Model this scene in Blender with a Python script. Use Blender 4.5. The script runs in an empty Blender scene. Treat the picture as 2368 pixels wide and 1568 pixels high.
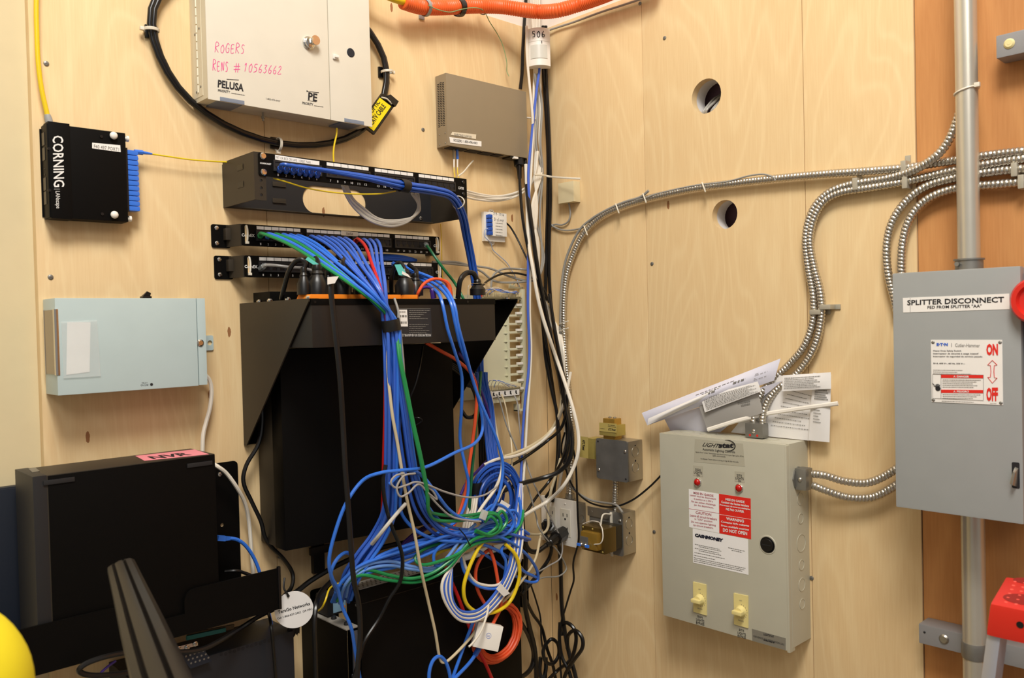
import bpy, bmesh, math, random
from math import sin, cos, pi, radians, hypot
from mathutils import Vector as V, Matrix
from mathutils.geometry import tessellate_polygon
random.seed(7)
S = bpy.context.scene
# ---------------------------------------------------------------- camera, light, exposure
# origin = the corner of the two plywood walls at eye height; x runs along the back wall, y into it, z up
F, CX, CY = 1944.67, 1184.0, 784.0
AX = ((0.72726524, -0.03135281, 0.68564004), (-0.68590586, 0.00299418, 0.72768412), (-0.02486787, -0.9995039, -0.01932751))
C0 = V((-1.5187992, -1.48797331, 0.00602681))
cam = bpy.data.cameras.new('camera'); co = bpy.data.objects.new('camera', cam); S.collection.objects.link(co); S.camera = co
cam.sensor_width = 36; cam.lens = F/2368*36; cam.clip_start = .02; cam.clip_end = 50
co.matrix_world = Matrix(((AX[0][0], -AX[0][1], -AX[0][2], C0.x), (AX[1][0], -AX[1][1], -AX[1][2], C0.y), (AX[2][0], -AX[2][1], -AX[2][2], C0.z), (0, 0, 0, 1)))
cam.dof.use_dof = True; cam.dof.focus_distance = 1.95; cam.dof.aperture_fstop = 9.0
S.view_settings.view_transform = 'Standard'; S.view_settings.look = 'None'; S.view_settings.gamma = 1; S.view_settings.use_curve_mapping = False
S.view_settings.exposure = 0.0
w = bpy.data.worlds.new('world'); S.world = w; w.use_nodes = True
w.node_tree.nodes['Background'].inputs[0].default_value = (1.0, .97, .95, 1); w.node_tree.nodes['Background'].inputs[1].default_value = .30
def area(n, loc, aim, sx, sy, p, col):
    l = bpy.data.lights.new(n, 'AREA'); l.shape = 'RECTANGLE'; l.size = sx; l.size_y = sy; l.energy = p; l.color = col
    o = bpy.data.objects.new(n, l); S.collection.objects.link(o); o.location = loc
    o.rotation_euler = (V(aim)-V(loc)).to_track_quat('-Z', 'Y').to_euler()
area('ceiling_light', (-1.55, -1.6, 2.05), (-.75, -.65, -.1), .75, .75, 69, (1, .965, .91))
area('ceiling_light', (-2.9, -3.2, 1.9), (-.9, -.9, -.2), 1.4, 1.0, 24, (1, .97, .93))

# ---------------------------------------------------------------- pixel of the photograph -> point on a plane of the room
def ray(px, py):
    a, b = (px-CX)/F, (py-CY)/F
    return V((AX[i][0]*a+AX[i][1]*b+AX[i][2] for i in range(3)))
def A(px, py, d=0.0):
    r = ray(px, py); t = (-d-C0.y)/r.y; p = C0+r*t; return p.x, p.z
def B(px, py, d=0.0):
    r = ray(px, py); t = (-d-C0.x)/r.x; p = C0+r*t; return -p.y, p.z
def WP(wall, px, py, d): return (A if wall == 'A' else B)(px, py, d)
def side(wall, px, py, u):          # on the plane of constant u: gives (v, d)
    r = ray(px, py)
    if wall == 'A': t = (u-C0.x)/r.x; p = C0+r*t; return p.z, -p.y
    t = (-u-C0.y)/r.y; p = C0+r*t; return p.z, -p.x
def D(px, py, z): return C0+ray(px, py)*z
def world(wall, u, v, d): return V((u, -d, v)) if wall == 'A' else V((-d, -u, v))
ROT = {'A': Matrix.Rotation(pi/2, 4, 'X'), 'B': Matrix.Rotation(-pi/2, 4, 'Z') @ Matrix.Rotation(pi/2, 4, 'X'), 'W': Matrix.Identity(4)}

# ---------------------------------------------------------------- materials
def lin(c):
    if isinstance(c, str): c = [int(c[i:i+2], 16) for i in (0, 2, 4)]
    return tuple(((x/255)/12.92 if x <= 10 else ((x/255+.055)/1.055)**2.4) for x in c)+(1,)
MC = {}
def mat(name, c, rough=.5, metal=0, bump=0, bs=300, var=0, spec=.5, alpha=1, trans=0):
    if name in MC: return MC[name]
    m = bpy.data.materials.new(name); m.use_nodes = True; nt = m.node_tree; N = nt.nodes; L = nt.links; b = N['Principled BSDF']
    b.inputs['Base Color'].default_value = lin(c); b.inputs['Roughness'].default_value = rough; b.inputs['Metallic'].default_value = metal
    b.inputs['Specular IOR Level'].default_value = spec; b.inputs['Alpha'].default_value = alpha; b.inputs['Transmission Weight'].default_value = trans
    tc = N.new('ShaderNodeTexCoord'); n = N.new('ShaderNodeTexNoise'); n.inputs['Scale'].default_value = bs; n.inputs['Detail'].default_value = 3
    L.new(tc.outputs['Object'], n.inputs['Vector'])
    if bump:
        bp = N.new('ShaderNodeBump'); bp.inputs['Strength'].default_value = bump; bp.inputs['Distance'].default_value = .001
        L.new(n.outputs['Fac'], bp.inputs['Height']); L.new(bp.outputs[0], b.inputs['Normal'])
    n2 = N.new('ShaderNodeTexNoise'); n2.inputs['Scale'].default_value = 25; L.new(tc.outputs['Object'], n2.inputs['Vector'])
    mr = N.new('ShaderNodeMapRange'); v = var or .04
    mr.inputs[3].default_value = 1-v; mr.inputs[4].default_value = 1+v; L.new(n2.outputs['Fac'], mr.inputs[0])
    mx = N.new('ShaderNodeMix'); mx.data_type = 'RGBA'; mx.blend_type = 'MULTIPLY'; mx.inputs[0].default_value = 1
    mx.inputs[6].default_value = lin(c); L.new(mr.outputs[0], mx.inputs[7]); L.new(mx.outputs[2], b.inputs['Base Color'])
    MC[name] = m; return m
def plywood(name, c1, c2, knot, kden=.5, stain=0, wl=9.0):
    m = bpy.data.materials.new(name); m.use_nodes = True; nt = m.node_tree; N = nt.nodes; L = nt.links; b = N['Principled BSDF']
    b.inputs['Roughness'].default_value = .55; b.inputs['Specular IOR Level'].default_value = .3
    tc = N.new('ShaderNodeTexCoord')
    def mp(s, src=None):
        q = N.new('ShaderNodeMapping'); q.inputs['Scale'].default_value = s; L.new(src or tc.outputs['Object'], q.inputs[0]); return q.outputs[0]
    def noise(s, sc, det=3, dist=0):
        q = N.new('ShaderNodeTexNoise'); q.inputs['Scale'].default_value = sc; q.inputs['Detail'].default_value = det; q.inputs['Distortion'].default_value = dist
        L.new(mp(s), q.inputs['Vector']); return q.outputs['Fac']
    def mth(op, a, bb=None, c=None):
        q = N.new('ShaderNodeMath'); q.operation = op
        for i, x in enumerate((a, bb, c)):
            if x is None: continue
            if isinstance(x, (int, float)): q.inputs[i].default_value = x
            else: L.new(x, q.inputs[i])
        return q.outputs[0]
    # contour rings of a stretched noise give the rotary-cut figure
    big = noise((1.6, .42, 1), 2.3, 2, .5)
    rings = mth('MULTIPLY_ADD', mth('SINE', mth('MULTIPLY', big, wl*14)), .5, .5)
    fine = noise((60, 3.0, 1), 5, 4)
    blot = noise((1, .5, 1), 2.2, 3)
    f = mth('ADD', mth('ADD', mth('MULTIPLY', mth('POWER', rings, 4), .16), mth('MULTIPLY', fine, .5)), mth('MULTIPLY', blot, .55))
    cr = N.new('ShaderNodeValToRGB'); L.new(f, cr.inputs[0]); cr.color_ramp.elements[0].position = .25; cr.color_ramp.elements[1].position = .95
    cr.color_ramp.elements[0].color = lin(c1); cr.color_ramp.elements[1].color = lin(c2)
    vo = N.new('ShaderNodeTexVoronoi'); vo.voronoi_dimensions = '2D'; vo.inputs['Scale'].default_value = 5.5; L.new(mp((1, .34, 1)), vo.inputs['Vector'])
    sep = N.new('ShaderNodeSeparateColor'); L.new(vo.outputs['Color'], sep.inputs[0])
    k = mth('MULTIPLY', mth('LESS_THAN', mth('ADD', vo.outputs['Distance'], mth('MULTIPLY', noise((200, 200, 1), 1, 2), .012)), .024), mth('LESS_THAN', sep.outputs[0], kden))
    mx = N.new('ShaderNodeMix'); mx.data_type = 'RGBA'; L.new(k, mx.inputs[0]); L.new(cr.outputs[0], mx.inputs[6]); mx.inputs[7].default_value = lin(knot); 
    L.new(mx.outputs[2], b.inputs['Base Color'])
    bp = N.new('ShaderNodeBump'); bp.inputs['Strength'].default_value = .08; bp.inputs['Distance'].default_value = .001; L.new(fine, bp.inputs['Height']); L.new(bp.outputs[0], b.inputs['Normal'])
    MC[name] = m; return m
BIRCH = plywood('birch_plywood', 'DBB987', 'EDD4A5', '9A6A44', .55)
FIR = plywood('fir_plywood', 'B87C48', 'D49A60', '7A3A1A', .6, wl=4)
DRYWALL = mat('drywall', 'D8C8A0', .8, bump=.1)
DRYPINK = mat('drywall_bare', 'E8DDD2', .85, bump=.1)
BLACK = mat('black_powder_coat', '080706', .5, bump=.05, bs=900, spec=.12)
BRBLACK = mat('brown_black_steel', '332C22', .5, bump=.08, bs=900, spec=.4)
BLK2 = mat('black_plastic', '0E0D0D', .35)
BLK3 = mat('black_rubber', '101010', .45, bump=.1, bs=500)
DKGREY = mat('dark_grey_plastic', '1E1E20', .5)
NAVY = mat('navy_black_steel', '141B28', .55, bump=.05)
WHITEP = mat('white_plastic', 'EDE7DC', .4)
WHITEE = mat('white_enamel', 'DED8C8', .35)
PAPER = mat('white_paper', 'F0EDEA', .7)
LABEL = mat('white_label', 'ECE9E3', .6)
TAUPE = mat('taupe_enamel', '8E7F67', .45, bump=.05, bs=800)
BLUEGR = mat('blue_grey_enamel', 'B9CACA', .4)
BEIGEBOX = mat('light_grey_enamel', 'BAB6A3', .35)
GREYBOX = mat('grey_enamel', '9B9E9D', .4)
GALV = mat('galvanised_steel', 'A8A49A', .32, metal=.85, bump=.1, bs=120, var=.12)
GALVD = mat('dull_zinc_steel', '8C8A84', .45, metal=.7, bump=.15, bs=90, var=.2)
BXM = mat('armoured_conduit_steel', 'C4BEB2', .28, metal=.9)
CHROME = mat('chrome', 'D8D4CC', .15, metal=1)
EMTM = mat('conduit_steel', 'CFC9BA', .33, metal=.65, var=.06)
GOLD = mat('olive_gold_zinc', 'B4A258', .38, metal=.45, var=.1)
GOLDD = mat('dark_brass_varnish', 'B08A3A', .25, metal=.5, var=.15)
IVORY = mat('ivory_plastic', 'E4D59A', .4)
BEIGE = mat('beige_plastic', 'D9CBA4', .45)
PALEG = mat('pale_olive_plastic', 'CFCBAE', .5)
RED = mat('red_plastic', 'D42A1E', .35)
REDL = mat('red_print', 'DE2416', .6)
REDJ = mat('red_jewel', 'B40C06', .08)
INK = mat('black_ink', '17161A', .7)
INKG = mat('grey_ink', '77746E', .7)
PINK = mat('pink_marker', 'E03C8C', .7)
REDINK = mat('dark_red_ink', 'B0505A', .7)
WINK = mat('white_ink', 'E8E6E2', .6)
BLUEINK = mat('blue_ink', '2A60C8', .6)
PINKL = mat('pink_label', 'F0909A', .6)
YEL = mat('yellow_jacket', 'E8C818', .35)
YELL = mat('yellow_print', 'F2DC10', .5)
ORG = mat('orange_conduit', 'F0662A', .4)
ORC = mat('orange_jacket', 'E2552A', .4)
ORO = mat('orange_outlet', 'F58A22', .4)
CBLUE = mat('blue_jacket', '3574DC', .3)
CDBLUE = mat('deep_blue_jacket', '2355B4', .35)
CGREEN = mat('green_jacket', '1E8A4C', .32)
CDGREEN = mat('dark_green_jacket', '14683E', .32)
CRED = mat('red_jacket', 'C41E1E', .35)
CWHITE = mat('white_jacket', 'E6DECE', .35)
CGREY = mat('grey_jacket', '96938C', .4)
CCREAM = mat('cream_jacket', 'D8C8A4', .4)
CBLACK = mat('black_jacket', '100F0F', .3)
CPURP = mat('purple_jacket', '4A2E86', .35)
CLEAR = mat('clear_plastic', 'E6EEEE', .12, alpha=.25)
TIE = mat('nylon_tie', 'E0D8C6', .4)
CYAN = mat('cyan_label', '5FC8C0', .5)
TEAL = mat('teal_plastic', '2E8C8C', .5)
CONCRETE = mat('grey_floor', '8C8880', .8, bump=.2)
CEIL = mat('white_ceiling', 'E6E2DA', .85)

# ---------------------------------------------------------------- mesh building
class MB:
    def __init__(s): s.v = []; s.f = []
    def add(s, vs, fs):
        k = len(s.v); s.v += [tuple(x) for x in vs]; s.f += [tuple(i+k for i in f) for f in fs]; return s
    def bm(s, b):
        b.verts.index_update(); s.add([v.co for v in b.verts], [[v.index for v in f.verts] for f in b.faces]); b.free(); return s
    def hexa(s, p, bev=0):          # p: 4 bottom pts + 4 top pts
        b = bmesh.new(); q = [b.verts.new(x) for x in p]
        for f in ((3, 2, 1, 0), (4, 5, 6, 7), (0, 1, 5, 4), (1, 2, 6, 5), (2, 3, 7, 6), (3, 0, 4, 7)): b.faces.new([q[i] for i in f])
        if bev: bmesh.ops.bevel(b, geom=b.edges[:], offset=bev, segments=2, profile=.7, affect='EDGES')
        bmesh.ops.recalc_face_normals(b, faces=b.faces); return s.bm(b)
    def box(s, u0, u1, v0, v1, d0, d1, bev=0):
        if u1 < u0: u0, u1 = u1, u0
        if v1 < v0: v0, v1 = v1, v0
        bev = min(bev, .45*min(u1-u0, v1-v0, d1-d0))
        return s.hexa([(u0, v0, d0), (u1, v0, d0), (u1, v1, d0), (u0, v1, d0), (u0, v0, d1), (u1, v0, d1), (u1, v1, d1), (u0, v1, d1)], bev)
    def cyl(s, a, b, r, r2=None, n=20): return s.lathe(a, V(b)-V(a), [(r, 0), (r if r2 is None else r2, 1)], n, True)
    def lathe(s, o, ax, prof, n=20, unit=False, cap=True):
        o = V(o); ax = V(ax); L = ax.length if unit else 1; z = ax.normalized()
        x = z.orthogonal().normalized(); y = z.cross(x); vs = []; fs = []
        for r, h in prof:
            for i in range(n):
                a = 2*pi*i/n; vs.append(o+z*(h*L)+(x*cos(a)+y*sin(a))*r)
        m = len(prof)
        for j in range(m-1):
            for i in range(n):
                k = (i+1) % n; fs.append((j*n+i, j*n+k, (j+1)*n+k, (j+1)*n+i))
        if cap: fs.append(tuple(range(n))[::-1]); fs.append(tuple((m-1)*n+i for i in range(n)))
        return s.add(vs, fs)
    def dome(s, o, ax, r, h, n=18, k=5): return s.lathe(o, ax, [(r*cos(i*pi/2/k)+1e-5, h*sin(i*pi/2/k)) for i in range(k+1)], n)
    def tube(s, P, r, n=8, closed=False, flat=None, ridge=None):
        P = [V(p) for p in P]; m = len(P); vs = []; fs = []
        T = [((P[(i+1) % m]-P[i-1]) if closed else (P[min(i+1, m-1)]-P[max(i-1, 0)])).normalized() for i in range(m)]
        x = T[0].orthogonal().normalized()
        if flat: x = (V(flat)-T[0]*V(flat).dot(T[0])).normalized()
        L = 0
        for i in range(m):
            if i: L += (P[i]-P[i-1]).length
            x = (x-T[i]*x.dot(T[i])).normalized(); y = T[i].cross(x)
            ri = r[i] if isinstance(r, (list, tuple)) else r
            for j in range(n):
                a = 2*pi*j/n; rr = ri
                if ridge:
                    pit, amp, hel = ridge; ph = (L/pit+(j/n if hel else 0)) % 1
                    rr = ri*(1-amp*(abs(2*ph-1)**3))
                vs.append(P[i]+x*cos(a)*rr+y*sin(a)*rr*(.42 if flat else 1))
        for i in range(m if closed else m-1):
            for j in range(n):
                k = (j+1) % n; i2 = (i+1) % m; fs.append((i*n+j, i*n+k, i2*n+k, i2*n+j))
        if not closed: fs.append(tuple(range(n))[::-1]); fs.append(tuple((m-1)*n+j for j in range(n)))
        return s.add(vs, fs)
    def plate(s, loops, fn, t0, t1):  # loops: outer, holes... 2-D; fn(a,b,t)->3-D
        tri = tessellate_polygon([[V((a, b, 0)) for a, b in lp] for lp in loops]); fl = [p for lp in loops for p in lp]; n = len(fl)
        vs = [fn(a, b, t0) for a, b in fl]+[fn(a, b, t1) for a, b in fl]
        fs = [tuple(t) for t in tri]+[tuple(i+n for i in t[::-1]) for t in tri]; k = 0
        for lp in loops:
            c = len(lp)
            for i in range(c): j = (i+1) % c; fs.append((k+i, k+j, k+j+n, k+i+n))
            k += c
        b = bmesh.new(); q = [b.verts.new(x) for x in vs]
        for f in fs:
            try: b.faces.new([q[i] for i in f])
            except ValueError: pass
        bmesh.ops.recalc_face_normals(b, faces=b.faces); return s.bm(b)
    def poly(s, pts, d0, d1, holes=()): return s.plate([pts]+list(holes), lambda a, b, t: (a, b, t), d0, d1)
    def text(s, body, O, X, Y, d, bold=0, shear=0, eps=.0004, mirror=False, thick=None):
        """fit the lettering in the parallelogram with corners O (bottom left), X (bottom right), Y (top left)"""
        key = (body, bold, shear)
        if key not in TC:
            c = bpy.data.curves.new('t', 'FONT'); c.body = body; c.offset = bold; c.shear = shear; c.resolution_u = 2; c.fill_mode = 'FRONT'
            o = bpy.data.objects.new('t', c); me = bpy.data.meshes.new_from_object(o)
            vs = [tuple(v.co) for v in me.vertices]; fs = [tuple(p.vertices) for p in me.polygons]
            bpy.data.objects.remove(o); bpy.data.curves.remove(c); bpy.data.meshes.remove(me); TC[key] = (vs, fs)
        vs, fs = TC[key]
        if not vs: return s
        x0 = min(v[0] for v in vs); x1 = max(v[0] for v in vs); y0 = min(v[1] for v in vs); y1 = max(v[1] for v in vs)
        out = []
        for v in vs:
            a = (v[0]-x0)/(x1-x0); b = (v[1]-y0)/(y1-y0)
            out.append((O[0]+a*(X[0]-O[0])+b*(Y[0]-O[0]), O[1]+a*(X[1]-O[1])+b*(Y[1]-O[1]), d+eps))
        return s.add(out, fs)
    def textpx(s, wall, body, O, X, Y, d, **k):
        return s.text(body, WP(wall, *O, d), WP(wall, *X, d), WP(wall, *Y, d), d, **k)
    def scrib(s, wall, rows, d, seed=1, h=.55):   # rows of illegible small print: each (left px, right px, height px)
        R = random.Random(seed)
        for (a, b, hp) in rows:
            L = hypot(b[0]-a[0], b[1]-a[1]); x = 0
            while x < L:
                w_ = R.uniform(.5, 2.2)*hp; w_ = min(w_, L-x)
                p = [(a[0]+(b[0]-a[0])*t/L, a[1]+(b[1]-a[1])*t/L) for t in (x, x+w_)]
                q = [WP(wall, *p[0], d), WP(wall, *p[1], d), WP(wall, p[1][0], p[1][1]-hp*h, d), WP(wall, p[0][0], p[0][1]-hp*h, d)]
                s.add([(c[0], c[1], d+.0004) for c in q], [(0, 1, 2, 3)]); x += w_+hp*.35
        return s
    def quadpx(s, wall, q, d, t=.0003):
        p = [WP(wall, *c, d) for c in q]
        return s.hexa([(c[0], c[1], d) for c in p]+[(c[0], c[1], d+t) for c in p])
TC = {}
COL = S.collection
def link(name, mb, m, parent=None, off=(0, 0, 0), label=None):
    me = bpy.data.meshes.new(name); o3 = V(off); me.from_pydata([tuple(V(v)-o3) for v in mb.v], [], mb.f); me.materials.append(m)
    me.polygons.foreach_set('use_smooth', [True]*len(me.polygons)); me.update(); me.set_sharp_from_angle(angle=.6)
    o = bpy.data.objects.new(name, me); COL.objects.link(o)
    if parent: o.parent = parent
    if label: o['label'] = label
    return o
def tag(o, label, cat, group=None, kind=None):
    if label: o['label'] = label
    if cat: o['category'] = cat
    if group: o['group'] = group
    if kind: o['kind'] = kind
    return o
class T:                                 # a thing on a wall: parts are given in (u right, v up, d out of the wall)
    def __init__(s, name, label, cat, wall, u, v, group=None, d=0):
        s.w = wall; s.off = V((u, v, d)); o = bpy.data.objects.new(name, None); COL.objects.link(o); o.empty_display_size = .02
        s.o = o; o.matrix_world = Matrix.Translation(world(wall, u, v, d)) @ ROT[wall]; tag(o, label, cat, group)
    def add(s, name, mb, m, parent=None, label=None): return link(name, mb, m, parent or s.o, s.off, label)
    def box(s, name, *a, m=None, parent=None, label=None): return s.add(name, MB().box(*a), m, parent, label)
def solo(name, mb, m, label, cat, wall='W', origin=None, group=None):   # a thing that is one mesh, points in wall coordinates
    o3 = V(origin) if origin else V(mb.v[0])
    o = link(name, mb, m, None, o3)
    o.matrix_world = Matrix.Translation(o3 if wall == 'W' else world(wall, *o3)) @ ROT[wall]
    return tag(o, label, cat, group)
def spline(P, per=6, closed=False):
    P = [V(p) for p in P]; n = len(P); out = []
    for i in range(n if closed else n-1):
        if closed: a, b, c, d = P[i-1], P[i], P[(i+1) % n], P[(i+2) % n]
        else:
            b, c = P[i], P[i+1]; a = P[i-1] if i else b*2-c; d = P[i+2] if i+2 < n else c*2-b
        for k in range(per):
            t = k/per; t2 = t*t; t3 = t2*t
            out.append(.5*((2*b)+(c-a)*t+(2*a-5*b+4*c-d)*t2+(3*b-a-3*c+d)*t3))
    if not closed: out.append(P[-1])
    return out
def resample(P, step):
    out = [P[0]]; acc = 0
    for i in range(1, len(P)):
        a, b = P[i-1], P[i]; L = (b-a).length; t = step-acc
        while t <= L: out.append(a+(b-a)*(t/L)); t += step
        acc = L-(t-step)
    return out
def pts(P, d=None, wall='A'):            # [(px,py,d[,'B'])] -> world
    out = []
    for p in P:
        w_ = p[3] if len(p) > 3 else wall; dd = p[2] if len(p) > 2 else d
        u, v = WP(w_, p[0], p[1], dd); out.append(world(w_, u, v, dd))
    return out
def cable(name, label, P, r, m, cat='cable', group=None, wall='A', d=.02, per=6, n=8, flat=None):
    Q = spline(pts(P, d, wall), per); mb = MB().tube(Q, r, n, flat=flat)
    return solo(name, mb, m, label, cat, 'W', Q[0], group), Q
def tw(wall, P): return [V((p[0], p[2], -p[1])) if wall == 'A' else V((-p[1], p[2], -p[0])) for p in P]
def avg(*x): return sum(x)/len(x)
def circ(cu, cv, r, n=28, ry=None): return [(cu+r*cos(2*pi*i/n), cv+(ry or r)*sin(2*pi*i/n)) for i in range(n)]
def rrect(u0, u1, v0, v1, r, k=5):
    out = []
    for cx_, cy_, a0 in ((u1-r, v1-r, 0), (u0+r, v1-r, pi/2), (u0+r, v0+r, pi), (u1-r, v0+r, 3*pi/2)):
        out += [(cx_+r*cos(a0+pi/2*i/k), cy_+r*sin(a0+pi/2*i/k)) for i in range(k+1)]
    return out
# hand-drawn letters, strokes in a 0..1 box
HAND = {'R': [[(0, 0), (.08, 1), (.6, .95), (.7, .7), (.1, .5), (.75, 0)]], 'O': [[(.5, .8), (.1, .5), (.2, .05), (.6, 0), (.8, .4), (.5, .8)]],
 'G': [[(.8, .8), (.4, .95), (.05, .5), (.25, .05), (.7, .1), (.75, .45), (.45, .45)]], 'E': [[(.7, .85), (.1, .8), (.12, 0), (.75, .03)], [(.1, .42), (.6, .45)]],
 'S': [[(.75, .8), (.35, .9), (.15, .65), (.6, .35), (.5, .05), (.1, 0)]], 'N': [[(.08, 0), (.12, .85), (.6, .05), (.75, .9)]], '#': [[(.3, 0), (.4, 1)], [(.65, 0), (.75, 1)], [(0, .65), (1, .7)], [(0, .3), (1, .36)]],
 '1': [[(.2, .75), (.5, 1), (.42, 0)]], '0': [[(.5, 1), (.12, .6), (.25, .05), (.65, .05), (.8, .6), (.5, 1)]], '5': [[(.8, 1), (.25, .97), (.2, .6), (.65, .55), (.7, .15), (.1, 0)]],
 '6': [[(.6, 1), (.2, .55), (.2, .1), (.6, 0), (.75, .35), (.25, .42)]], '3': [[(.15, .95), (.7, .95), (.35, .58), (.75, .35), (.45, 0), (.08, .1)]], '2': [[(.15, .8), (.5, 1), (.7, .7), (.1, .02), (.95, .05)]],
 '7': [[(.1, .95), (.8, 1), (.4, 0)]], '9': [[(.75, .75), (.35, .6), (.15, .85), (.5, 1), (.75, .8), (.6, 0)]], '-': [[(.2, .5), (.8, .52)]], '4': [[(.3, 1), (.1, .5), (.8, .5)], [(.65, .8), (.6, 0)]],
 'D': [[(.1, 0), (.15, 1), (.7, .7), (.6, .15), (.1, 0)]], 'r': [[(.2, 0), (.25, .55), (.6, .55)]], 'y': [[(.15, .55), (.4, .15)], [(.75, .55), (.2, -.35)]], 'L': [[(.2, 1), (.15, 0), (.7, .02)]], 'o': [[(.45, .5), (.15, .25), (.45, 0), (.7, .25), (.45, .5)]], 'p': [[(.2, .5), (.15, -.35)], [(.2, .45), (.65, .45), (.6, .05), (.2, .05)]],
 'I': [[(.5, 1), (.5, 0)]], ' ': []}
def hand(wall, body, O, X, Y, d, r, mb=None):
    mb = mb or MB(); n = len(body); o, x, y = WP(wall, *O, d), WP(wall, *X, d), WP(wall, *Y, d)
    for i, ch in enumerate(body):
        for st in HAND[ch]:
            q = [((i+a*.85)/n, b) for a, b in st]
            P = [(o[0]+a*(x[0]-o[0])+b*(y[0]-o[0]), o[1]+a*(x[1]-o[1])+b*(y[1]-o[1]), d) for a, b in q]
            mb.tube(spline(P, 4) if len(P) > 2 else P, r, 5)
    mb.v = [(a, b, d+.0002+(c-d)*.15) for a, b, c in mb.v]
    return mb
# ---------------------------------------------------------------- the room
def struct(name, mb, m, wall='W'):
    o = solo(name, mb, m, None, None, wall, (0, 0, 0)); o['kind'] = 'structure'; return o
FLOOR, TOP = -1.7, 2.3
struct('floor', MB().box(-4.5, .3, -4.5, .3, FLOOR-.05, FLOOR), CONCRETE)
struct('ceiling', MB().box(-4.5, .3, -4.5, .3, TOP, TOP+.05), CEIL)
PLY = .735
# back wall: drywall behind, plywood sheets on its face (face at d = 0)
struct('wall_back', MB().box(-4.5, .05, FLOOR, TOP, -.12, -.018), DRYWALL, 'A')
uL = A(88, 700)[0]
sheets = MB(); xs = [uL, A(620, 600)[0], A(1262, 700)[0]]
for a, b in zip(xs, xs[1:]): sheets.box(a+.0006, min(b-.0006, -.0005), FLOOR, PLY, -.018, 0, .0006)
struct('wall_back_sheathing', sheets, BIRCH, 'A')
# right wall: birch sheets with two round holes, a reddish fir sheet further right
struct('wall_right', MB().box(-.05, 4.5, FLOOR, TOP, -.30, -.16).box(-.05, .40, FLOOR, TOP, -.16, -.018).box(.60, 4.5, FLOOR, TOP, -.16, -.018), DRYWALL, 'B')
su = [0, B(1498, 700)[0], B(1862, 450)[0], B(2123, 700)[0], 4.0]
h1 = (avg(B(1601, 221)[0], B(1666, 221)[0]), avg(B(1634, 182)[1], B(1634, 262)[1]), .036)
h2 = (avg(B(1648, 496)[0], B(1704, 496)[0]), avg(B(1676, 462)[1], B(1676, 530)[1]), .030)
sb = MB(); sb.box(.0005, su[1]-.0006, FLOOR, PLY, -.018, 0, .0006)
sb.poly([(su[1]+.0006, FLOOR), (su[2]-.0006, FLOOR), (su[2]-.0006, PLY), (su[1]+.0006, PLY)], -.018, 0, [circ(*h1), circ(*h2)])
sb.box(su[2]+.0006, su[3]-.0008, FLOOR, PLY+.5, -.018, 0, .0006)
struct('wall_right_sheathing', sb, BIRCH, 'B')
struct('wall_right_fir_sheathing', MB().box(su[3]+.0008, su[4], FLOOR, PLY+.6, -.018, -.003, .0006), FIR, 'B')
# drywall ring and wires behind each hole
gy = mat('torn_drywall', 'D9D4D0', .9, bump=.4, bs=200); dk = mat('dark_cavity', '8A6A74', .9)
for k, (hu, hv, hr) in enumerate((h1, h2)):
    struct('trim_%d' % (k+1), MB().plate([circ(hu, hv, hr+.03), circ(hu, hv, hr+.001)], lambda a, b, t: (a, b, t), -.05, -.0185), gy, 'B')
struct('trim_3', MB().box(.40, .60, -.1, .62, -.16, -.085), dk, 'B')
for k in range(9):
    a = h1[0]-.03+k*.0075; P = [(a, h1[1]-.04, -.03), (a+.006, h1[1]-.026, -.022+.004*(k % 3)), (a+.016+.004*(k % 2), h1[1]+.002, -.045), (a+.024, h1[1]+.03, -.075), (a+.026, h1[1]+.12, -.08)]
    solo('grey_cable', MB().tube(spline(P), .0024, 7), CGREY, 'grey wire filling the upper round hole in the right plywood wall', 'cable', 'B', P[0], 'grey wires inside the upper round hole')
for k in range(3):
    a = h2[0]+.004+k*.009; P = [(a, h2[1]-.04, -.04), (a+.01, h2[1]-.004, -.06), (a+.014, h2[1]+.05, -.08)]
    solo('grey_cable', MB().tube(spline(P), .0024, 7), CGREY, 'grey wire in the lower round hole in the right plywood wall', 'cable', 'B', P[0], 'grey wires inside the lower round hole')
# white skirting-like lip where the plywood stops under the drywall, bare paper above
struct('wall_back_upper', MB().box(xs[0], -.0005, PLY+.001, TOP, -.018, -.008), DRYPINK, 'A')
struct('wall_right_upper', MB().box(.0005, su[2], PLY+.001, TOP, -.018, -.008), DRYPINK, 'B')

# ---------------------------------------------------------------- screws in the plywood
SCR = {'A': [(107, 147), (117, 641), (1197, 653), (647, 1287), (978, 300), (1212, 1040)], 'B': [(1537, 88), (1508, 610), (1513, 1230), (1877, 1337), (1480, 8)]}
def screw_mb(u, v, d=0, r=.004):
    mb = MB().lathe((u, v, d), (0, 0, 1), [(r*1.1, 0), (r, .0012), (r*.6, .002)], 14)
    return mb.box(u-r*.7, u+r*.7, v-r*.12, v+r*.12, d+.0018, d+.0024).box(u-r*.12, u+r*.12, v-r*.7, v+r*.7, d+.0018, d+.0024)
SL = {(107, 147): 'zinc screw in the plywood beside the thick yellow cable', (117, 641): 'zinc screw just above the pale blue-grey cabinet', (1197, 653): 'zinc screw above the telephone block near the corner', (647, 1287): 'zinc screw low left of the tall black enclosure', (978, 300): 'zinc screw left of the taupe network box', (1212, 1040): 'zinc screw low in the corner behind the hanging cables',
 (1537, 88): 'round screw left of the upper hole, high on the right wall', (1508, 610): 'screw on the plywood seam left of the lower hole', (1513, 1230): 'screw just left of the lighting control panel', (1877, 1337): 'screw just right of the lighting control panel', (1480, 8): 'screw at the top edge of the right plywood wall'}
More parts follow.
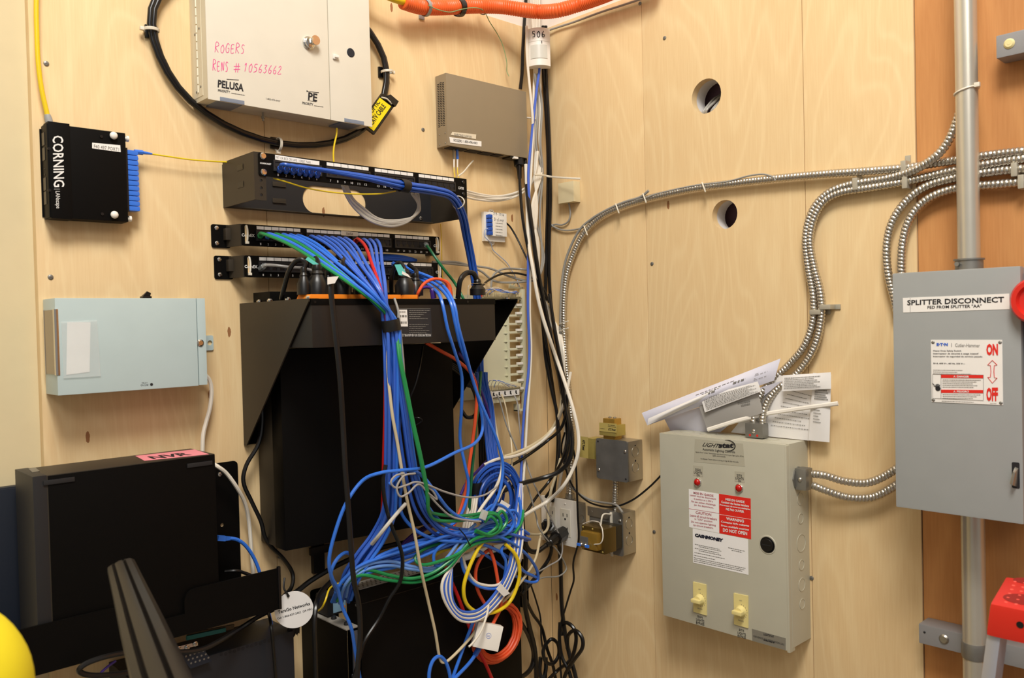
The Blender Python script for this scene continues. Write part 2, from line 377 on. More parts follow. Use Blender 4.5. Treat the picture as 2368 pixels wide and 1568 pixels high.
for wl, L_ in SCR.items():
    for (px, py) in L_:
        u, v = WP(wl, px, py, 0)
        nm = 'back' if wl == 'A' else 'right'
        solo('screw', screw_mb(u, v), GALVD, SL[(px, py)], 'screw', wl, (u, v, 0), 'screws in the %s plywood wall' % nm)

# ---------------------------------------------------------------- fibre box at the upper left
t = T('fiber_termination_box', 'square black fibre box with white lettering and a column of blue ports', 'network box', 'A', *A(107, 502, .033))
u0, vt = A(107, 284, .033); u1, _ = A(290, 310, .033); vb = A(107, 502, .033)[1]
t.add('housing', MB().box(u0, u1, vb, vt, 0.002, .033, .0015).box(u0+.002, u0+(u1-u0)*.28, vb-.0015, vt+.003, .008, .0345, .001), BLACK)
t.add('wall_plate', MB().box(u0-.002, u1+.006, vb+.004, vt-.004, 0, .002), BLACK)
ua, ub = u1+.0015, A(311, 400, .02)[0]+.004; va, vb2 = A(300, 488, .025)[1], A(300, 347, .025)[1]
n = 12; h = (vb2-va)/n
for k in range(n): t.add('fiber_port', MB().box(ua, ub, va+k*h+.0006, va+(k+1)*h-.0004, .008, .028, .0008).box(ub-.002, ub+.0015, va+k*h+.003, va+(k+1)*h-.003, .011, .025), CBLUE)
t.add('port_panel', MB().box(u1, u1+.003, va-.002, vb2+.002, .004, .031), BLK2)
for px, py in ((262, 314), (264, 497)):
    u, v = A(px, py, .036); t.add('thumb_knob', MB().cyl((u, v, .033), (u, v, .038), .004).dome((u, v, .038), (0, 0, 1), .0062, .004), WHITEP)
for px, py in ((294, 321), (296, 506)):
    u, v = A(px, py, .02); t.add('thumb_knob', MB().cyl((u1, v, .02), (u1+.005, v, .02), .003).cyl((u1+.005, v, .02), (u1+.009, v, .02), .005), WHITEP)
t.add('lettering', MB().textpx('A', 'CORNING', (121, 314), (124, 433), (146, 314), .0345, bold=.012).textpx('A', '| LANscape', (125, 437), (127, 482), (138, 437), .0345), WINK)
t.add('name_label', MB().quadpx('A', [(213, 343), (279, 352), (278, 336), (213, 330)], .0332), LABEL)
t.add('lettering', MB().textpx('A', 'F40 497 PORT1', (217, 342), (275, 350), (217, 334), .0336), INKG)
mb = MB()
for f in (.15, .3, .62, .78): mb.box(u0-.0008, u0, vb+(vt-vb)*f, vb+(vt-vb)*f+.02, .008, .022)
for f in (.42, .47, .53): mb.cyl((u0-.0006, vb+(vt-vb)*f, .015), (u0+.001, vb+(vt-vb)*f, .015), .0015)
t.add('side_slots', mb, BLK2)
mb = MB()
for px, py in ((234, 316), (236, 495), (113, 344), (114, 440)):
    u, v = A(px, py, .033); t.add('screw', MB().cyl((u, v, .033), (u, v, .0348), .0024, n=12), BLK2)
# thick yellow fibre feed from above
o, Q = cable('yellow_fiber_feed', 'thick yellow fibre cable coming down from above into the square black fibre box', [(92, -420), (87, -180), (84, 0), (85, 70), (88, 140), (96, 205), (110, 268)], .0037, YEL, d=.014, n=12)
e = Q[-1]; tt = (Q[-1]-Q[-3]).normalized()
link('cable_gland', MB().tube([e-tt*.002, e+tt*.004, e+tt*.014], [.0045, .0058, .0058], 12), mat('grey_plastic', '9A9A98', .5), o, o.location)
# blue connector and thin yellow patch cord
cc, Q = cable('yellow_fiber_patch_cord', 'thin yellow fibre cord running sideways from the blue port to the top patch panel', [(350, 356), (390, 362), (440, 369), (490, 373), (528, 375), (560, 378)], .0014, YEL, d=.02)
P = pts([(311, 351, .02), (330, 353, .02), (331, 353, .02), (352, 356, .02)])
link('connector', MB().tube(P, [.0042, .0042, .003, .0015], 8), CBLUE, cc, cc.location)

# ---------------------------------------------------------------- cream equipment cabinet
d = .07
t = T('wall_cabinet', 'white locked wall cabinet with pink handwriting on its door', 'cabinet', 'A', *A(483, 230, d))
u0, vb = A(483, 230, d); u1 = A(861, 286, d)[0]; vt = vb+.48; us = A(763, 200, d)[0]
CAB = mat('cream_enamel', 'DCD3BA', .4)
t.add('cabinet_body', MB().box(u0, u1, vb+.004, vt, 0.001, d-.003, .001), CAB)
dr = t.add('door', MB().box(u0-.001, us-.0012, vb+.0005, vt, d-.003, d, .0012), WHITEE)
t.add('front_panel', MB().box(us+.0004, u1, vb, vt, d-.003, d, .0012), WHITEE)
for a, b in ((u0+.02, u0+.065), (u1-.065, u1-.02)): t.add('corner_tape', MB().box(a, b, vb+.0015, vb+.0045, .012, d+.0005, .0005).box(a, b, vb+.001, vb+.008, d-.002, d+.0008, .0004), mat('blue_grey_tape', '7A8494', .4))
mb = MB()
for k in range(30): mb.cyl((u0-.001, vt-.012-k*.015-.013, .030), (u0-.001, vt-.012-k*.015, .030), .0016, n=8)
mb.box(u0-.0006, u0, vb+.012, vt, .012, .048)
t.add('side_hinge', mb, CAB)
mb = MB()
for py in (78, 214):
    v, dd = side('A', 455, py, u0)
    for q in ((u0, v, .022), (u0, v+.006, .040)): t.add('rivet', MB().dome(q, (-1, 0, 0), .0028, .0015), GALVD)
u, v = A(713, 100, d)
lk = t.add('lock', MB().lathe((u, v, d), (0, 0, 1), [(.0125, 0), (.0125, .003), (.010, .005), (.010, .008), (.0085, .009)], 24), CHROME)
t.add('key', MB().box(u-.0015, u+.0015, v-.004, v+.006, d+.008, d+.018, .0005).poly(circ(u+.008, v+.004, .009, 20), d+.012, d+.0145), CHROME, lk)
u, v = A(774, 132, d); t.add('latch_clip', MB().box(u-.005, u+.005, v-.0045, v+.0045, d, d+.004, .0012).box(u-.003, u+.006, v-.002, v+.003, d+.003, d+.007, .001), WHITEP)
u, v = A(811, 122, d); t.add('hole_plug', MB().lathe((u, v, d-.0005), (0, 0, 1), [(.0088, 0), (.0088, .001), (.008, .0016)], 28), NAVY)
hb = hand('A', 'ROGERS', (497, 121), (568, 124), (499, 98), d, .00055); hb = hand('A', 'RENS', (492, 163), (530, 166), (493, 138), d, .0006, hb)
hb = hand('A', '#', (540, 167), (557, 168), (541, 146), d, .0006, hb); hb = hand('A', '10563662', (562, 165), (652, 172), (565, 146), d, .0006, hb)
t.add('handwriting', hb, PINK, dr)
lt = MB().textpx('A', 'PELUSA', (503, 202), (563, 212), (504, 184), d, bold=.035).textpx('A', 'PRIORITY', (504, 212), (532, 216), (504, 206), d, bold=.02)
lt.scrib('A', [((534, 216), (566, 221), 2.2)], d).quadpx('A', [(524, 184), (552, 186), (552, 184.4), (524, 182.5)], d)
t.add('large_print', lt, INK, dr); t.add('phone_number', MB().textpx('A', '1-800-475-6447', (615, 230), (648, 236), (615, 226), d), INK, dr)
lt = MB().textpx('A', 'PE', (712, 231), (733, 235), (713, 213), d, bold=.03).textpx('A', 'PRIORITY', (699, 241), (724, 245), (699, 235), d, bold=.02).scrib('A', [((726, 245), (747, 248), 2.2)], d)
lt.quadpx('A', [(709, 213), (711, 213), (711, 209), (709, 209)], d).quadpx('A', [(710, 212), (737, 215), (737, 213.5), (710, 211)], d).quadpx('A', [(711, 233), (731, 236), (731, 235), (711, 232)], d)
t.add('corner_print', lt, INK, dr)
u, v = A(603, 284, .02); t.add('bottom_screw', MB().cyl((u, vb+.004, .03), (u, vb-.012, .03), .0022, n=10).lathe((u, vb-.004, .03), (0, -1, 0), [(.004, 0), (.004, .003)], 6), GALV)
# ---------------------------------------------------------------- black fibre coil behind it
cu = avg(A(346, 60, .02)[0], A(905, 160, .02)[0]); ru = (A(905, 160, .02)[0]-A(346, 60, .02)[0])/2
vbot = A(690, 343, .02)[1]; cv = avg(A(346, 85, .02)[1], A(905, 165, .02)[1]); EL = (cv-vbot)/ru
P = []
for i in range(3*40+1):
    a = 2*pi*i/40+.9; k = i/40; dr_ = (.0, -.011, -.004)[int(k) % 3]*(1-(k % 1))+(-.011, -.004, -.014)[int(k) % 3]*(k % 1)
    P.append((cu+(ru+dr_+.003*sin(5*a))*cos(a), cv+(ru+dr_)*EL*sin(a), .008+.010*((0, 1, .35, .9)[int(k) % 4]*(1-k % 1)+(1, .35, .9, .2)[int(k) % 4]*(k % 1))))
coil = solo('fiber_cable_coil', MB().tube(P, .0048, 12), CBLACK, 'large ring of black fibre cable fixed to the wall around the white cabinet', 'cable coil', 'A', (cu, cv, 0))
def on_ring(px, py):
    u, v = A(px, py, .02); a = math.atan2((v-cv)/EL, u-cu); return a
for px, py in ((348, 66), (898, 164), (648, 338)):
    a = on_ring(px, py); c_ = V((cu+(ru-.005)*cos(a), cv+(ru-.005)*EL*sin(a), .013)); rad = V((cos(a), sin(a), 0)); tg = V((-sin(a), cos(a), 0))
    mb = MB()
    ring = [c_+rad*(.0125*cos(q))+V((0, 0, 1))*(.0125*sin(q)) for q in [2*pi*i/24 for i in range(24)]]
    for w_ in (-.0015, 0, .0015): mb.tube([p+tg*w_ for p in ring], .0012, 6, closed=True)
    mb.box(*(lambda p: (p.x-.004, p.x+.004, p.y-.003, p.y+.003, p.z-.003, p.z+.003))(c_+rad*.015), .001)
    link('cable_tie', mb, TIE, coil, (cu, cv, 0))
    q = c_-rad*.004; link('tie_mount', MB().box(q.x-.011, q.x+.011, q.y-.011, q.y+.011, 0.0, .005, .001), BLK2, coil, (cu, cv, 0))
# yellow tag on the coil
t = T('warning_tag', 'yellow tag in a black clip on the black cable ring', 'tag', 'A', *A(885, 265, .03))
q = [(864, 303), (904, 246), (878, 226), (838, 283)]
def grow(q, k):
    cx_, cy_ = avg(*[p[0] for p in q]), avg(*[p[1] for p in q]); return [(cx_+(x-cx_)*k, cy_+(y-cy_)*k) for x, y in q]
t.add('clip', MB().quadpx('A', grow(q, 1.24), .026, .006).quadpx('A', [(893, 222), (912, 238), (905, 250), (886, 234)], .02, .016), BLK2)
t.add('sign_face', MB().quadpx('A', q, .0325, .0008), YELL)
t.add('lettering', MB().textpx('A', 'FIBER OPTIC', (845, 286), (880, 237), (835, 279), .0335, bold=.008).textpx('A', 'CATV CABLE', (862, 290), (893, 247), (852, 282), .0335, bold=.008), INK)
t.add('cable_tie', MB().tube(pts([(884, 224, .034), (895, 226, .036), (905, 236, .034)]) and tw('A', pts([(882, 225, .034), (894, 228, .037), (906, 240, .034)])), .0016, 6), TIE)
# yellow cord out of the cabinet
cable('yellow_fiber_jumper', 'thin yellow fibre dropping from the white cabinet to the top patch panel', [(779, 296, .05), (778, 312, .05), (773, 335, .05), (771, 355, .05), (772, 380, .05)], .0017, YEL)

# ---------------------------------------------------------------- blue-grey cabinet on the left
d = .0686
t = T('telephone_cabinet', 'wide pale blue-grey metal wall cabinet with a taped plastic sleeve', 'cabinet', 'A', *A(129, 916, d))
u0, vt = A(126, 689, d); vb = A(129, 914, d)[1]; u1 = A(477, 790, d)[0]; us = A(457, 790, d)[0]
t.add('cabinet_body', MB().box(u0+.001, u1, vb, vt, 0.001, d-.004, .001).box(us+.0006, u1, vb, vt, d-.004, d, .001), BLUEGR)
t.add('cover', MB().box(u0, us-.0006, vb-.001, vt, .004, d+.0006, .0016), BLUEGR)
v0_, v1_ = vb+(vt-vb)*.21, vb+(vt-vb)*.88
t.add('side_window', MB().box(u0-.0012, u0+.0003, v0_, v1_, .012, d-.006), mat('brown_window', '8C7A60', .15))
t.add('window_edge', MB().box(u0-.002, u0+.004, v0_-.001, v1_+.001, d-.006, d+.0018, .001).box(u0-.002, u0, v0_-.001, v1_+.001, .010, .013, .0005), CHROME)
u, v = A(463, 793, d); t.add('cover_screw', MB().lathe((u, v, d), (0, 0, 1), [(.0062, 0), (.0062, .001), (.004, .003)], 16).box(u-.004, u+.004, v-.0005, v+.0005, d+.002, d+.0034), CHROME)
u, v = A(483, 793, .002); t.add('mounting_tab', MB().poly(rrect(u1-.006, u+.008, v-.0135, v+.0135, .003), 0.0005, .003, [circ(u+.0015, v, .0045, 16)]), BLUEGR)
u, v = A(350, 889, d); t.add('indicator_hole', MB().cyl((u, v, d), (u, v, d+.001), .0024, n=14), INK)
t.add('lettering', MB().textpx('A', 'FAULT', (328, 887), (341, 887), (328, 884), d+.0006).textpx('A', 'ON LINE', (325, 893), (343, 892), (325, 889), d+.0006), INK)
t.add('paper_note', MB().quadpx('A', [(153, 867), (207, 860), (209, 745), (155, 745)], d+.001, .0006), PAPER)
t.add('note_printing', MB().scrib('A', [((174+i*6.5, 862-i), (174+i*6.5-1, 812-4*i), 3.5) for i in range(5)]+[((160, 792), (160, 775), 5)], d+.0017, 3), INKG)
t.add('plastic_sleeve', MB().quadpx('A', [(147, 875), (233, 870), (224, 740), (141, 744)], d+.0022, .0006), CLEAR)
u, v = A(338, 685, .05); t.add('top_knob', MB().box(u-.007, u+.007, vt, vt+.004, .04, .056, .001).hexa([(u-.006, vt+.004, .044), (u+.006, vt+.004, .044), (u+.007, vt+.009, .05), (u+.001, vt+.012, .05), (u-.006, vt+.004, .052), (u+.006, vt+.004, .052), (u+.007, vt+.009, .053), (u+.001, vt+.012, .053)]), BLK2)
cable('white_data_cable', 'white cable leaving the blue-grey cabinet and dropping behind the pink-labelled recorder', [(452, 858, .02), (480, 872, .02), (489, 900, .02), (486, 940, .02), (477, 975, .02), (470, 1005, .02), (468, 1045, .02)], .0037, CWHITE)
# ---------------------------------------------------------------- rack bracket and the three patch panels
d = .1255
uL_, vT_ = A(586, 350, d); uR_ = A(1079, 418.7, d)[0]; vB_ = A(587.5, 461, d)[1]
t = T('wall_mount_bracket', 'open black wall bracket with an oval cut-out carrying the topmost patch panel', 'bracket', 'A', uL_, vB_)
v0_, v1_ = A(700, 491, .003)[1], A(700, 426, .003)[1]; a_, b_ = A(700, 455, .003)[0], A(846, 460, .003)[0]
t.add('back_plate', MB().poly([(uL_, vB_), (uR_, vB_), (uR_, vT_-.004), (uL_, vT_-.004)], .0005, .003, [rrect(a_, b_, v0_, v1_, (v1_-v0_)/2-.0005, 8)]), DKGREY)
sl = [[(-(.035)+0, 0)]]
def flange(ul, ur, nm):
    t.add(nm, MB().plate([[(vB_, .003), (vT_, .003), (vT_, d-.003), (vB_, d-.003)]], lambda a, b, q: (q, a, b), ul, ur), BRBLACK)
flange(uL_, uL_+.0022, 'side_plate'); flange(uR_-.0022, uR_, 'side_plate')
for vv in (vB_+(vT_-vB_)*.33, vB_+(vT_-vB_)*.70):
    t.add('slot', MB().box(uL_-.0006, uL_+.0006, vv, vv+.010, .062, .085).box(uL_-.0008, uL_, vv+.002, vv+.008, .068, .085), BLK2)
fl = MB().poly([(uL_, vB_), (uL_+.022, vB_), (uL_+.022, vT_), (uL_, vT_)], d-.003, d, [circ(uL_+.0125, vB_+k, .0028, 12) for k in (.009, .021, .034)])
t.add('front_flange', fl, BRBLACK)
t.add('front_flange', MB().poly([(uR_-.022, vB_), (uR_, vB_), (uR_, vT_), (uR_-.022, vT_)], d-.003, d, [circ(uR_-.0125, vB_+k, .0028, 12) for k in (.009, .021, .034)]), BRBLACK)
t.add('bottom_lip', MB().hexa([(uL_, vB_, .003), (uR_, vB_, .003), (uR_, vB_+.0015, .003), (uL_, vB_+.0015, .003), (uL_+.03, vB_, .02), (uR_-.01, vB_, .02), (uR_-.01, vB_+.0015, .02), (uL_+.03, vB_+.0015, .02)]), BRBLACK)
for px, py in ((645, 426), (645, 464)):
    u, v = A(px, py, .003); t.add('pressed_tab', MB().box(u-.014, u+.014, v-.004, v+.004, .003, .0045, .0006).box(u-.014, u+.014, v-.005, v-.0035, .003, .006, .0005), BRBLACK)
u, v = A(973, 505, .003); t.add('screw', screw_mb(u, v, .003), CHROME)

def patch_panel(label, u0, u1, v0, v1, d, f, p, brand, marks, strips=(0, 1, 2, 3), tie=True, thick=.012):
    """f: fraction of the first port; four groups of six ports, 24 in all"""
    t = T('patch_panel', label, 'patch panel', 'A', u0, v0); W, H = u1-u0, v1-v0; Y = lambda k: v0+H*k
    t.add('faceplate', MB().poly(rrect(u0, u1, v0, v1, .004), d-.0015, d), BLACK)
    t.add('rear_frame', MB().box(u0+.022, u1-.022, v0+.002, v1-.002, d-thick, d-.0016, .001), BLK2)
    gap = (f[1]-f[0]-23*p)/3; X = [f[0]+p*k+gap*(k//6) for k in range(24)]
    for g in range(4):
        a, b = X[g*6]-p*.62, X[g*6+5]+p*.62
        t.add('port_block', MB().poly([(a, Y(.26)), (b, Y(.26)), (b, Y(.74)), (a, Y(.74))], d, d+.0035, [[(X[g*6]-p*.45, Y(.34)), (X[g*6+5]+p*.45, Y(.34)), (X[g*6+5]+p*.45, Y(.66)), (X[g*6]-p*.45, Y(.66))]]), DKGREY)
        t.add('jack_strip', MB().box(X[g*6]-p*.45, X[g*6+5]+p*.45, Y(.34), Y(.66), d, d+.0018), BLK2)
        if g in strips:
            for k in range(6): t.add('port_label', MB().box(X[g*6+k]-p*.46, X[g*6+k]+p*.46, Y(.79), Y(.94), d, d+.0008), LABEL)
    for k in range(24):
        c, q = X[k], H*.15
        t.add('port', MB().poly([(c-q, Y(.5)-q*.2), (c-q*.5, Y(.5)-q*.2), (c-q*.5, Y(.5)-q), (c+q*.5, Y(.5)-q), (c+q*.5, Y(.5)-q*.2), (c+q, Y(.5)-q*.2), (c+q, Y(.5)+q), (c-q, Y(.5)+q)], d+.0018, d+.0024), INK)
        t.add('port_number', MB().text(str(k+1), (c-.0013*len(str(k+1)), Y(.07)), (c+.0013*len(str(k+1)), Y(.07)), (c-.0013*len(str(k+1)), Y(.17)), d), WINK)
    for s_, a, b in marks: t.add('lettering', MB().text(s_, (a, Y(.42)), (b, Y(.42)), (a, Y(.56)), d, bold=.02), WINK)
    if tie:
        for c in (u0+.0085, u1-.0085):
            t.add('cable_tie', MB().tube(spline([(c, Y(.88), d-.002), (c, Y(.9), d+.003), (c+.001, Y(.6), d+.0045), (c, Y(.22), d+.004), (c, Y(.12), d-.002)]), .0018, 6).box(c-.003, c+.003, Y(.08), Y(.2), d+.001, d+.006, .001), TIE)
            t.add('end_slot', MB().poly(rrect(c-.0022, c+.0022, Y(.08), Y(.93), .002), d, d+.0002), BIRCH)
    return t, X
# topmost panel, on the bracket
d1 = d+.0022; a_, b_ = A(598, 378, d1)[0], A(1079, 440, d1)[0]
vt1 = A(600, 352, d1)[1]; vb1 = vt1-.0405
f = (A(643, 405, d1)[0], A(1044, 455, d1)[0])
PP1, X1 = patch_panel('topmost black patch panel, its blue cords tied together to the right', a_, b_, vb1, vt1, d1, f, (f[1]-f[0])/25.6, '', [('CAT5E', b_-.023, b_-.008)], strips=(1, 2, 3), tie=False)
for px, py in ((608, 358), (610, 398)):
    u, v = A(px, py, d1); v = max(min(v, vt1-.006), vb1+.006); PP = PP1.add('screw', MB().lathe((u, v, d1), (0, 0, 1), [(.006, 0), (.006, .001), (.0045, .003)], 18), CHROME)
for v in (vt1-.008, vb1+.008): PP1.add('screw', MB().lathe((b_-.009, v, d1), (0, 0, 1), [(.004, 0), (.004, .001), (.003, .002)], 14), BLK2)
PP1.add('lettering', MB().textpx('A', 'COMMUNET', (601, 379), (627, 382), (601, 375), d1, bold=.02), WINK)
PP1.add('taped_label', MB().quadpx('A', [(636, 369), (722, 382), (722, 371), (636, 358)], d1+.0004, .0006), LABEL)
PP1.add('label_printing', MB().textpx('A', 'FRT OR BCK OR SAFE 1 ORBIT PARK', (638, 367), (719, 379), (638, 361), d1+.0008), INKG)
PP1.add('port_label', MB().quadpx('A', [(722, 382), (738, 384), (738, 373), (722, 371)], d1, .0008), LABEL)
# middle panel
d2 = .040; a_, b_ = A(558, 517, d2)[0], A(1016, 548, d2)[0]; vt2 = A(558, 517.5, d2)[1]; vb2 = A(559.5, 568, d2)[1]
f = (A(602, 545, d2)[0], A(986, 568, d2)[0])
PP2, X2 = patch_panel('middle patch panel with green, blue and red cords spilling from its left half', a_, b_, vb2, vt2, d2, f, (f[1]-f[0])/25.6, '', [('ConnEX', a_-.000, a_+.025), ('C5E', b_-.017, b_-.003)])
PP2.add('data_label', MB().quadpx('A', [(789, 544), (827, 547), (827, 537), (789, 534)], d2+.001, .0008), mat('cream_label', 'DDD2BC', .6))
PP2.add('label_printing', MB().textpx('A', 'DATA', (801, 543), (816, 544.5), (801, 537.5), d2+.002), INK)
# lowest panel
a3, b3 = A(564.6, 590.5, d2)[0], A(1021, 608, d2)[0]; vt3 = A(564.6, 590.5, d2)[1]; vb3 = vt3-(vt2-vb2)
f3 = (A(608, 615, d2)[0], A(992, 632, d2)[0])
PP3, X3 = patch_panel('lowest patch panel, half hidden behind the black power plugs', a3, b3, vb3, vt3, d2, f3, (f3[1]-f3[0])/25.6, '', [('ConnEX', a3-.000, a3+.025), ('C5E', b3-.017, b3-.003)])
for nm, PP, a_, b_, v0_, v1_ in (('middle', PP2, a_, b_, vb2, vt2), ('lowest', PP3, a3, b3, vb3, vt3)):
    t = T('hinge_bracket', 'black wall ear and grey hinge at the left end of the %s patch panel' % nm, 'bracket', 'A', a_, v0_)
    t.add('wall_ear', MB().poly(rrect(a_-.040, a_-.004, v0_-.002, v1_+.001, .004), .0005, .0025), BLACK)
    t.add('hinge_arm', MB().hexa([(a_-.012, v0_, .0025), (a_-.008, v0_, .0025), (a_-.008, v1_, .0025), (a_-.012, v1_, .0025), (a_-.002, v0_, d2-.002), (a_+.002, v0_, d2-.002), (a_+.002, v1_, d2-.002), (a_-.002, v1_, d2-.002)]).box(a_-.018, a_-.006, v0_+.012, v1_-.006, .0025, .014, .001), BRBLACK)
    for k in ((v1_-.006), (v0_+.006)): t.add('screw', screw_mb(a_-.030, k, .0025), CHROME)
    t = T('hinge_bracket', 'small black ear behind the right end of the %s patch panel' % nm, 'bracket', 'A', b_, v0_)
    t.add('wall_ear', MB().box(b_-.010, b_+.004, v0_, v1_, .0005, .03, .001).lathe((b_+.004, (v0_+v1_)/2, .02), (0, 0, 1), [(.007, 0), (.007, .004)], 18), BLK2)

# ---------------------------------------------------------------- shelf bracket, power unit and the big black enclosure
dU = .2528; uL_, vU = A(716, 690, dU); uR_ = A(1195, 692, dU)[0]
t = T('wall_mount_bracket', 'big black wall bracket with triangular side plates holding the orange-socket power unit', 'bracket', 'A', uL_, vU-.26)
vlow = A(573, 1030, .012)[1]
for a, b in ((uL_-.0025, uL_), (uR_, uR_+.0025)):
    t.add('side_plate', MB().plate([[(vU, .002), (vU, dU), (vU-.005, dU), (vlow, .012), (vlow, .002)]], lambda p, q, k: (k, p, q), a, b), BRBLACK if a < uL_ else BLACK)
t.add('wall_rail', MB().box(uL_, uR_, vU-.05, vU, .0005, .003).box(uL_, uR_, vlow, vlow+.04, .0005, .003), BLACK)
for a, b, s_ in ((uL_, uL_+.018, 1), (uR_-.018, uR_, -1)): t.add('top_flange', MB().box(a, b, vU-.0025, vU, .02, dU-.002), BLACK)
for dd in (.06, .10, .165, .235):
    t.add('bolt', MB().lathe((uL_+.008, vU, dd), (0, 1, 0), [(.005, 0), (.005, .003), (.0035, .005)], 14), CHROME)
t.add('bolt', MB().lathe((uR_-.008, vU, dU-.02), (0, 1, 0), [(.005, 0), (.005, .003)], 14), CHROME)
u0, u1 = uL_+.0012, A(1143, 692, dU)[0]; vt = vU-.001; vb = A(717, 805, dU)[1]
UP = T('power_unit', 'black rack power unit with orange sockets on top and an upside-down rating label', 'power supply', 'A', u0, vb)
UP.add('housing', MB().box(u0+.001, u1, vb, vt, .085, dU+.001, .0012), mat('satin_black_steel', '1C1713', .5, bump=.05, bs=900))
UP.add('front_rim', MB().box(u0, u1+.001, vt-.010, vt+.0005, dU-.004, dU+.002, .0008), BLACK)
xs_ = [(683, 706), (709, 755), (757, 798), (800, 845), (848, 888), (890, 921), (926, 960)]
for a, b in xs_:
    a, b = A(a, 690, dU-.02)[0], A(b, 690, dU-.02)[0]
    if a < u0+.004: a = u0+.004
    if b-a > .008: UP.add('outlet', MB().hexa([(a, vt, dU-.055), (b, vt, dU-.055), (b, vt+.0085, dU-.055), (a+.004, vt+.0085, dU-.055), (a, vt, dU-.012), (b, vt, dU-.012), (b, vt+.0085, dU-.012), (a+.004, vt+.0085, dU-.012)], .0006), ORO)
q = [(925, 780), (999, 780), (996, 713), (920, 713)]
UP.add('rating_label', MB().quadpx('A', q, dU+.0012, .0004), mat('charcoal_label', '26272B', .4))
UP.add('barcode_label', MB().quadpx('A', [(920, 755), (943, 755), (941, 716), (918, 716)], dU+.0018, .0004), LABEL)
rows = [((932, 719+i*4.6), (994-(i*7 % 23), 719+i*4.6), 2.6) for i in range(13) if i not in (5, 6)]
UP.add('rating_print', MB().scrib('A', [((max(a[0], 946), a[1]), b, h) for a, b, h in rows], dU+.0018, 5).quadpx('A', [(922, 714), (995, 714), (995, 713.3), (922, 713.3)], dU+.0014), INKG)
UP.add('rating_print', MB().textpx('A', 'MODEL/MODELE NO: RB-600-PVR-12', (996, 772), (930, 772), (996, 778), dU+.0018), WINK)
UP.add('barcode', MB().scrib('A', [((921, 733), (940, 733), 5), ((921, 748), (940, 748), 5), ((923, 722), (938, 722), 2)], dU+.0024, 9, h=.9), INKG)
for px in (727, 1080): u, v = A(px, 700, dU); UP.add('rim_screw', MB().lathe((u, vt-.005, dU+.002), (0, 0, 1), [(.0022, 0), (.0022, .0006)], 12), BLK2)
# thin black case seen above, behind the sockets
a, b = A(602, 686, .06)[0], A(690, 686, .06)[0]; vv = A(620, 678, .06)[1]
t = T('network_switch', 'slim black case lying behind the power plugs at the top of the bracket', 'network box', 'A', a, vU)
t.add('housing', MB().box(a+.006, uR_-.13, vU+.0005, vv+.002, .02, .0850, .001), BLACK)
# enclosure, hung slightly askew
uA, uB = -.785, -.425; vtp, vbt = vU-.088, -.3955
EN = T('equipment_enclosure', 'tall plain black steel enclosure hanging below the power unit', 'enclosure', 'A', uA, vbt)
def askew(u0, u1, e0, e1, v0, v1, bev=.0015):
    D0 = lambda u: .10+(u-uA)/(uB-uA)*.045
    return MB().hexa([(u0, v0, e0), (u1, v0, e0), (u1, v1, e0), (u0, v1, e0), (u0, v0, D0(u0)+e1), (u1, v0, D0(u1)+e1), (u1, v1, D0(u1)+e1), (u0, v1, D0(u0)+e1)], bev)
EN.add('body', askew(uA, uB, .004, -.035, vbt, vtp), BRBLACK)
EN.add('cover', askew(uA-.001, uB+.001, .062, 0, vbt-.001, vtp+.001), BLACK)
u, v = A(965, 970, .145); EN.add('handle', MB().tube(spline([(u-.012, v+.004, .13), (u+.002, v+.003, .148), (u+.008, v-.004, .148), (u-.004, v-.016, .133)]), .0016, 8), BLK2)
u, v = A(688, 1272, .06); EN.add('bottom_screw', MB().dome((uA+.02, vbt, .08), (0, -1, 0), .003, .002), GALV)
t = solo('mounting_foot', MB().box(-.68, -.655, vbt-.085, vbt+.01, .0005, .012, .002).box(-.690, -.645, vbt-.045, vbt-.030, .012, .02, .001), BLK3, 'short black bracket foot poking out below the tall black enclosure', 'bracket', 'A')

# ---------------------------------------------------------------- recorder in its wall holder, lower left
d = .13; u0, vt = A(96, 1098, d); u1 = A(497, 1060, d)[0]; vb = A(112, 1470, d)[1]-.03; vt = avg(vt, A(493, 1052.5, d)[1])
t = T('video_recorder', 'flat black recorder standing on edge with a pink label on its top', 'recorder', 'A', u0, vb)
t.add('housing', MB().box(u0, u1, vb, vt, .032, d, .0015), BRBLACK)
t.add('side_cover', MB().box(u0+.008, u1-.0005, vb+.001, vt-.0012, d-.001, d+.0012, .0006), BLACK)
t.add('front_bezel', MB().box(u0-.012, u0+.0065, vb, vt+.0006, .031, d+.0005, .001), DKGREY)
for px, py, w_ in ((136, 1113, .021), (461, 1074, .021)): u, v = A(px, py, d); t.add('rubber_foot', MB().box(u-w_/1, u+w_/1, v-.003, v+.004, d+.001, d+.003, .001), DKGREY)
def toppx(px, py, vv):                   # pixel -> (u, d) on a level surface
    r = ray(px, py); k = (vv-C0.z)/r.z; p = C0+r*k; return p.x, -p.y
q = [toppx(*c, vt) for c in ((334, 1066), (483, 1051), (450, 1040), (313, 1055))]
t.add('name_label', MB().hexa([(a, vt+.0002, b) for a, b in q]+[(a, vt+.0006, b) for a, b in q]), PINKL)
O, X_, Y_ = [toppx(*c, vt) for c in ((355, 1063), (445, 1053), (340, 1057))]
tm = MB().text('NVR', O, X_, Y_, 0, bold=.03); tm.v = [(a, vt+.0009, b) for a, b, c in tm.v]; t.add('lettering', tm, INK)
q = [toppx(*c, vt+.0006) for c in ((75, 1093), (92, 1090), (82, 1082), (66, 1085))]
t.add('badge', MB().hexa([(a, vt+.0007, b) for a, b in q]+[(a, vt+.0011, b) for a, b in q]), GALVD)
NV = t
t = T('recorder_holder', 'black wall holder with a notched front lip gripping the pink-labelled recorder', 'wall holder', 'A', u0, vb-.01)
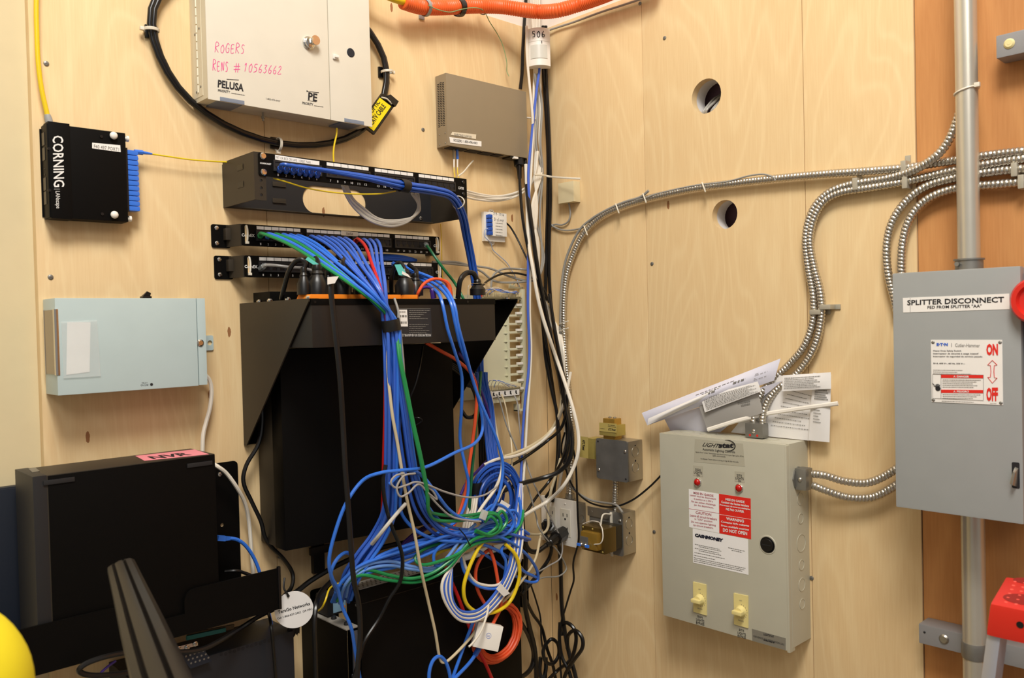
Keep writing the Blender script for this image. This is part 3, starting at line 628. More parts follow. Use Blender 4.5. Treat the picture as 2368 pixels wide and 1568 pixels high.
ur = A(549, 1070, .003)[0]; vt_ = A(540, 1066, .003)[1]; lf = A(643, 1312, .136)[0]
lp0 = A(34, 1453, .137)[0]-.02
mid = A(427, 1420, .137)[0]; q1 = A(254, 1408, .137)[0]; vtop = A(641, 1315, .137)[1]; vbot = A(648, 1408, .137)[1]; vnt = A(424, 1424, .137)[1]; vl = A(250, 1408, .137)[1]
t.add('back_plate', MB().poly(rrect(u0+.02, ur, vbot, vt_, .008), .0005, .004, [circ(A(514, 1214, .003)[0], A(514, 1214, .003)[1], .0038, 14)]), BLACK)
u, v = A(508, 1097, .003); t.add('screw', screw_mb(u, v, .004), CHROME)
P = [(lp0, vbot), (lf, vbot), (lf, vtop), (mid+.018, vtop)]+[(mid+.018-.018*sin(a), vtop-.018+.018*cos(a)) for a in (pi/8, pi/4, 3*pi/8, pi/2)]+[(mid, vnt+.002), (q1+.016, vnt+.002)]+[(q1+.016*cos(a), vl-.016+.016*sin(a)) for a in (0, pi/8, pi/4, 3*pi/8, pi/2)]+[(lp0, vl)]
t.add('front_lip', MB().poly(P, .134, .1375), BLACK)
t.add('shelf', MB().box(lp0, lf, vbot-.0005, vbot+.003, .001, .1345, .0008), BLACK)
t.add('end_bead', MB().box(lf-.002, lf+.003, vbot, vtop+.003, .1335, .140, .001), BLK2)
# connector on the recorder's right side
cc, Q = cable('blue_network_cable', 'blue network cord plugged into the right side of the recorder, falling behind the holder', [(529, 1245, .05), (548, 1248, .05), (568, 1262, .05), (588, 1292, .05), (602, 1330, .05), (618, 1400, .04), (632, 1470, .04), (640, 1540, .04), (645, 1640, .04)], .0033, CBLUE)
link('plug', MB().tube(pts([(503, 1244, .05), (520, 1245, .05), (521, 1245, .05), (532, 1245, .05)]), [.0062, .0062, .005, .004], 4), CBLUE, cc, cc.location)
cable('white_cable', 'white cable arching from behind the recorder down past the holder back plate', [(492, 1072, .03), (505, 1080, .04), (524, 1095, .04), (548, 1128, .04), (567, 1165, .03), (576, 1210, .02), (581, 1270, .02), (586, 1330, .02)], .0036, CWHITE)
cable('black_power_cord', 'short black cord leaving the lower right side of the recorder', [(520, 1322, .04), (545, 1320, .05), (565, 1325, .05), (582, 1332, .05), (600, 1345, .04)], .003, CBLACK)
# navy steel case far left
a, b = A(-90, 1150, .03)[0], A(150, 1150, .03)[0]; vt_ = A(27, 1133, .03)[1]
t = T('steel_cabinet', 'dark navy steel cabinet half hidden behind the recorder at the far left', 'cabinet', 'A', a, vt_-.35)
t.add('cabinet_body', MB().box(a, uL-.001, vt_-.26, vt_, -.0178, -.001, .0015), NAVY); t.add('door', MB().box(a+.002, uL+.002, vt_-.258, vt_-.002, .0006, .0025, .001), NAVY)

# ---------------------------------------------------------------- navy ventilated case, bottom left
d = .10; vt = A(678, 1459, d)[1]; u1 = A(679, 1462, d)[0]; u0 = A(300, 1568, d)[0]; vb = vt-.30
t = T('ventilated_case', 'navy-black metal case with perforated top at the bottom left', 'network box', 'A', u0, vb)
t.add('housing', MB().box(u0, u1, vb, vt, .0005, d, .0015), mat('slate_black_steel', '1E2127', .5))
for r_ in range(3):
    for k in range(13):
        px = 512+k*10; py = 1499-k*3.0+r_*7+(2 if k % 2 else 0)
        u, v = A(px, py, d); 
        if v < vt-.002: t.add('vent_hole', MB().lathe((u, v, d), (0, 0, 1), [(.0032, 0), (.0032, .0003)], 6), INK)
cable('black_power_cord', 'black cord looping under the recorder holder in front of the navy case', [(650, 1402, .06), (600, 1425, .09), (560, 1450, .12), (515, 1478, .14), (465, 1502, .15), (410, 1508, .15), (330, 1505, .16), (260, 1515, .17), (205, 1532, .17), (183, 1550, .17), (205, 1561, .17), (260, 1560, .17), (330, 1550, .16)], .0042, CBLACK)
cable('purple_cable', 'thin purple cable under the left end of the recorder holder', [(268, 1528, .12), (245, 1545, .12), (228, 1562, .12), (210, 1585, .12)], .002, CPURP)
t = T('circuit_module', 'narrow teal-edged module poking out under the recorder holder', 'module', 'A', *A(430, 1478, .06))
t.add('board', MB().quadpx('A', [(430, 1478), (538, 1453), (540, 1443), (432, 1464)], .055, .004), mat('brown_board', '5E5034', .5))
t.add('edge', MB().quadpx('A', [(430, 1480), (520, 1460), (520, 1451), (430, 1470)], .060, .004), TEAL)
t = T('steel_clip', 'small shiny steel clip with two screws beside the dark grooved rail', 'clip', 'A', *A(405, 1505, .12))
t.add('plate', MB().quadpx('A', [(406, 1505), (457, 1492), (455, 1484), (405, 1496)], .12, .002), CHROME)
for px, py in ((412, 1499), (431, 1497), (450, 1488)): u, v = A(px, py, .12); t.add('screw', screw_mb(u, v, .1225), CHROME)
t = T('perforated_plate', 'small perforated grey plate under the steel clip', 'plate', 'A', *A(440, 1545, .11))
t.add('plate', MB().quadpx('A', [(440, 1546), (490, 1528), (470, 1500), (415, 1516)], .11, .0015), NAVY)
for i in range(5):
    for j in range(3): u, v = A(430+i*10+j*6, 1518-i*3.2+j*8, .112); t.add('hole', MB().lathe((u, v, .1118), (0, 0, 1), [(.0017, 0), (.0017, .0003)], 8), GALVD)

# ---------------------------------------------------------------- round phone tag
c = V(world('A', *A(680, 1410, .13), .13)); r = .0335
t = T('round_tag', 'round white tag with a phone number hanging by a black tie', 'tag', 'A', c.x, c.z, d=.13)
ang = radians(-30); zv = V((sin(ang), -.05, cos(ang))).normalized(); xv = V((cos(ang), .0, -sin(ang))).normalized(); yv = zv.cross(xv)
tilt = radians(11); X2v = xv*cos(tilt)+yv*sin(tilt); Y2v = yv*cos(tilt)-xv*sin(tilt); cc = V((c.x, c.z, .13))
t.add('disc', MB().lathe(cc-zv*.0006, zv, [(r, 0), (r, .0012)], 48), PAPER)
tm = MB().text('TeraGo Networks', (-r*.82, r*.02), (r*.86, r*.02), (-r*.82, r*.2), 0, bold=.02)
tm.text('Call 1-866-837-2462  (24 HR.)', (-r*.94, -r*.3), (r*.92, -r*.3), (-r*.94, -r*.16), 0, bold=.01)
tm.v = [tuple(cc+X2v*a+Y2v*b+zv*.0009) for a, b, z in tm.v]; t.add('lettering', tm, INK)
h_ = cc+Y2v*r*.82-X2v*r*.12
t.add('tie', MB().tube(spline([h_+zv*.002, h_+Y2v*.004+zv*.003, h_+Y2v*.016-X2v*.004, h_+Y2v*.03-zv*.01]), .0018, 8).dome(h_, zv, .0028, .003), BLK2)
# frayed black velcro below it
mb = MB()
for k in range(9): mb.hexa([(c.x+.004+k*.0028, c.z-.058-.004*(k % 3), .09), (c.x+.0065+k*.0028, c.z-.058-.004*(k % 2), .09), (c.x+.012+k*.002, c.z-.03, .095), (c.x+.009+k*.002, c.z-.03, .095), (c.x+.004+k*.0028, c.z-.058, .094), (c.x+.0065+k*.0028, c.z-.060, .094), (c.x+.012+k*.002, c.z-.03, .1), (c.x+.009+k*.002, c.z-.03, .1)])
solo('frayed_strap', mb, BLK3, 'frayed end of a black hook and loop strap just under the round white tag', 'strap', 'A')

# ---------------------------------------------------------------- lower black unit with ventilated top
dL = .172; u0, vt = A(832, 1366, dL); u1 = A(1201, 1300, dL)[0]; vb = vt-.42
LU = T('backup_power_unit', 'black rack unit with dusty perforated top under the cable tangle', 'power supply', 'A', u0, vb)
LU.add('housing', MB().box(u0, u1, vb, vt, .125, dL, .0015), BLACK)
LU.add('cover_seam', MB().box(u0-.0005, u1+.0005, vt-.026, vt-.0248, .124, dL+.0005), BLK2)
DUST = mat('dusty_grey_steel', '9C978E', .7, bump=.5, bs=250, var=.2)
LU.add('top_grille', MB().box(u0+.002, u1-.004, vt+.0001, vt+.001, .127, dL-.003), DUST)
k = 0
for i in range(20):
    for j in range(4):
        LU.add('vent_hole', MB().lathe((u0+.010+i*.0095+(j % 2)*.0045, vt+.001, .136+j*.0085), (0, 1, 0), [(.0019, 0), (.0019, .0002)], 8), INK)
for vv in (.012, .03): 
    for dd in (.135, .158): LU.add('rivet', MB().dome((u0, vt-vv, dd), (-1, 0, 0), .0028, .0015, 10), GALVD)
# its bracket: flanges with bolts at the left, dark side plate, right ear
t = T('wall_mount_bracket', 'lower black bracket with a bolted flange beside the dusty rack unit', 'bracket', 'A', u0-.03, vb)
ua = A(725, 1385, .01)[0]; vq = A(740, 1390, .03)[1]
t.add('wall_plate', MB().poly(rrect(ua-.002, ua+.06, vq-.2, vq+.016, .006), .0005, .003), BLACK)
u_ = A(803, 1466, .165)[0]; uq = u0-.001; vf = A(815, 1454, .165)[1]
t.add('side_plate', MB().plate([[(vf, .003), (vf, .165), (vf-.09, .165), (vf-.28, .02), (vf-.28, .003)]], lambda p, q, z: (z, p, q), u_-.0025, u_), BLACK)
t.add('bolted_flange', MB().box(u_-.0025, uq, vf, vf+.0025, .02, .166, .0008), DUST)
for dd in (.055, .10, .145): t.add('bolt', MB().lathe(((u_+uq)/2, vf+.0025, dd), (0, 1, 0), [(.0055, 0), (.0055, .002), (.0045, .005)], 14), DKGREY)
t.add('front_rail', MB().box(uq-.011, uq-.001, vf-.28, vf-.006, .160, .164, .0008).box(uq-.014, uq, vf-.105, vf-.085, .160, .169, .001), mat('grey_rail_steel', '5E5F66', .5, metal=.3))
u, v = A(733, 1377, .003); t.add('screw', screw_mb(u, v, .003), CHROME)
ua = A(1222, 1340, .05)[0]; v0_, v1_ = A(1215, 1392, .03)[1], A(1215, 1290, .03)[1]
t.add('right_ear', MB().box(ua-.003, ua, v0_, v1_, .003, .05, .001).box(ua-.022, ua, v0_-.002, v0_+.0005, .003, .05, .0008), BLACK)
t = T('desk_adapter', 'dark square module with a pale blue side between tag and rack unit', 'module', 'A', *A(770, 1400, .06))
a, b = A(757, 1400, .09)[0], A(800, 1400, .09)[0]; v0_, v1_ = A(780, 1420, .09)[1], A(780, 1375, .09)[1]
t.add('housing', MB().box(a, b, v0_, v1_, .05, .09, .001), DKGREY); t.add('side_label', MB().box(a+.012, b-.001, v0_+.004, v1_-.008, .0902, .0908), mat('pale_blue_label', '8CB0C8', .5)); t.add('indicator', MB().box(b-.008, b-.003, v0_+.008, v0_+.013, .091, .0915), ORO)  # module face carries an evenly coloured pale blue panel
# ================================================================ the right wall
# taupe modem on the back wall near the corner
d = .04; u0, vt = A(1031, 170.5, d); u1 = A(1219, 290, d)[0]; vb = avg(A(1035, 338, d)[1], A(1221, 364, d)[1]); vt = avg(vt, A(1216.5, 210, d)[1])
t = T('network_modem', 'taupe metal network box with two white stickers mounted left of the corner', 'network box', 'A', u0, vb)
t.add('housing', MB().box(u0, u1, vb, vt, .002, d, .0012), TAUPE)
for i in range(3):
    for j in range(26):
        hh = (vt-vb-.062)/26; t.add('vent_slot', MB().box(u0-.0004, u0+.0004, vb+.045+j*hh+(i % 2)*hh/2, vb+.045+hh*.42+j*hh+(i % 2)*hh/2, .009+i*.0085, .0155+i*.0085), INK)
for vv in (.006, .028):
    for dd in (.012, .032): t.add('side_screw', MB().dome((u0, vb+vv, dd), (-1, 0, 0), .0018, .001, 8), GALVD)
def bent(q, t0=.0006): return MB().quadpx('A', q, d+.0002, t0)
t.add('sticker', bent([(1042, 312), (1100, 322), (1101, 311), (1046, 305)]), mat('aged_label', 'DCD0B8', .6))
t.add('sticker', bent([(1041, 330), (1113, 339), (1113, 327), (1039, 317)]), LABEL)
t.add('lettering', MB().textpx('A', 'BARION011AW.001', (1051, 314), (1091, 320), (1051, 308), d+.001), INKG)
t.add('lettering', MB().textpx('A', 'ROGERS 1-800-496-4401', (1049, 327), (1104, 334), (1049, 321), d+.001), INK)
for a, b in ((.05, .13), (.135, .25), (.28, .42), (.44, .58), (.60, .70)): t.add('port', MB().box(u0+(u1-u0)*a, u0+(u1-u0)*b, vb-.0015, vb+.0002, .012, .034), INK)
t.add('power_inlet', MB().box(u1-.055, u1-.012, vb-.004, vb, .008, .036, .0008), BLK2); t.add('switch_tab', MB().box(u1-.047, u1-.034, vb-.006, vb-.001, .034, .042, .0008), WHITEP)
# fibre jumpers below the modem
for k, (px, m_) in enumerate(((1049, WHITEP), (1057, CBLUE))):
    cc, Q = cable('fiber_jumper', ['thin fibre lead with a white boot under the left end of the taupe box', 'thin fibre lead with a blue boot under the left end of the taupe box'][k], [(px, 350, .02), (px+1, 375, .02), (px+1, 398, .022), (px+3, 408, .03), (px-2, 425, .05)], .001, YEL)
    link('connector', MB().tube(pts([(px, 346, .02), (px+1, 368, .02)]), .003, 4), CBLUE if k else GALVD, cc, cc.location)
    link('boot', MB().tube(pts([(px+1, 366, .02), (px+1, 400, .02)]), [.0022, .0014], 6), WHITEP, cc, cc.location)
solo('cable_tie', MB().tube(spline(pts([(1060, 407, .03), (1072, 398, .03), (1085, 382, .02), (1095, 371, .015)])), .0018, 6, flat=(0, 0, 1)), TIE, 'loose white tie tail standing up above the right end of the topmost patch panel', 'cable tie')
# motion sensor in the corner
c = D(1246, 111, 2.02); t = bpy.data.objects.new('motion_sensor', None); COL.objects.link(t); tag(t, 'white motion sensor across the corner with 506 written on its face', 'sensor')
yaw = pi/4*.98; Ms = Matrix.Translation(c) @ Matrix.Rotation(-yaw, 4, 'Z') @ Matrix.Rotation(pi/2, 4, 'X'); t.matrix_world = Ms
W_, H_ = .0272, .0445
mb = MB(); rows = []
for i in range(11):
    a = -1+2*i/10; rows.append((a*W_, .014*(1-a*a)))
mb.plate([[(x, z) for x, z in rows]+[(W_, -.018), (-W_, -.018)]], lambda a, b, q: (a, q, b), -H_, H_)
link('housing', mb, WHITEP, t)
mb = MB(); R_ = [(x*.74, .014*(1-(x*.74/W_)**2)+.0012) for x, z in rows]
mb.plate([[(x, z) for x, z in R_]+[(x, z-.002) for x, z in R_[::-1]]], lambda a, b, q: (a, q, b), -.028, .004); link('lens', mb, mat('frosted_lens', 'D2D0C4', .35), t)
mb = MB(); R_ = [(x*.9, .014*(1-(x*.9/W_)**2)+.0004) for x, z in rows]
mb.plate([[(x, z) for x, z in R_]+[(x, z-.002) for x, z in R_[::-1]]], lambda a, b, q: (a, q, b), .0125, .0131); link('seam', mb, mat('seam_shadow_plastic', 'C8C0B0', .5), t)
mb = MB()
for i, ch in enumerate('506'):
    for st in HAND[ch]: mb.tube(spline([(-.016+i*.0115+a*.009, .0215+b*.014, .0148-.0005*abs(i-1)) for a, b in st], 4), .0009, 5)
mb.tube([(.007, .007, .0145), (.007, .0125, .0145)], .0009, 5); link('handwriting', mb, INK, t)

# white terminal block
d = .012; u0, vb = A(1122, 557, d); u1 = A(1169, 525, d)[0]; vt = A(1120, 488.5, d)[1]
t = T('line_filter', 'small white terminal block with blue sockets and handwriting', 'terminal block', 'A', u0, vb)
t.add('base', MB().box(u0, u1, vb, vt, .0005, .010, .0012).cyl(((u0+u1)/2-.004, vt, .0005), ((u0+u1)/2-.004, vt, .004), .008).cyl(((u0+u1)/2-.004, vb, .0005), ((u0+u1)/2-.004, vb, .004), .008), WHITEP)
t.add('raised_cover', MB().box(u0+.016, u1-.002, vb+.012, vt-.002, .010, .019, .0012), WHITEP)
for vv in (vt+.003, vb-.003): t.add('screw', screw_mb((u0+u1)/2-.004, vv, .004, .003), CHROME)
for k in range(5): t.add('terminal', MB().box(u0+.006, u0+.017, vb+.014+k*.0098, vb+.0225+k*.0098, .010, .021, .0008).box(u0+.009, u0+.013, vb+.0165+k*.0098, vb+.02+k*.0098, .0212, .0216), CDBLUE)
t.add('handwriting', hand('A', '719-7156', (1140, 497), (1166, 500), (1140, 491), .0192, .00035, hand('A', 'DryLoop', (1143, 510), (1165, 512), (1143, 503), .0192, .00035)), INK)
t.add('printing', MB().scrib('A', [((1146, 516+i*7), (1162, 518+i*7), 2) for i in range(5)], .0192), INKG)
cable('twisted_pair', 'thin blue and white twisted wire running from the white terminal block to the corner', [(1128, 528, .02), (1121, 532, .02), (1120, 545, .02), (1128, 555, .02), (1135, 562, .012), (1140, 578, .006), (1155, 592, .006), (1172, 608, .006), (1186, 630, .006), (1196, 648, .006), (1203, 668, .012)], .0011, mat('blue_white_pair', 'A4B0CE', .5))
# beige box on the right wall
d = .03; u0, vt = B(1286, 424, d); u1, vb = B(1323, 465, d)
t = T('wall_junction_cap', 'small beige box with a pyramid face on the right wall beside the corner', 'junction box', 'B', u0, vb)
um, vm = (u0+u1)/2, (vb+vt)/2; dp = .0285
t.add('housing', MB().box(u0, u1, vb, vt, .0005, .024, .001).add([(u0+.001, vb+.001, .024), (u1-.001, vb+.001, .024), (u1-.001, vt-.001, .024), (u0+.001, vt-.001, .024), (um, vm, .03)], [(0, 1, 4), (1, 2, 4), (2, 3, 4), (3, 0, 4)]), BEIGE)
cable('grey_cable', 'grey wire drooping from the small beige box into the corner', [(1314, 462, .012), (1317, 478, .008), (1319, 495, .006), (1314, 512, .006), (1300, 520, .006), (1285, 519, .006), (1274, 524, .006), (1268, 540, .01), (1262, 560, .02)], .0022, CGREY, wall='B')
cable('grey_cable', 'grey wire joining the armoured conduit to the cables in the corner', [(1262, 505, .02), (1275, 520, .008), (1290, 529, .006), (1310, 533, .006), (1335, 530, .006), (1352, 525, .008)], .0022, CGREY, wall='B')
solo('cable_tie', MB().tube(spline(pts([(1236, 404, .06, 'A'), (1255, 405, .055, 'A'), (1270, 408, .03, 'B'), (1300, 411, .05, 'B'), (1342, 413, .05, 'B')])), .0024, 6, flat=(0, 0, 1)), TIE, 'long white tie tail sticking out of the corner cable bundle', 'cable tie')

# punch-down block frame, partly behind the power unit bracket
d0 = .022; u0 = A(1062, 900, d0)[0]; u1 = A(1216, 800, d0)[0]
t = T('punch_down_block', 'pale beige comb-like telephone block mount behind the right end of the power unit', 'terminal block', 'A', u0, A(1190, 945, d0)[1])
vb, vt = A(1150, 930, d0)[1], A(1150, 672, d0)[1]; vq = A(1200, 947, d0)[1]
um = A(1184, 800, d0)[0]
t.add('base_plate', MB().box(u0, um-.004, vb+.01, vt-.01, .002, .008, .001), PALEG)
t.add('right_rail', MB().box(u1-.008, u1, vq, vt+.004, .010, .024, .001).box(um-.006, um-.001, vb, vt, .004, .016, .001), PALEG)
nF = 12
for k in range(nF):
    vv = vb+.022+(vt-vb-.04)*k/(nF-1)
    t.add('finger', MB().box(um-.002, u1-.006, vv-.0035, vv+.0015, .006, .018, .0006).hexa([(um-.016, vv-.0035, .007), (um, vv-.0035, .007), (um, vv-.0015, .007), (um-.016, vv-.0015, .007), (um-.002, vv-.0035, .016), (um, vv-.0035, .016), (um, vv-.0015, .016), (um-.003, vv-.0015, .016)]), PALEG)
    t.add('clip', MB().box(u1-.026, u1-.010, vv+.0015, vv+.0075, .014, .022, .0008), WHITEP)
def strip(px0, px1, py, n, nm):
    a, v_ = A(px0, py, .034); b = A(px1, py, .034)[0]
    s_ = t.add(nm, MB().box(a, b, v_-.007, v_+.003, .010, .030, .0008), PALEG)
    for k in range(n):
        x = a+(b-a)*(k+.5)/n
        t.add('contact', MB().box(x-(b-a)/n*.36, x-(b-a)/n*.06, v_-.004, v_+.006, .029, .035, .0005).box(x+(b-a)/n*.06, x+(b-a)/n*.36, v_-.004, v_+.006, .029, .035, .0005), BEIGE, s_)
    return a, b, v_
strip(1118, 1207, 682, 11, 'upper_strip'); a, b, v_ = strip(1120, 1206, 900, 11, 'lower_strip')
t.add('marking_strip', MB().box(a, b-.006, v_-.022, v_-.008, .024, .033, .0008), LABEL)
for k in range(6): x = a+(b-a)*(k+.5)/6.6; t.add('hand_mark', MB().box(x, x+.004, v_-.017, v_-.010, .0332, .0336).box(x+.002, x+.0055, v_-.0185, v_-.0165, .0332, .0336), INK)
t.add('wire_guide', MB().box(a, b, v_-.036, v_-.024, .016, .028, .001).box(u1-.035, u1, vq-.004, vq, .01, .03, .001).box(u1-.035, u1-.032, vq-.004, vq+.014, .01, .03, .001), PALEG)
t.add('top_bracket', MB().poly([(u1-.042, vt+.006), (u1+.004, vt+.006), (u1+.004, vt+.010), (u1-.026, vt+.010), (u1-.022, vt+.024), (u1-.040, vt+.022)], .010, .014, [[(u1-.036, vt+.014), (u1-.026, vt+.014), (u1-.024, vt+.018), (u1-.036, vt+.018)]]), PALEG)
t.add('red_marker', MB().box(a-.004, a, A(1120, 682, .034)[1]-.004, A(1120, 682, .034)[1]+.007, .03, .036, .0005), RED)
R = random.Random(3)
for k in range(6):
    x0_, y0_ = 1100+k*6, 676+R.uniform(-4, 4)
    P = [(x0_, y0_+4, .034), (x0_+18, y0_-6-R.uniform(0, 8), .045), (x0_+50, y0_-4+R.uniform(-4, 6), .045), (x0_+90-k*4, y0_+R.uniform(-6, 4), .036)]
    cable('jumper_wire', 'fine blue and white jumper wire lying along the top of the telephone block', P, .0007, CBLUE if k % 2 else CWHITE, 'wire', 'fine jumper wires on the telephone block top')
for k in range(5):
    x0_, y0_ = 1118+k*8, 893
    P = [(x0_, y0_+4, .034), (x0_+8, y0_-10-R.uniform(0, 4), .045), (x0_+30, y0_-8+R.uniform(-6, 3), .045), (x0_+52, y0_+1, .036)]
    cable('jumper_wire', 'fine pale jumper wire over the lower strip of the telephone block', P, .0007, CBLUE if k % 2 else CWHITE, 'wire', 'fine jumper wires on the telephone block bottom')

# ---------------------------------------------------------------- outlet box
d = .042; u0 = avg(B(1252, 1145, d)[0], B(1254, 1240, d)[0]); u1 = avg(B(1333, 1156, d)[0], B(1333, 1266, d)[0]); vt = B(1252, 1145, d)[1]; vb = B(1333, 1267, d)[1]
t = T('power_outlet', 'double white wall socket on a zinc box near the corner', 'outlet', 'B', u0, vb)
t.add('back_box', MB().box(u0+.012, u1-.006, vb+.010, vt-.010, .0005, .0375, .002), GALVD)
t.add('cover_plate', MB().box(u0, u1, vb, vt, .0375, .044, .0022), WHITEP)
for c in (u0+(u1-u0)*.29, u0+(u1-u0)*.71):
    r_ = t.add('receptacle', MB().box(c-.0165, c+.0165, (vb+vt)/2-.033, (vb+vt)/2+.033, .0435, .0452, .001), WHITEE)
    for s_ in (-1, 1):
        w_ = (vb+vt)/2+s_*.0165; t.add('socket_slots', MB().box(c-.0075, c-.0055, w_-.002, w_+.006, .0453, .0456).box(c+.0055, c+.0075, w_-.002, w_+.006, .0453, .0456).lathe((c, w_-.0075, .0453), (0, 0, 1), [(.0026, 0), (.0026, .0003)], 12), INK, r_)
    for vv in (vb+.010, vt-.010): t.add('screw', screw_mb(c, vv, .0435, .0024), WHITEP)
v_, dd = side('B', 1349, 1198, u1-.006); t.add('knockout', MB().lathe((u1-.0062, v_, .019), (0, -1, 0) if False else (1, 0, 0), [(.0115, 0), (.0115, .0012), (.009, .0012), (.009, .0003)], 28), GALVD)
OUTu1, OUTvt = u1, vt
u_, v_ = B(1318, 1150, .02); t.add('conduit_connector', MB().cyl((u_, vt-.012, .02), (u_, vt+.010, .02), .0115).lathe((u_, vt-.004, .02), (0, 1, 0), [(.014, 0), (.014, .003)], 8), GALV)

# ---------------------------------------------------------------- the two square boxes with transformers
def sq_box(name, label, px, d):
    (x0, y0), (x1, y1) = px; u0, vt = B(x0, y0, d); u1, vb = B(x1, y1, d)
    t = T(name, label, 'junction box', 'B', u0, vb)
    t.add('box_body', MB().box(u0+.002, u1+.001, vb+.001, vt-.001, .0005, d-.003, .004), GALV)
    for k, f in enumerate((.34, .72)):
        v_ = vb+(vt-vb)*f; t.add('knockout', MB().lathe((u1+.001, v_, d*.5), (1, 0, 0), [(.0125, 0), (.0125, .0008), (.0105, .0008), (.0105, .0002)], 28), GALV)
    for f in (.5, .86): t.add('tap_hole', MB().lathe((u1+.001, vb+(vt-vb)*f, d*.5), (1, 0, 0), [(.0024, 0), (.0024, .0003)], 10), INK)
    return t, u0, u1, vb, vt
d = .055
t, u0, u1, vb, vt = sq_box('junction_box', 'square zinc box with a blank cover and two small gold transformers', ((1377, 1013), (1452, 1117)), d)
t.add('cover_plate', MB().poly(rrect(u0, u1, vb, vt, .006), d-.003, d-.001), mat('weathered_zinc', '76746F', .5, metal=.55, bump=.3, bs=60, var=.35))
for a, b in ((.07, .92), (.93, .08)): t.add('screw_hole', MB().lathe((u0+(u1-u0)*a, vb+(vt-vb)*b, d-.001), (0, 0, 1), [(.0024, 0), (.0024, .0003)], 10), INK)
for a, b in ((.93, .75), (.08, .22)): t.add('screw', MB().dome((u0+(u1-u0)*a, vb+(vt-vb)*b, d-.001), (0, 0, 1), .004, .003, 12), CHROME)
def transformer(t, cu, cv, cd, vert, lbl):   # small open-frame transformer; vert: winding axis vertical
    F_, G_ = GOLD, GOLDD
    w, h, dp = .024, .014, .018
    fr = (lambda a, b, c: (cu+a, cv+b, cd+c)) if vert else (lambda a, b, c: (cu+b, cv+a, cd+c))
    def bx(a, b, c, bev=.001):
        q = [fr(x, y, z) for z in (-c[0], c[1]) for x, y in ((-a, -b[0]), (a, -b[0]), (a, b[1]), (-a, b[1]))]; return MB().hexa(q, bev)
    t_ = t.add('transformer', bx(w, (h*.9, h*.9), (dp, dp)), F_)
    t.add('winding_cover', bx(w*.72, (h*1.9, h*1.9), (dp*.7, dp*.7), .003), G_ if vert else GALV, t_)
    q = MB().quadpx('B', lbl, cd+dp+.0006, .0005); t.add('transformer_label', q, mat('tan_label', 'B8A45C', .4), t_)
    O, X_, Y2 = lbl[0], lbl[1], lbl[3]
    g = lambda a, b: (O[0]+(X_[0]-O[0])*a+(Y2[0]-O[0])*b, O[1]+(X_[1]-O[1])*a+(Y2[1]-O[1])*b)
    if vert: m_ = MB().textpx('B', 'ATC Power', g(.52, .18), g(.95, .18), g(.52, .48), cd+dp+.0012, bold=.02).scrib('B', [(g(.5, .62), g(.95, .62), 1.6), (g(.5, .8), g(.9, .8), 1.6), (g(.05, .3), g(.3, .3), 1.6)], cd+dp+.0012)
    else: m_ = MB().textpx('B', 'ATC Power', g(.3, .85), g(.3, .35), g(.65, .85), cd+dp+.0012, bold=.02).scrib('B', [(g(.8, .9), g(.8, .5), 1.6)], cd+dp+.0012)
    t.add('label_printing', m_, INK, t_)
    return t_
u_, v_ = B(1412, 989, .040); tr = transformer(t, u_, vt+.020, .034, True, [(1386, 997), (1426, 1001), (1426, 980), (1386, 977)])
for k in (-.006, .008): t.add('stud', MB().lathe((u_+k, vt+.046, .034), (0, 1, 0), [(.004, 0), (.004, .002), (.002, .004)], 10), GALV, tr)
u_, v_ = B(1356, 1034, .035); tr = transformer(t, u0-.024, v_, .030, False, [(1341, 1057), (1360, 1060), (1360, 1011), (1341, 1009)])
JB1 = (u0, u1, vb, vt)
d = .049
t, u0, u1, vb, vt = sq_box('junction_box', 'square zinc box under the first one with a large dark brass transformer strapped on', ((1389, 1178), (1440, 1288)), d)
uc = B(1440, 1230, d)[0]
t.add('cover_plate', MB().poly(rrect(uc-.10, uc, vb, vt, .006), d-.003, d-.001), GALVD)
u0 = uc-.10; t.o.location = t.o.location
dF = .115; a, tvt = B(1345, 1214, dF); b, tvb = B(1397, 1282, dF); tvb = B(1345, 1270, dF)[1]
tr = t.add('large_transformer', MB().box(a, b+.002, tvb, tvt, .075, dF, .0015), mat('brown_brass', '6E5A2E', .25, metal=.6))
t.add('core', MB().box(a+.006, b-.002, tvb+.002, tvt-.002, d, .078, .0008), mat('dark_core', '3A3426', .5, metal=.4), tr)
t.add('bell_cover', MB().box(a+.009, b-.006, tvb+.008, tvt-.008, dF-.002, dF+.016, .007), GOLDD, tr)
t.add('terminal_plate', MB().box(a+.010, a+.034, tvb+.014, tvb+.036, dF+.0165, dF+.0185, .001), GALVD, tr)
for k in (.016, .028):
    t.add('terminal', MB().lathe((a+k, tvb+.019, dF+.0185), (0, 0, 1), [(.003, 0), (.003, .002), (.0015, .004)], 10).box(a+k-.002, a+k+.002, tvb+.016, tvb+.024, dF+.0185, dF+.0195), CHROME, tr)
for s_, k in ((-1, .010), (1, .034)): t.add('spade_connector', MB().box(a+k-.005, a+k+.005, tvb+.014, tvb+.020, dF+.019, dF+.024, .001), CBLUE, tr)
for q in ((a+.004, tvb+.004), (b-.004, tvb+.004), (a+.004, tvt-.004), ((a+b)/2, tvt-.004)): t.add('corner_screw', MB().dome((q[0], q[1], dF), (0, 0, 1), .0024, .0016, 10), GOLD, tr)
t.add('strap', MB().box(uc-.036, uc-.030, vb-.004, vt-.002, d-.001, d+.001).tube(spline([(uc-.033, vt-.006, d), (uc-.034, vt-.008, .08), (uc-.034, vb+.02, .082), (uc-.033, vb+.004, d)]), .002, 6), TIE)
t.add('box_sticker', MB().box(uc-.024, uc-.012, vb+.028, vt-.028, d-.001, d-.0004), LABEL)
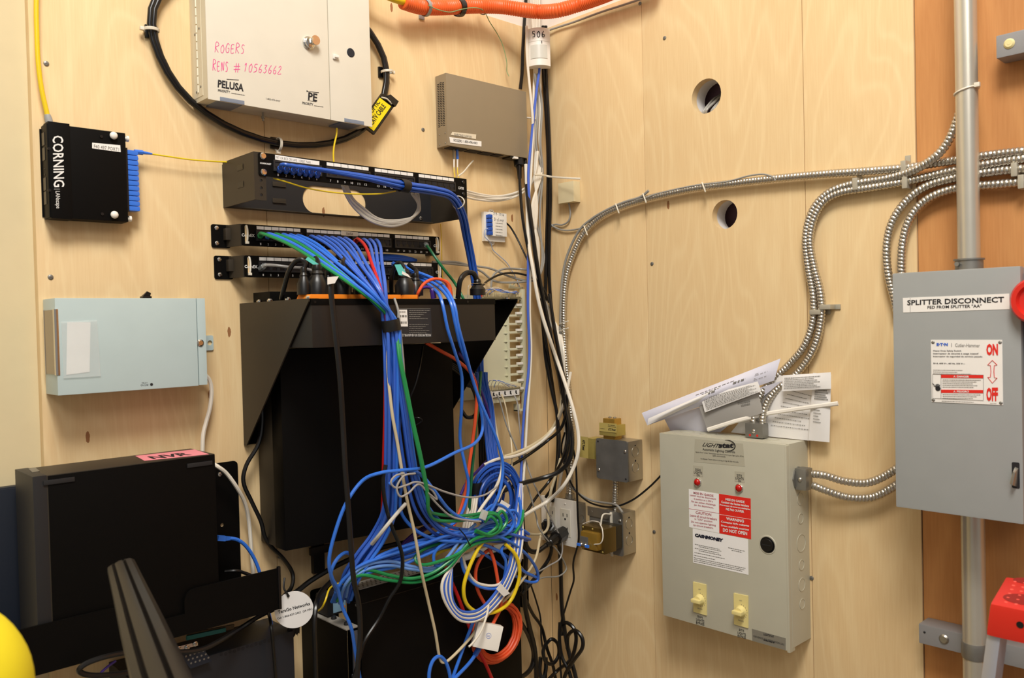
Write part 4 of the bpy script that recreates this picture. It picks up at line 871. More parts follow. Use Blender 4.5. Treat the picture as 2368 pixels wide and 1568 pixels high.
tm = MB().text('PS #1', (0, 0), (.024, 0), (0, .006), 0, bold=.02); tm.v = [(uc-.020+y, vb+.062-x, d-.0002) for x, y, z in tm.v]; t.add('lettering', tm, INK)
t.add('mounting_plate', MB().box(u0-.004, uc-.04, vt-.020, vt+.002, d-.001, d+.001, .0006).cyl((u0+.008, vt-.010, d+.001), (u0+.008, vt-.010, d+.0014), .004), GALV)
t.add('screw', MB().dome((uc-.008, vt-.018, d-.001), (0, 0, 1), .004, .003, 12), CHROME)
JB2 = (u0, u1, vb, vt)
cable('white_wire', 'short white wire curling from the brass transformer terminal', [(1374, 1259, .13), (1388, 1257, .135), (1394, 1245, .135), (1393, 1225, .13), (1388, 1213, .12), (1385, 1208, .1), (1368, 1205, .09), (1348, 1212, .08)], .0013, CWHITE, 'wire', wall='B')

# ---------------------------------------------------------------- armoured conduits
def bx(label, P, r=.0074, group=None, name='flexible_conduit'):
    Q = resample(spline(pts(P, .014, 'B'), 10), .00115)
    return solo(name, MB().tube(Q, r, 14, ridge=(.0064, .24, True)), BXM, label, 'conduit', 'W', Q[0], group), Q
bx('long armoured conduit rising from the double socket, bending right and crossing the whole wall', [(1318, 1148, .02), (1319, 1110, .016), (1321, 1050), (1322, 990), (1318, 930), (1311, 860), (1305, 780), (1304, 700), (1310, 640), (1325, 590), (1350, 540), (1390, 500), (1440, 476), (1500, 458), (1600, 436), (1700, 423), (1800, 412), (1900, 403), (2000, 396), (2095, 388), (2160, 378), (2225, 368), (2300, 357), (2400, 346)])
bx('armoured conduit climbing in an S and bending up behind the steel pipe', [(1741, 990, .035), (1747, 945, .03), (1772, 893, .022), (1820, 848), (1860, 800), (1880, 740), (1880, 680), (1869, 620), (1863, 560), (1870, 510), (1890, 470), (1925, 441), (1975, 425), (2050, 413), (2110, 395, .022), (2160, 365, .03), (2192, 328, .03), (2214, 275, .03), (2225, 235, .03)])
bx('armoured conduit running beside the S-shaped one and leaving to the right behind the pipe', [(1762, 990, .035), (1768, 945, .03), (1793, 905, .022), (1845, 862), (1883, 805), (1899, 740), (1898, 680), (1883, 620), (1873, 560), (1882, 507), (1906, 466), (1945, 445), (2000, 436), (2090, 421), (2150, 407), (2220, 392), (2300, 377), (2400, 362)])
bx('outer of two armoured conduits curving down behind the grey disconnect box', [(2074, 720), (2068, 690), (2055, 640), (2050, 580), (2060, 522), (2090, 472), (2140, 432), (2220, 409), (2300, 397), (2345, 392), (2400, 387)])
bx('inner of two armoured conduits curving down behind the grey disconnect box', [(2088, 660), (2085, 620), (2087, 570), (2098, 520), (2122, 480), (2160, 452), (2220, 434), (2300, 427), (2362, 421), (2400, 418)])
bx('upper short armoured conduit sagging between lighting panel and disconnect box', [(1880, 1096, .04), (1910, 1100, .04), (1950, 1112, .03), (2000, 1117, .025), (2040, 1104, .025), (2085, 1076, .025)])
bx('lower short armoured conduit sagging between lighting panel and disconnect box', [(1880, 1122, .04), (1910, 1134, .04), (1960, 1150, .03), (2010, 1151, .025), (2045, 1138, .025), (2088, 1112, .025)])
bx('short armoured conduit joining the two square zinc boxes', [(1423, 1110, .03), (1423, 1135, .03), (1422, 1160, .025), (1422, 1185, .025)])
for (px, py, a) in ((2089, 386, 0), (1977, 425, 0), (2092, 421, 0), (2345, 392, 0), (2361, 420, 0), (1885, 722, 1), (1908, 710, 1)):
    u, v = B(px, py, .022)
    mb = MB().box(u-.0045, u+.0045, v-.011, v+.011, .0005, .0238, .002) if not a else MB().box(u-.011, u+.011, v-.0045, v+.0045, .0005, .0238, .002)
    mb.box(u-.0045, u+.0045, v+.010, v+.022, .0005, .003, .0005) if not a else mb.box(u+.010, u+.020, v-.0045, v+.0045, .0005, .003, .0005)
    solo('conduit_strap', mb, mat('zinc_strap', 'B8B2A2', .45, metal=.4), {2089: 'strap on the long crossing conduit left of the steel pipe', 1977: 'strap at the upper bend of the S-shaped conduit', 2092: 'strap under the S-shaped pair left of the steel pipe', 2345: 'upper strap right of the steel pipe', 2361: 'lower strap right of the steel pipe', 1885: 'left strap halfway up the S-shaped conduit pair', 1908: 'right strap halfway up the S-shaped conduit pair'}[px], 'strap', 'B', (u, v, 0))
# grey wires tied along the long conduit
cable('grey_cable', 'grey wire tied along the outside of the rising armoured conduit', [(1313, 1140, .02), (1311, 1080, .02), (1310, 1020, .02), (1309, 940, .02), (1300, 860), (1296, 780), (1297, 700), (1301, 640), (1312, 590), (1338, 535), (1370, 505), (1410, 482), (1445, 467), (1480, 456), (1500, 441)], .003, CGREY, wall='B')
cable('grey_cable', 'thin grey wire arching over the long conduit in the middle of the right wall', [(1470, 463, .02), (1497, 456, .022), (1520, 448, .02), (1600, 430, .02), (1680, 420, .02), (1730, 407, .02), (1765, 403, .02), (1788, 410, .02), (1793, 418, .02)], .0018, CGREY, wall='B')
cable('grey_cable', 'grey wire running along the plywood top from the motion sensor to the right', [(1262, 72, .012), (1290, 63, .008), (1330, 50, .008), (1390, 28, .008), (1440, 12, .008), (1500, -8, .008)], .0026, CGREY, wall='B')
for (px, py) in ((1427, 482), (1354, 533), (1304, 746), (1304, 762), (1490, 458), (1627, 433)):
    P = pts([(px-9, py+3, .012, 'B'), (px-9, py+3, .026, 'B'), (px+9, py-3, .026, 'B'), (px+9, py-3, .012, 'B')]) if py > 600 else pts([(px-3, py-9, .012, 'B'), (px-3, py-9, .026, 'B'), (px+4, py+10, .026, 'B'), (px+4, py+10, .012, 'B')])
    solo('cable_tie', MB().tube(spline(P, 3), .0016, 6), TIE, 'small white tie holding the grey wire to the long armoured conduit', 'cable tie', 'W', P[0], 'ties along the armoured conduit')

# ---------------------------------------------------------------- lighting control panel
d = .081; u0 = avg(B(1526, 1000, d)[0], B(1532, 1422, d)[0]); u1 = avg(B(1821.5, 1031, d)[0], B(1823.5, 1507, d)[0]); vt = B(1526, 1000.5, d)[1]; vb = avg(B(1532, 1422, d)[1], B(1823.5, 1507, d)[1])
t = T('lighting_control_panel', 'light grey lighting control panel with red lamps, warning labels and two yellow dials', 'electrical panel', 'B', u0, vb)
t.add('cabinet_body', MB().box(u0+.003, u1+.0005, vb+.004, vt, .0005, d-.010, .0012), BEIGEBOX)
door = t.add('door', MB().box(u0, u1-.003, vb, vt-.0005, d-.011, d, .002).box(u1-.006, u1, vb-.003, vt-.002, d-.020, d, .002), BEIGEBOX)
for k, (py, r_) in enumerate(((1152, .0125), (1198, .0105), (1255, .0175), (1306, .0105), (1352, .0130), (1397, .0105))):
    v_, dd = side('B', 1855, py, u1+.001); t.add('knockout', MB().lathe((u1+.0004, v_, .032), (1, 0, 0), [(r_, 0), (r_, .0008), (r_-.0018, .0008), (r_-.0018, .0002)], 32), BEIGEBOX)
for f, r_ in ((.14, .015), (.32, .019), (.52, .016), (.82, .013)): t.add('knockout', MB().lathe((u0+(u1-u0)*f, vt, .036), (0, 1, 0), [(r_, 0), (r_, .0008), (r_-.0018, .0008), (r_-.0018, .0002)], 32), BEIGEBOX)
def conn(px, py, d_, ax):                # two-conduit clamp connector
    u, v = B(px, py, d_)
    mb = MB().box(u-.020, u+.020, v-.014, v+.016, d_-.012, d_+.012, .006) if ax == 'v' else MB().box(u-.012, u+.018, v-.024, v+.024, d_-.012, d_+.012, .006)
    c_ = t.add('conduit_connector', mb, GALVD)
    t.add('clamp_screw', MB().dome((u, v, d_+.012), (0, 0, 1), .0045, .003, 12), CHROME, c_)
    for s_ in (-1, 1): t.add('peep_hole', MB().lathe((u+s_*.008, v-.008, d_+.012), (0, 0, 1), [(.0024, 0), (.0024, .0004)], 10) if ax == 'v' else MB().lathe((u, v+s_*.012, d_+.012), (0, 0, 1), [(.0024, 0), (.0024, .0004)], 10), RED if ax == 'v' else INK, c_)
conn(1750, 996, .036, 'v')
u_ = u1+.010; v_ = B(1868, 1108, .04)[1]
c_ = t.add('conduit_connector', MB().box(u_-.010, u_+.014, v_-.021, v_+.021, .026, .054, .006).lathe((u_-.010, v_, .04), (1, 0, 0), [(.022, 0), (.022, .003)], 8), GALVD)
t.add('clamp_screw', MB().dome((u_+.002, v_, .054), (0, 0, 1), .0045, .003, 12), CHROME, c_)
de = d+.0003
tx = lambda *a, **k: MB().textpx('B', *a, **k)
t.add('maker_label', MB().quadpx('B', [(1605, 1068), (1723, 1079), (1718, 1026), (1607, 1015)], d, .0003), mat('label_grey', 'B2AD99', .5), door)
m_ = tx('LIGHT', (1624, 1032), (1661, 1036), (1628, 1023), de, shear=.2, bold=.008); m_.textpx('B', 'stat', (1661, 1036), (1697, 1036), (1661, 1025), de, shear=.1, bold=.05)
cu_, cv_ = B(1683, 1030, de); P = [(cu_+.0165*cos(a), cv_+.0105*sin(a), de+.0004) for a in [pi*.62-i*pi*1.22/22 for i in range(23)]]
m_.tube(P, [.0002+.0009*sin(pi*i/22) for i in range(23)], 5)
t.add('logo', m_, INK, door)
t.add('lettering', tx('Automatic Lighting Controls', (1625, 1043), (1700, 1050), (1625, 1036), de, bold=.008), INK, door)
m_ = tx('Signals from "e-Stat" thermostats and photocell bring on Sign Lights & Site', (1609, 1047.5), (1720, 1058), (1609, 1043.5), de)
m_.textpx('B', 'Lights automatically', (1648, 1056), (1678, 1059), (1648, 1051.5), de); m_.textpx('B', 'Use Bypass Timers below to bring on Sign & Site manually', (1620, 1063), (1708, 1071), (1620, 1059), de)
t.add('lettering', m_, INK, door)
for px, py, tp in ((1614, 1115, 'SIGN'), (1710, 1128.5, 'SITE')):
    t.add('lamp_label', MB().quadpx('B', [(px-11, py-15), (px+12, py-12), (px+12, py-37), (px-11, py-39)], d, .0003), mat('label_grey', 'B2AD99', .5), door)
    m_ = tx(tp, (px-6, py-26.5), (px+6, py-25), (px-6, py-32), de, bold=.01); m_.textpx('B', 'LIGHTS', (px-9, py-20.5), (px+10, py-18), (px-9, py-26), de, bold=.01); m_.textpx('B', 'ON', (px-3, py-14), (px+4, py-13), (px-3, py-19), de, bold=.01)
    t.add('lettering', m_, INK, door)
    u, v = B(px, py, d); l_ = t.add('indicator_bezel', MB().lathe((u, v, d), (0, 0, 1), [(.0088, 0), (.0088, .002), (.0075, .003)], 24), CHROME, door)
    t.add('indicator_lens', MB().dome((u, v, d+.0025), (0, 0, 1), .0072, .006, 20), REDJ, door)
def lab(q, m_, nm='warning_label'): return t.add(nm, MB().quadpx('B', q, d, .0004), m_, door)
lab([(1594, 1219), (1663, 1233), (1662, 1142), (1593, 1131)], PAPER); lab([(1664, 1233), (1737, 1247), (1736, 1153), (1663, 1142)], REDL)
t.add('divider', MB().quadpx('B', [(1593, 1176.5), (1663, 1187.5), (1663, 1186.8), (1593, 1175.8)], d+.0004), REDINK, door); t.add('divider', MB().quadpx('B', [(1664, 1190), (1736, 1201.5), (1736, 1200.8), (1664, 1189.2)], d+.0004), WINK, door)
def block(x0, y0, w, sl, rows, m_, bold=.012):
    mm = MB()
    for cx_, wd, dy, h_, s_ in rows:
        a = (x0+cx_-wd/2, y0+dy+sl*(cx_-wd/2)); b = (x0+cx_+wd/2, y0+dy+sl*(cx_+wd/2)); mm.textpx('B', s_, a, b, (a[0], a[1]-h_), de+.0003, bold=bold)
    t.add('lettering', mm, m_, door)
block(1593, 1131, 69, .16, [(34, 46, 13-4, 5, 'MISE EN GARDE'), (33, 60, 20-4, 5, 'Laisser tous les disjoncteurs'), (34, 44, 27-4, 5, 'la position en « ON »'), (34, 56, 34-4, 5.2, "Ne pas utiliser d'éclairage"), (35, 45, 41-4, 5, 'par des disjoncteurs.')], REDINK)
block(1593, 1176, 69, .16, [(34, 36, 14-5, 6, 'CAUTION'), (34, 62, 22-5, 5, 'Leave all circuit breakers'), (34, 41, 29.5-5, 5, 'in "ON" position'), (34, 57, 37-5, 5, 'Do not operate lighting'), (34, 46, 44-5, 5, 'by circuit breakers.')], REDINK)
block(1664, 1142, 72, .155, [(36, 44, 15-2, 5.5, 'MISE EN GARDE'), (36, 64, 22.5-2, 5.5, 'Contient des hautes tensions'), (36, 70, 30-2, 5, 'Provenant de sources multiples'), (36, 42, 38.5-3, 5.5, 'NE PAS OUVRIR')], WINK, .03)
block(1664, 1190, 72, .16, [(36, 41, 13-3, 7, 'WARNING'), (36, 65, 22-3, 6, 'Contains high voltages'), (36, 64, 31-3, 6, 'From multiple sources'), (36, 56, 42-4, 8, 'DO NOT OPEN')], WINK, .03)
lab([(1603, 1301), (1731, 1329.5), (1730, 1247), (1602, 1222)], PAPER, 'instruction_label')
t.add('logo', tx('CASHMONEY', (1607, 1241), (1673, 1254), (1607, 1233), de+.0003, bold=.075, shear=.15), mat('navy_ink', '15182C', .6), door)
R = []
for i, (xa, xb) in enumerate(((1607, 1664), (1616, 1668), (1607, 1663), (1616, 1668), (1606, 1676), (1605, 1654), (1605, 1724), (1605, 1722), (1605, 1717))):
    y = (1259, 1264.5, 1268, 1274, 1278, 1284.5, 1290, 1294, 1298)[i]; R.append(((xa, y), (xb, y+(xb-xa)*.21), 2.4))
R += [((1684, 1267), (1723, 1275.5), 2.4), ((1692, 1273), (1716, 1278), 2.4)]
t.add('small_print', MB().scrib('B', R, de+.0001, 11), INKG, door)
u, v = B(1775, 1260, d)
k_ = t.add('latch', MB().lathe((u, v, d), (0, 0, 1), [(.0155, 0), (.0145, .0015), (.0125, .001), (.0125, .002), (.0115, .0035)], 32), BLK2, door); t.add('latch_slot', MB().box(u-.009, u+.009, v-.0008, v+.0008, d+.0033, d+.004), DKGREY, k_)
t.add('latch_ring', MB().lathe((u, v, d), (0, 0, 1), [(.0185, 0), (.0175, .0008), (.0155, .0008)], 32, cap=False), BEIGEBOX, door)
YP = mat('yellow_timer_plastic', 'E6D690', .4)
for (a, b, c, e), kc, tp, ty in ((((1605, 1414), (1635, 1423), (1634, 1352), (1604, 1345)), (1620, 1386), 'SIGN', (1610, 1420)), (((1699, 1443), (1731, 1452), (1731, 1378), (1698, 1371)), (1715, 1413), 'SITE', (1706, 1451))):
    pl = t.add('timer_plate', MB().quadpx('B', [a, b, c, e], d, .0025), YP, door)
    u, v = B(kc[0], kc[1], d)
    t.add('timer_dial', MB().lathe((u, v, d+.0025), (0, 0, 1), [(.0115, 0), (.0105, .004), (.0085, .010)], 24).box(u-.0105, u+.0105, v-.0036, v+.0036, d+.008, d+.020, .002), YP, pl)
    dm = MB()
    for i in range(9): a_ = -pi*.45+i*.36; dm.box(u+.0135*cos(a_)-.0004, u+.0135*cos(a_)+.0004, v+.0135*sin(a_)-.0009, v+.0135*sin(a_)+.0009, d+.0026, d+.0029)
    dm.text('OFF', (u-.003, v+.020), (u+.003, v+.020), (u-.003, v+.0222), d+.0026).text('MINUTES', (u-.006, v-.020), (u+.006, v-.020), (u-.006, v-.0175), d+.0026)
    t.add('dial_scale', dm, INKG, pl)
    x, y = ty; m_ = tx(tp, (x+3, y+7.5), (x+15, y+10.5), (x+3, y+2.5), de, bold=.01); m_.textpx('B', 'LIGHTS', (x, y+15), (x+19, y+20), (x, y+9), de, bold=.01); m_.textpx('B', 'BYPASS', (x, y+22.5), (x+19, y+27), (x, y+16.5), de, bold=.01)
    t.add('lettering', m_, INK, door)
t.add('rating_plate', MB().quadpx('B', [(1740, 1482), (1817, 1504), (1817, 1476), (1739, 1454)], d, .0004), mat('dark_silver_label', '8C897E', .4, metal=.3), door)
m_ = tx('LIGHTSTAT', (1766, 1469), (1790, 1475), (1766, 1464), de+.0001, bold=.02); m_.textpx('B', 'FOR SERVICE AND INFORMATION CALL', (1743, 1473), (1814, 1492.5), (1743, 1469), de+.0001); m_.scrib('B', [((1766, 1481), (1792, 1488), 4)], de+.0001)
t.add('lettering', m_, INK, door)

# ---------------------------------------------------------------- papers stuffed behind the conduits
def sheet(name, label, corners, m_, parent=None, nx=10, sag=.004, seed=1, prints=(), th=.0004, holes=0):
    R = random.Random(seed); c = [V(world('B', *B(x, y, dd), dd)) for x, y, dd in corners]  # BL BR TR TL
    mb = MB(); g = []
    for j in range(nx+1):
        for i in range(nx+1):
            a, b = i/nx, j/nx; p = c[0]*(1-a)*(1-b)+c[1]*a*(1-b)+c[2]*a*b+c[3]*(1-a)*b
            g.append(p+V((-sag*sin(pi*a)*sin(pi*b*.9+.2), 0, 0)))
    n = (nx+1)**2; fs = [(j*(nx+1)+i, j*(nx+1)+i+1, (j+1)*(nx+1)+i+1, (j+1)*(nx+1)+i) for j in range(nx) for i in range(nx)]
    mb.add(g, fs).add([p+V((th, 0, 0)) for p in g], [f[::-1] for f in fs]); o = solo(name, mb, m_, label, 'paper', 'W', c[0])
    if prints:
        pm = MB()
        for (a0, a1, b, hh) in prints:      # dashes in sheet coordinates
            x = a0
            while x < a1:
                w_ = R.uniform(.008, .03); q = []
                for aa, bb in ((x, b), (min(x+w_, a1), b), (min(x+w_, a1), b+hh), (x, b+hh)):
                    p = c[0]*(1-aa)*(1-bb)+c[1]*aa*(1-bb)+c[2]*aa*bb+c[3]*(1-aa)*bb; q.append(p+V((-sag*sin(pi*aa)*sin(pi*bb*.9+.2)-.0012, 0, 0)))
                pm.add(q, [(0, 1, 2, 3)]); x += w_+.008
        link('printing', pm, INKG, o, c[0])
    return o
VIO = mat('drawing_paper', 'DDDCEA', .75); PGREY = mat('plastic_sleeve_grey', 'B4B0AA', .25, alpha=.75)
rows = lambda a0, a1, b0, b1, n, h: [(a0, a1-.06*(i % 3), b0+(b1-b0)*i/n, h) for i in range(n)]
sheet('paper_sheet', 'printed sheet with drawing details at the right end of the paper bundle', [(1870, 1018, .022), (1918, 1023, .022), (1922, 866, .03), (1880, 862, .03)], PAPER, seed=2, prints=rows(.2, .9, .62, .78, 5, .02)+rows(.2, .6, .28, .5, 5, .012))
sheet('paper_sheet', 'white letter sheet standing behind the two rising conduits', [(1690, 1000, .012), (1880, 1020, .014), (1889, 898, .022), (1800, 866, .022)], PAPER, seed=4, prints=rows(.45, .95, .2, .9, 10, .010))
sheet('paper_sheet', 'pale violet drawing sheet resting on top of the lighting panel', [(1550, 996, .012), (1665, 1000, .014), (1810, 880, .03), (1536, 968, .03)], VIO, seed=5)
sheet('paper_sheet', 'rolled upper edge of a large drawing sticking up to the right', [(1497, 984, .045), (1790, 880, .03), (1805, 829, .03), (1484, 955, .04)], VIO, seed=6, sag=.018, prints=[(.45, .72, .72, .03), (.5, .62, .62, .03), (.72, .80, .55, .10), (.55, .60, .5, .08)]+rows(.86, .94, .35, .8, 6, .02))
sheet('paper_sheet', 'lower rolled flap of the large drawing pointing left', [(1497, 984, .055), (1640, 918, .05), (1668, 893, .05), (1499, 968, .052)], PAPER, seed=7, sag=.010)
sheet('paper_sheet', 'strip of printed instructions lying slanted across the drawing', [(1630, 954, .05), (1760, 905, .045), (1752, 882, .045), (1620, 918, .05)], PAPER, seed=8, sag=.003, prints=rows(.05, .95, .1, .9, 8, .04))
sheet('paper_sheet', 'slanted printed strip at the upper right of the paper bundle', [(1808, 905, .04), (1922, 899, .035), (1921, 861, .035), (1810, 868, .04)], PAPER, seed=9, sag=.003, prints=rows(.05, .8, .15, .9, 7, .04))
sheet('plastic_sleeve', 'grey translucent binder sleeve in the middle of the paper bundle', [(1636, 994, .04), (1765, 955, .04), (1752, 905, .036), (1612, 928, .045)], PGREY, seed=10, sag=.003, prints=[(.66, .86, .62, .08), (.7, .84, .5, .07)])
P = pts([(1636, 994, .050, 'B'), (1700, 974, .047, 'B'), (1770, 957, .03, 'B'), (1850, 945, .03, 'B'), (1938, 933, .03, 'B')])
so = solo('binding_strip', MB().tube(P, .0042, 6, flat=(0, 0, 1)), WHITEP, 'white plastic binding strip slanting across the paper bundle', 'binding strip', 'W', P[0])

# ---------------------------------------------------------------- disconnect switch
d = .15; u0 = avg(B(2065.5, 630, d)[0], B(2069, 1172, d)[0]); u1 = avg(B(2364, 616, d)[0], B(2363, 1213, d)[0]); vt = avg(B(2066, 631, d)[1], B(2364, 616, d)[1]); vb = avg(B(2069, 1172, d)[1], B(2364, 1213, d)[1])
t = T('disconnect_switch', 'large grey safety switch box labelled SPLITTER DISCONNECT', 'electrical box', 'B', u0, vb)
t.add('enclosure_body', MB().box(u0+.002, u1-.001, vb+.003, vt-.001, .012, d-.012, .002), GREYBOX)
for vv in (vb+.03, vt-.03): t.add('mounting_rail', MB().box(u0+.06, u1-.03, vv-.01, vv+.01, -.0025, .012, .001), GALVD)
door = t.add('door', MB().box(u0, u1, vb, vt, d-.014, d, .003), GREYBOX)
q = [(2089, 723), (2335, 715), (2334, 679), (2088, 689)]
t.add('name_label', MB().quadpx('B', q, d, .0005), LABEL, door)
m_ = MB().textpx('B', 'SPLITTER DISCONNECT', (2098, 706), (2322, 699), (2098, 694), d+.0006, bold=.022); t.add('lettering', m_, INK, door)
t.add('lettering', MB().textpx('B', 'FED FROM SPLITTER "AA"', (2145, 714), (2270, 711), (2145, 707), d+.0006, bold=.015), INK, door)
t.add('label_joint', MB().quadpx('B', [(2104.5, 722), (2105.2, 722), (2105.2, 689), (2104.5, 689)], d+.0005), INKG, door)
t.add('rating_plate', MB().quadpx('B', [(2155, 929.5), (2320, 937), (2318, 786), (2153, 786)], d, .0008), LABEL, door)
for px, py in ((2158, 792), (2313, 792), (2159, 925), (2315, 932)): u, v = B(px, py, d); t.add('rivet', MB().dome((u, v, d+.0008), (0, 0, 1), .0026, .001, 12), GALVD, door)
dp = d+.0010
t.add('maker_mark', MB().textpx('B', 'E·T·N', (2166, 800), (2192, 800), (2166, 793), dp, bold=.05), BLUEINK, door)
t.add('lettering', MB().textpx('B', 'Cutler-Hammer', (2209, 802), (2266, 803), (2209, 794), dp).textpx('B', '|', (2200, 802), (2201, 802), (2200, 793), dp), INKG, door)
m_ = MB()
for i, (s_, xb, h_) in enumerate((('Heavy Duty Safety Switch', 2223, 4), ('Interrupteur de sécurité à usage intensif', 2263, 4), ('Interruptor de seguridad de servicio pesado', 2272, 4))): m_.textpx('B', s_, (2158, 813.5+i*6.5), (xb, 813.7+i*6.7), (2158, 809.5+i*6.5), dp, bold=.02)
m_.textpx('B', '30 A, 600 V~, 60 Hz, 250 V---', (2158, 842), (2232, 843), (2158, 838.5), dp, bold=.02); t.add('lettering', m_, INK, door)
R = [((2158, 856+i*4.3), (2226-(i % 2)*12+20*(i == 2), 857+i*4.4), 2) for i in range(3)]
for y0 in (879, 913): R += [((2180, y0+i*4.2), (2268-(i*9 % 20), y0+.8+i*4.2), 2.2) for i in range(5 if y0 == 879 else 3)]
R += [((2178, 928), (2252, 930.5), 2), ((2290, 933), (2305, 933.5), 1.6)]
t.add('small_print', MB().scrib('B', R, dp, 13), INKG, door)
for y0, s_ in ((871, 'DANGER'), (905.5, 'PELIGRO')):
    t.add('red_bar', MB().quadpx('B', [(2176, y0+3), (2274, y0+3.8), (2274, y0-3.6), (2176, y0-4.4)], dp), REDL, door)
    t.add('lettering', MB().textpx('B', s_, (2213, y0+2), (2241, y0+2.3), (2213, y0-2.4), dp+.0004, bold=.03).textpx('B', 'A', (2205, y0+2), (2210, y0+2), (2205, y0-2.4), dp+.0004), WINK, door)
mb = MB()
for a, b in (((2157, 921), (2157, 865)), ((2157, 865), (2274, 867)), ((2274, 867), (2274, 926)), ((2157, 921), (2274, 926)), ((2176, 922), (2176, 865))):
    P = pts([(a[0], a[1], dp+.0003, 'B'), (b[0], b[1], dp+.0003, 'B')]); mb.tube(tw('B', P), .00025, 4)
t.add('frame_lines', mb, INKG, door)
cx_, cy_ = B(2169, 894, dp); hm = MB()
for k in range(4): hm.tube([(cx_-.003+k*.0016, cy_-.001, dp+.0003), (cx_-.003+k*.0018, cy_+.0045-abs(k-1.5)*.001, dp+.0003)], .0007, 5)
hm.lathe((cx_, cy_-.003, dp+.0002), (0, 0, 1), [(.0038, 0), (.0038, .0003)], 12).tube([(cx_-.008, cy_+.005, dp+.0003), (cx_-.005, cy_+.002, dp+.0003), (cx_-.006, cy_+.001, dp+.0003), (cx_-.001, cy_-.001, dp+.0003)], .0005, 4)
t.add('hazard_symbol', hm, INK, door)
for s_, ya, yb in (('ON', 822, 795), ('OFF', 928, 896)): t.add('lettering', MB().textpx('B', s_, (2281, ya), (2308, ya), (2281, yb), dp, bold=.05), REDL, door)
def upx(L): return [B(x, y, dp) for x, y in L]
ar = upx([(2295, 833), (2306, 844), (2299.5, 845), (2298.5, 859), (2299.5, 873), (2306, 874), (2295, 886), (2284, 872), (2290.5, 872), (2291.5, 859), (2290.5, 845), (2284, 844)])
t.add('arrow', MB().tube([(a, b, dp+.0003) for a, b in ar], .00045, 4, closed=True), REDL, door)
u, v = B(2351, 1101, d); t.add('door_latch', MB().poly(rrect(u-.006, u+.004, v-.018, v+.020, .002), d, d+.0006), INK, door)
t.add('latch_lever', MB().hexa([(u-.004, v-.016, d), (u+.001, v-.016, d), (u+.003, v+.012, d), (u-.002, v+.014, d), (u-.006, v-.010, d+.012), (u-.002, v-.012, d+.012), (u+.001, v+.006, d+.010), (u-.002, v+.008, d+.010)], .001), GALV, door)
# red handle on its right flank
c_ = (u1+.023, B(2350, 697, d)[1], d-.004)
h_ = t.add('handle_knob', MB().lathe((c_[0], c_[1], d-.02), (0, 0, 1), [(.030, 0), (.0335, .006), (.0335, .034), (.030, .040), (.024, .040), (.021, .034), (.006, .032)], 40), RED)
t.add('handle_lever', MB().hexa([(u1+.010, c_[1]-.11, d-.03), (u1+.030, c_[1]-.11, d-.03), (u1+.030, c_[1], d-.03), (u1+.010, c_[1], d-.03), (u1+.010, c_[1]-.11, d-.015), (u1+.030, c_[1]-.11, d-.015), (u1+.030, c_[1], d-.008), (u1+.010, c_[1], d-.008)], .003), NAVY)
t.add('side_guard', MB().box(u1-.001, u1+.010, vb+.05, vt-.01, .03, d-.02, .002), NAVY)
u, v = B(2112, 628, .06); t.add('top_screw', MB().dome((u, vt, .10), (0, 1, 0), .004, .004, 12), CHROME)
# ---------------------------------------------------------------- steel pipe and its channels
dc = .058; uc = avg(B(2224, 0, dc)[0], B(2249, 600, dc)[0], B(2251, 1300, dc)[0]); rp = .0165
t = T('steel_conduit_pipe', 'thick vertical galvanised pipe entering the top of the grey disconnect box', 'pipe', 'B', uc, vt)
t.add('pipe', MB().cyl((uc, vt+.006, dc), (uc, TOP, dc), rp, n=36), EMTM)
t.add('coupling', MB().lathe((uc, vt, dc), (0, 1, 0), [(.0205, 0), (.0205, .018), (.0225, .018), (.0225, .0205), (.0175, .0205)], 32).cyl((uc-.010, vt+.012, dc+.018), (uc-.010, vt+.012, dc+.026), .0035, n=10), GALVD)
P = [(uc+(rp+.001)*cos(2*pi*i/30), B(2233, 211, dc)[1]+.004*cos(2*pi*i/30), dc+(rp+.001)*sin(2*pi*i/30)) for i in range(30)]
t.add('cable_tie', MB().tube(P, .0018, 6, closed=True).box(uc+rp-.002, uc+rp+.006, P[0][1]-.003, P[0][1]+.004, dc+.006, dc+.012, .001), TIE)
t = T('steel_conduit_pipe', 'vertical galvanised pipe leaving the bottom of the grey disconnect box, clamped to a steel channel', 'pipe', 'B', uc, FLOOR)
t.add('pipe', MB().cyl((uc, FLOOR, dc), (uc, vb-.001, dc), rp+.001, n=36), EMTM); t.add('collar', MB().cyl((uc, vb-.012, dc), (uc, vb, dc), .020, n=28), DKGREY)
v_ = B(2249, 1503, dc)[1]
t.add('pipe_clamp', MB().lathe((uc, v_-.012, dc), (0, 1, 0), [(.0185, 0), (.0195, .004), (.0195, .022), (.0185, .026)], 32).box(uc+.016, uc+.034, v_-.008, v_+.010, dc-.004, dc+.004, .001), GALVD)
d_ = .040
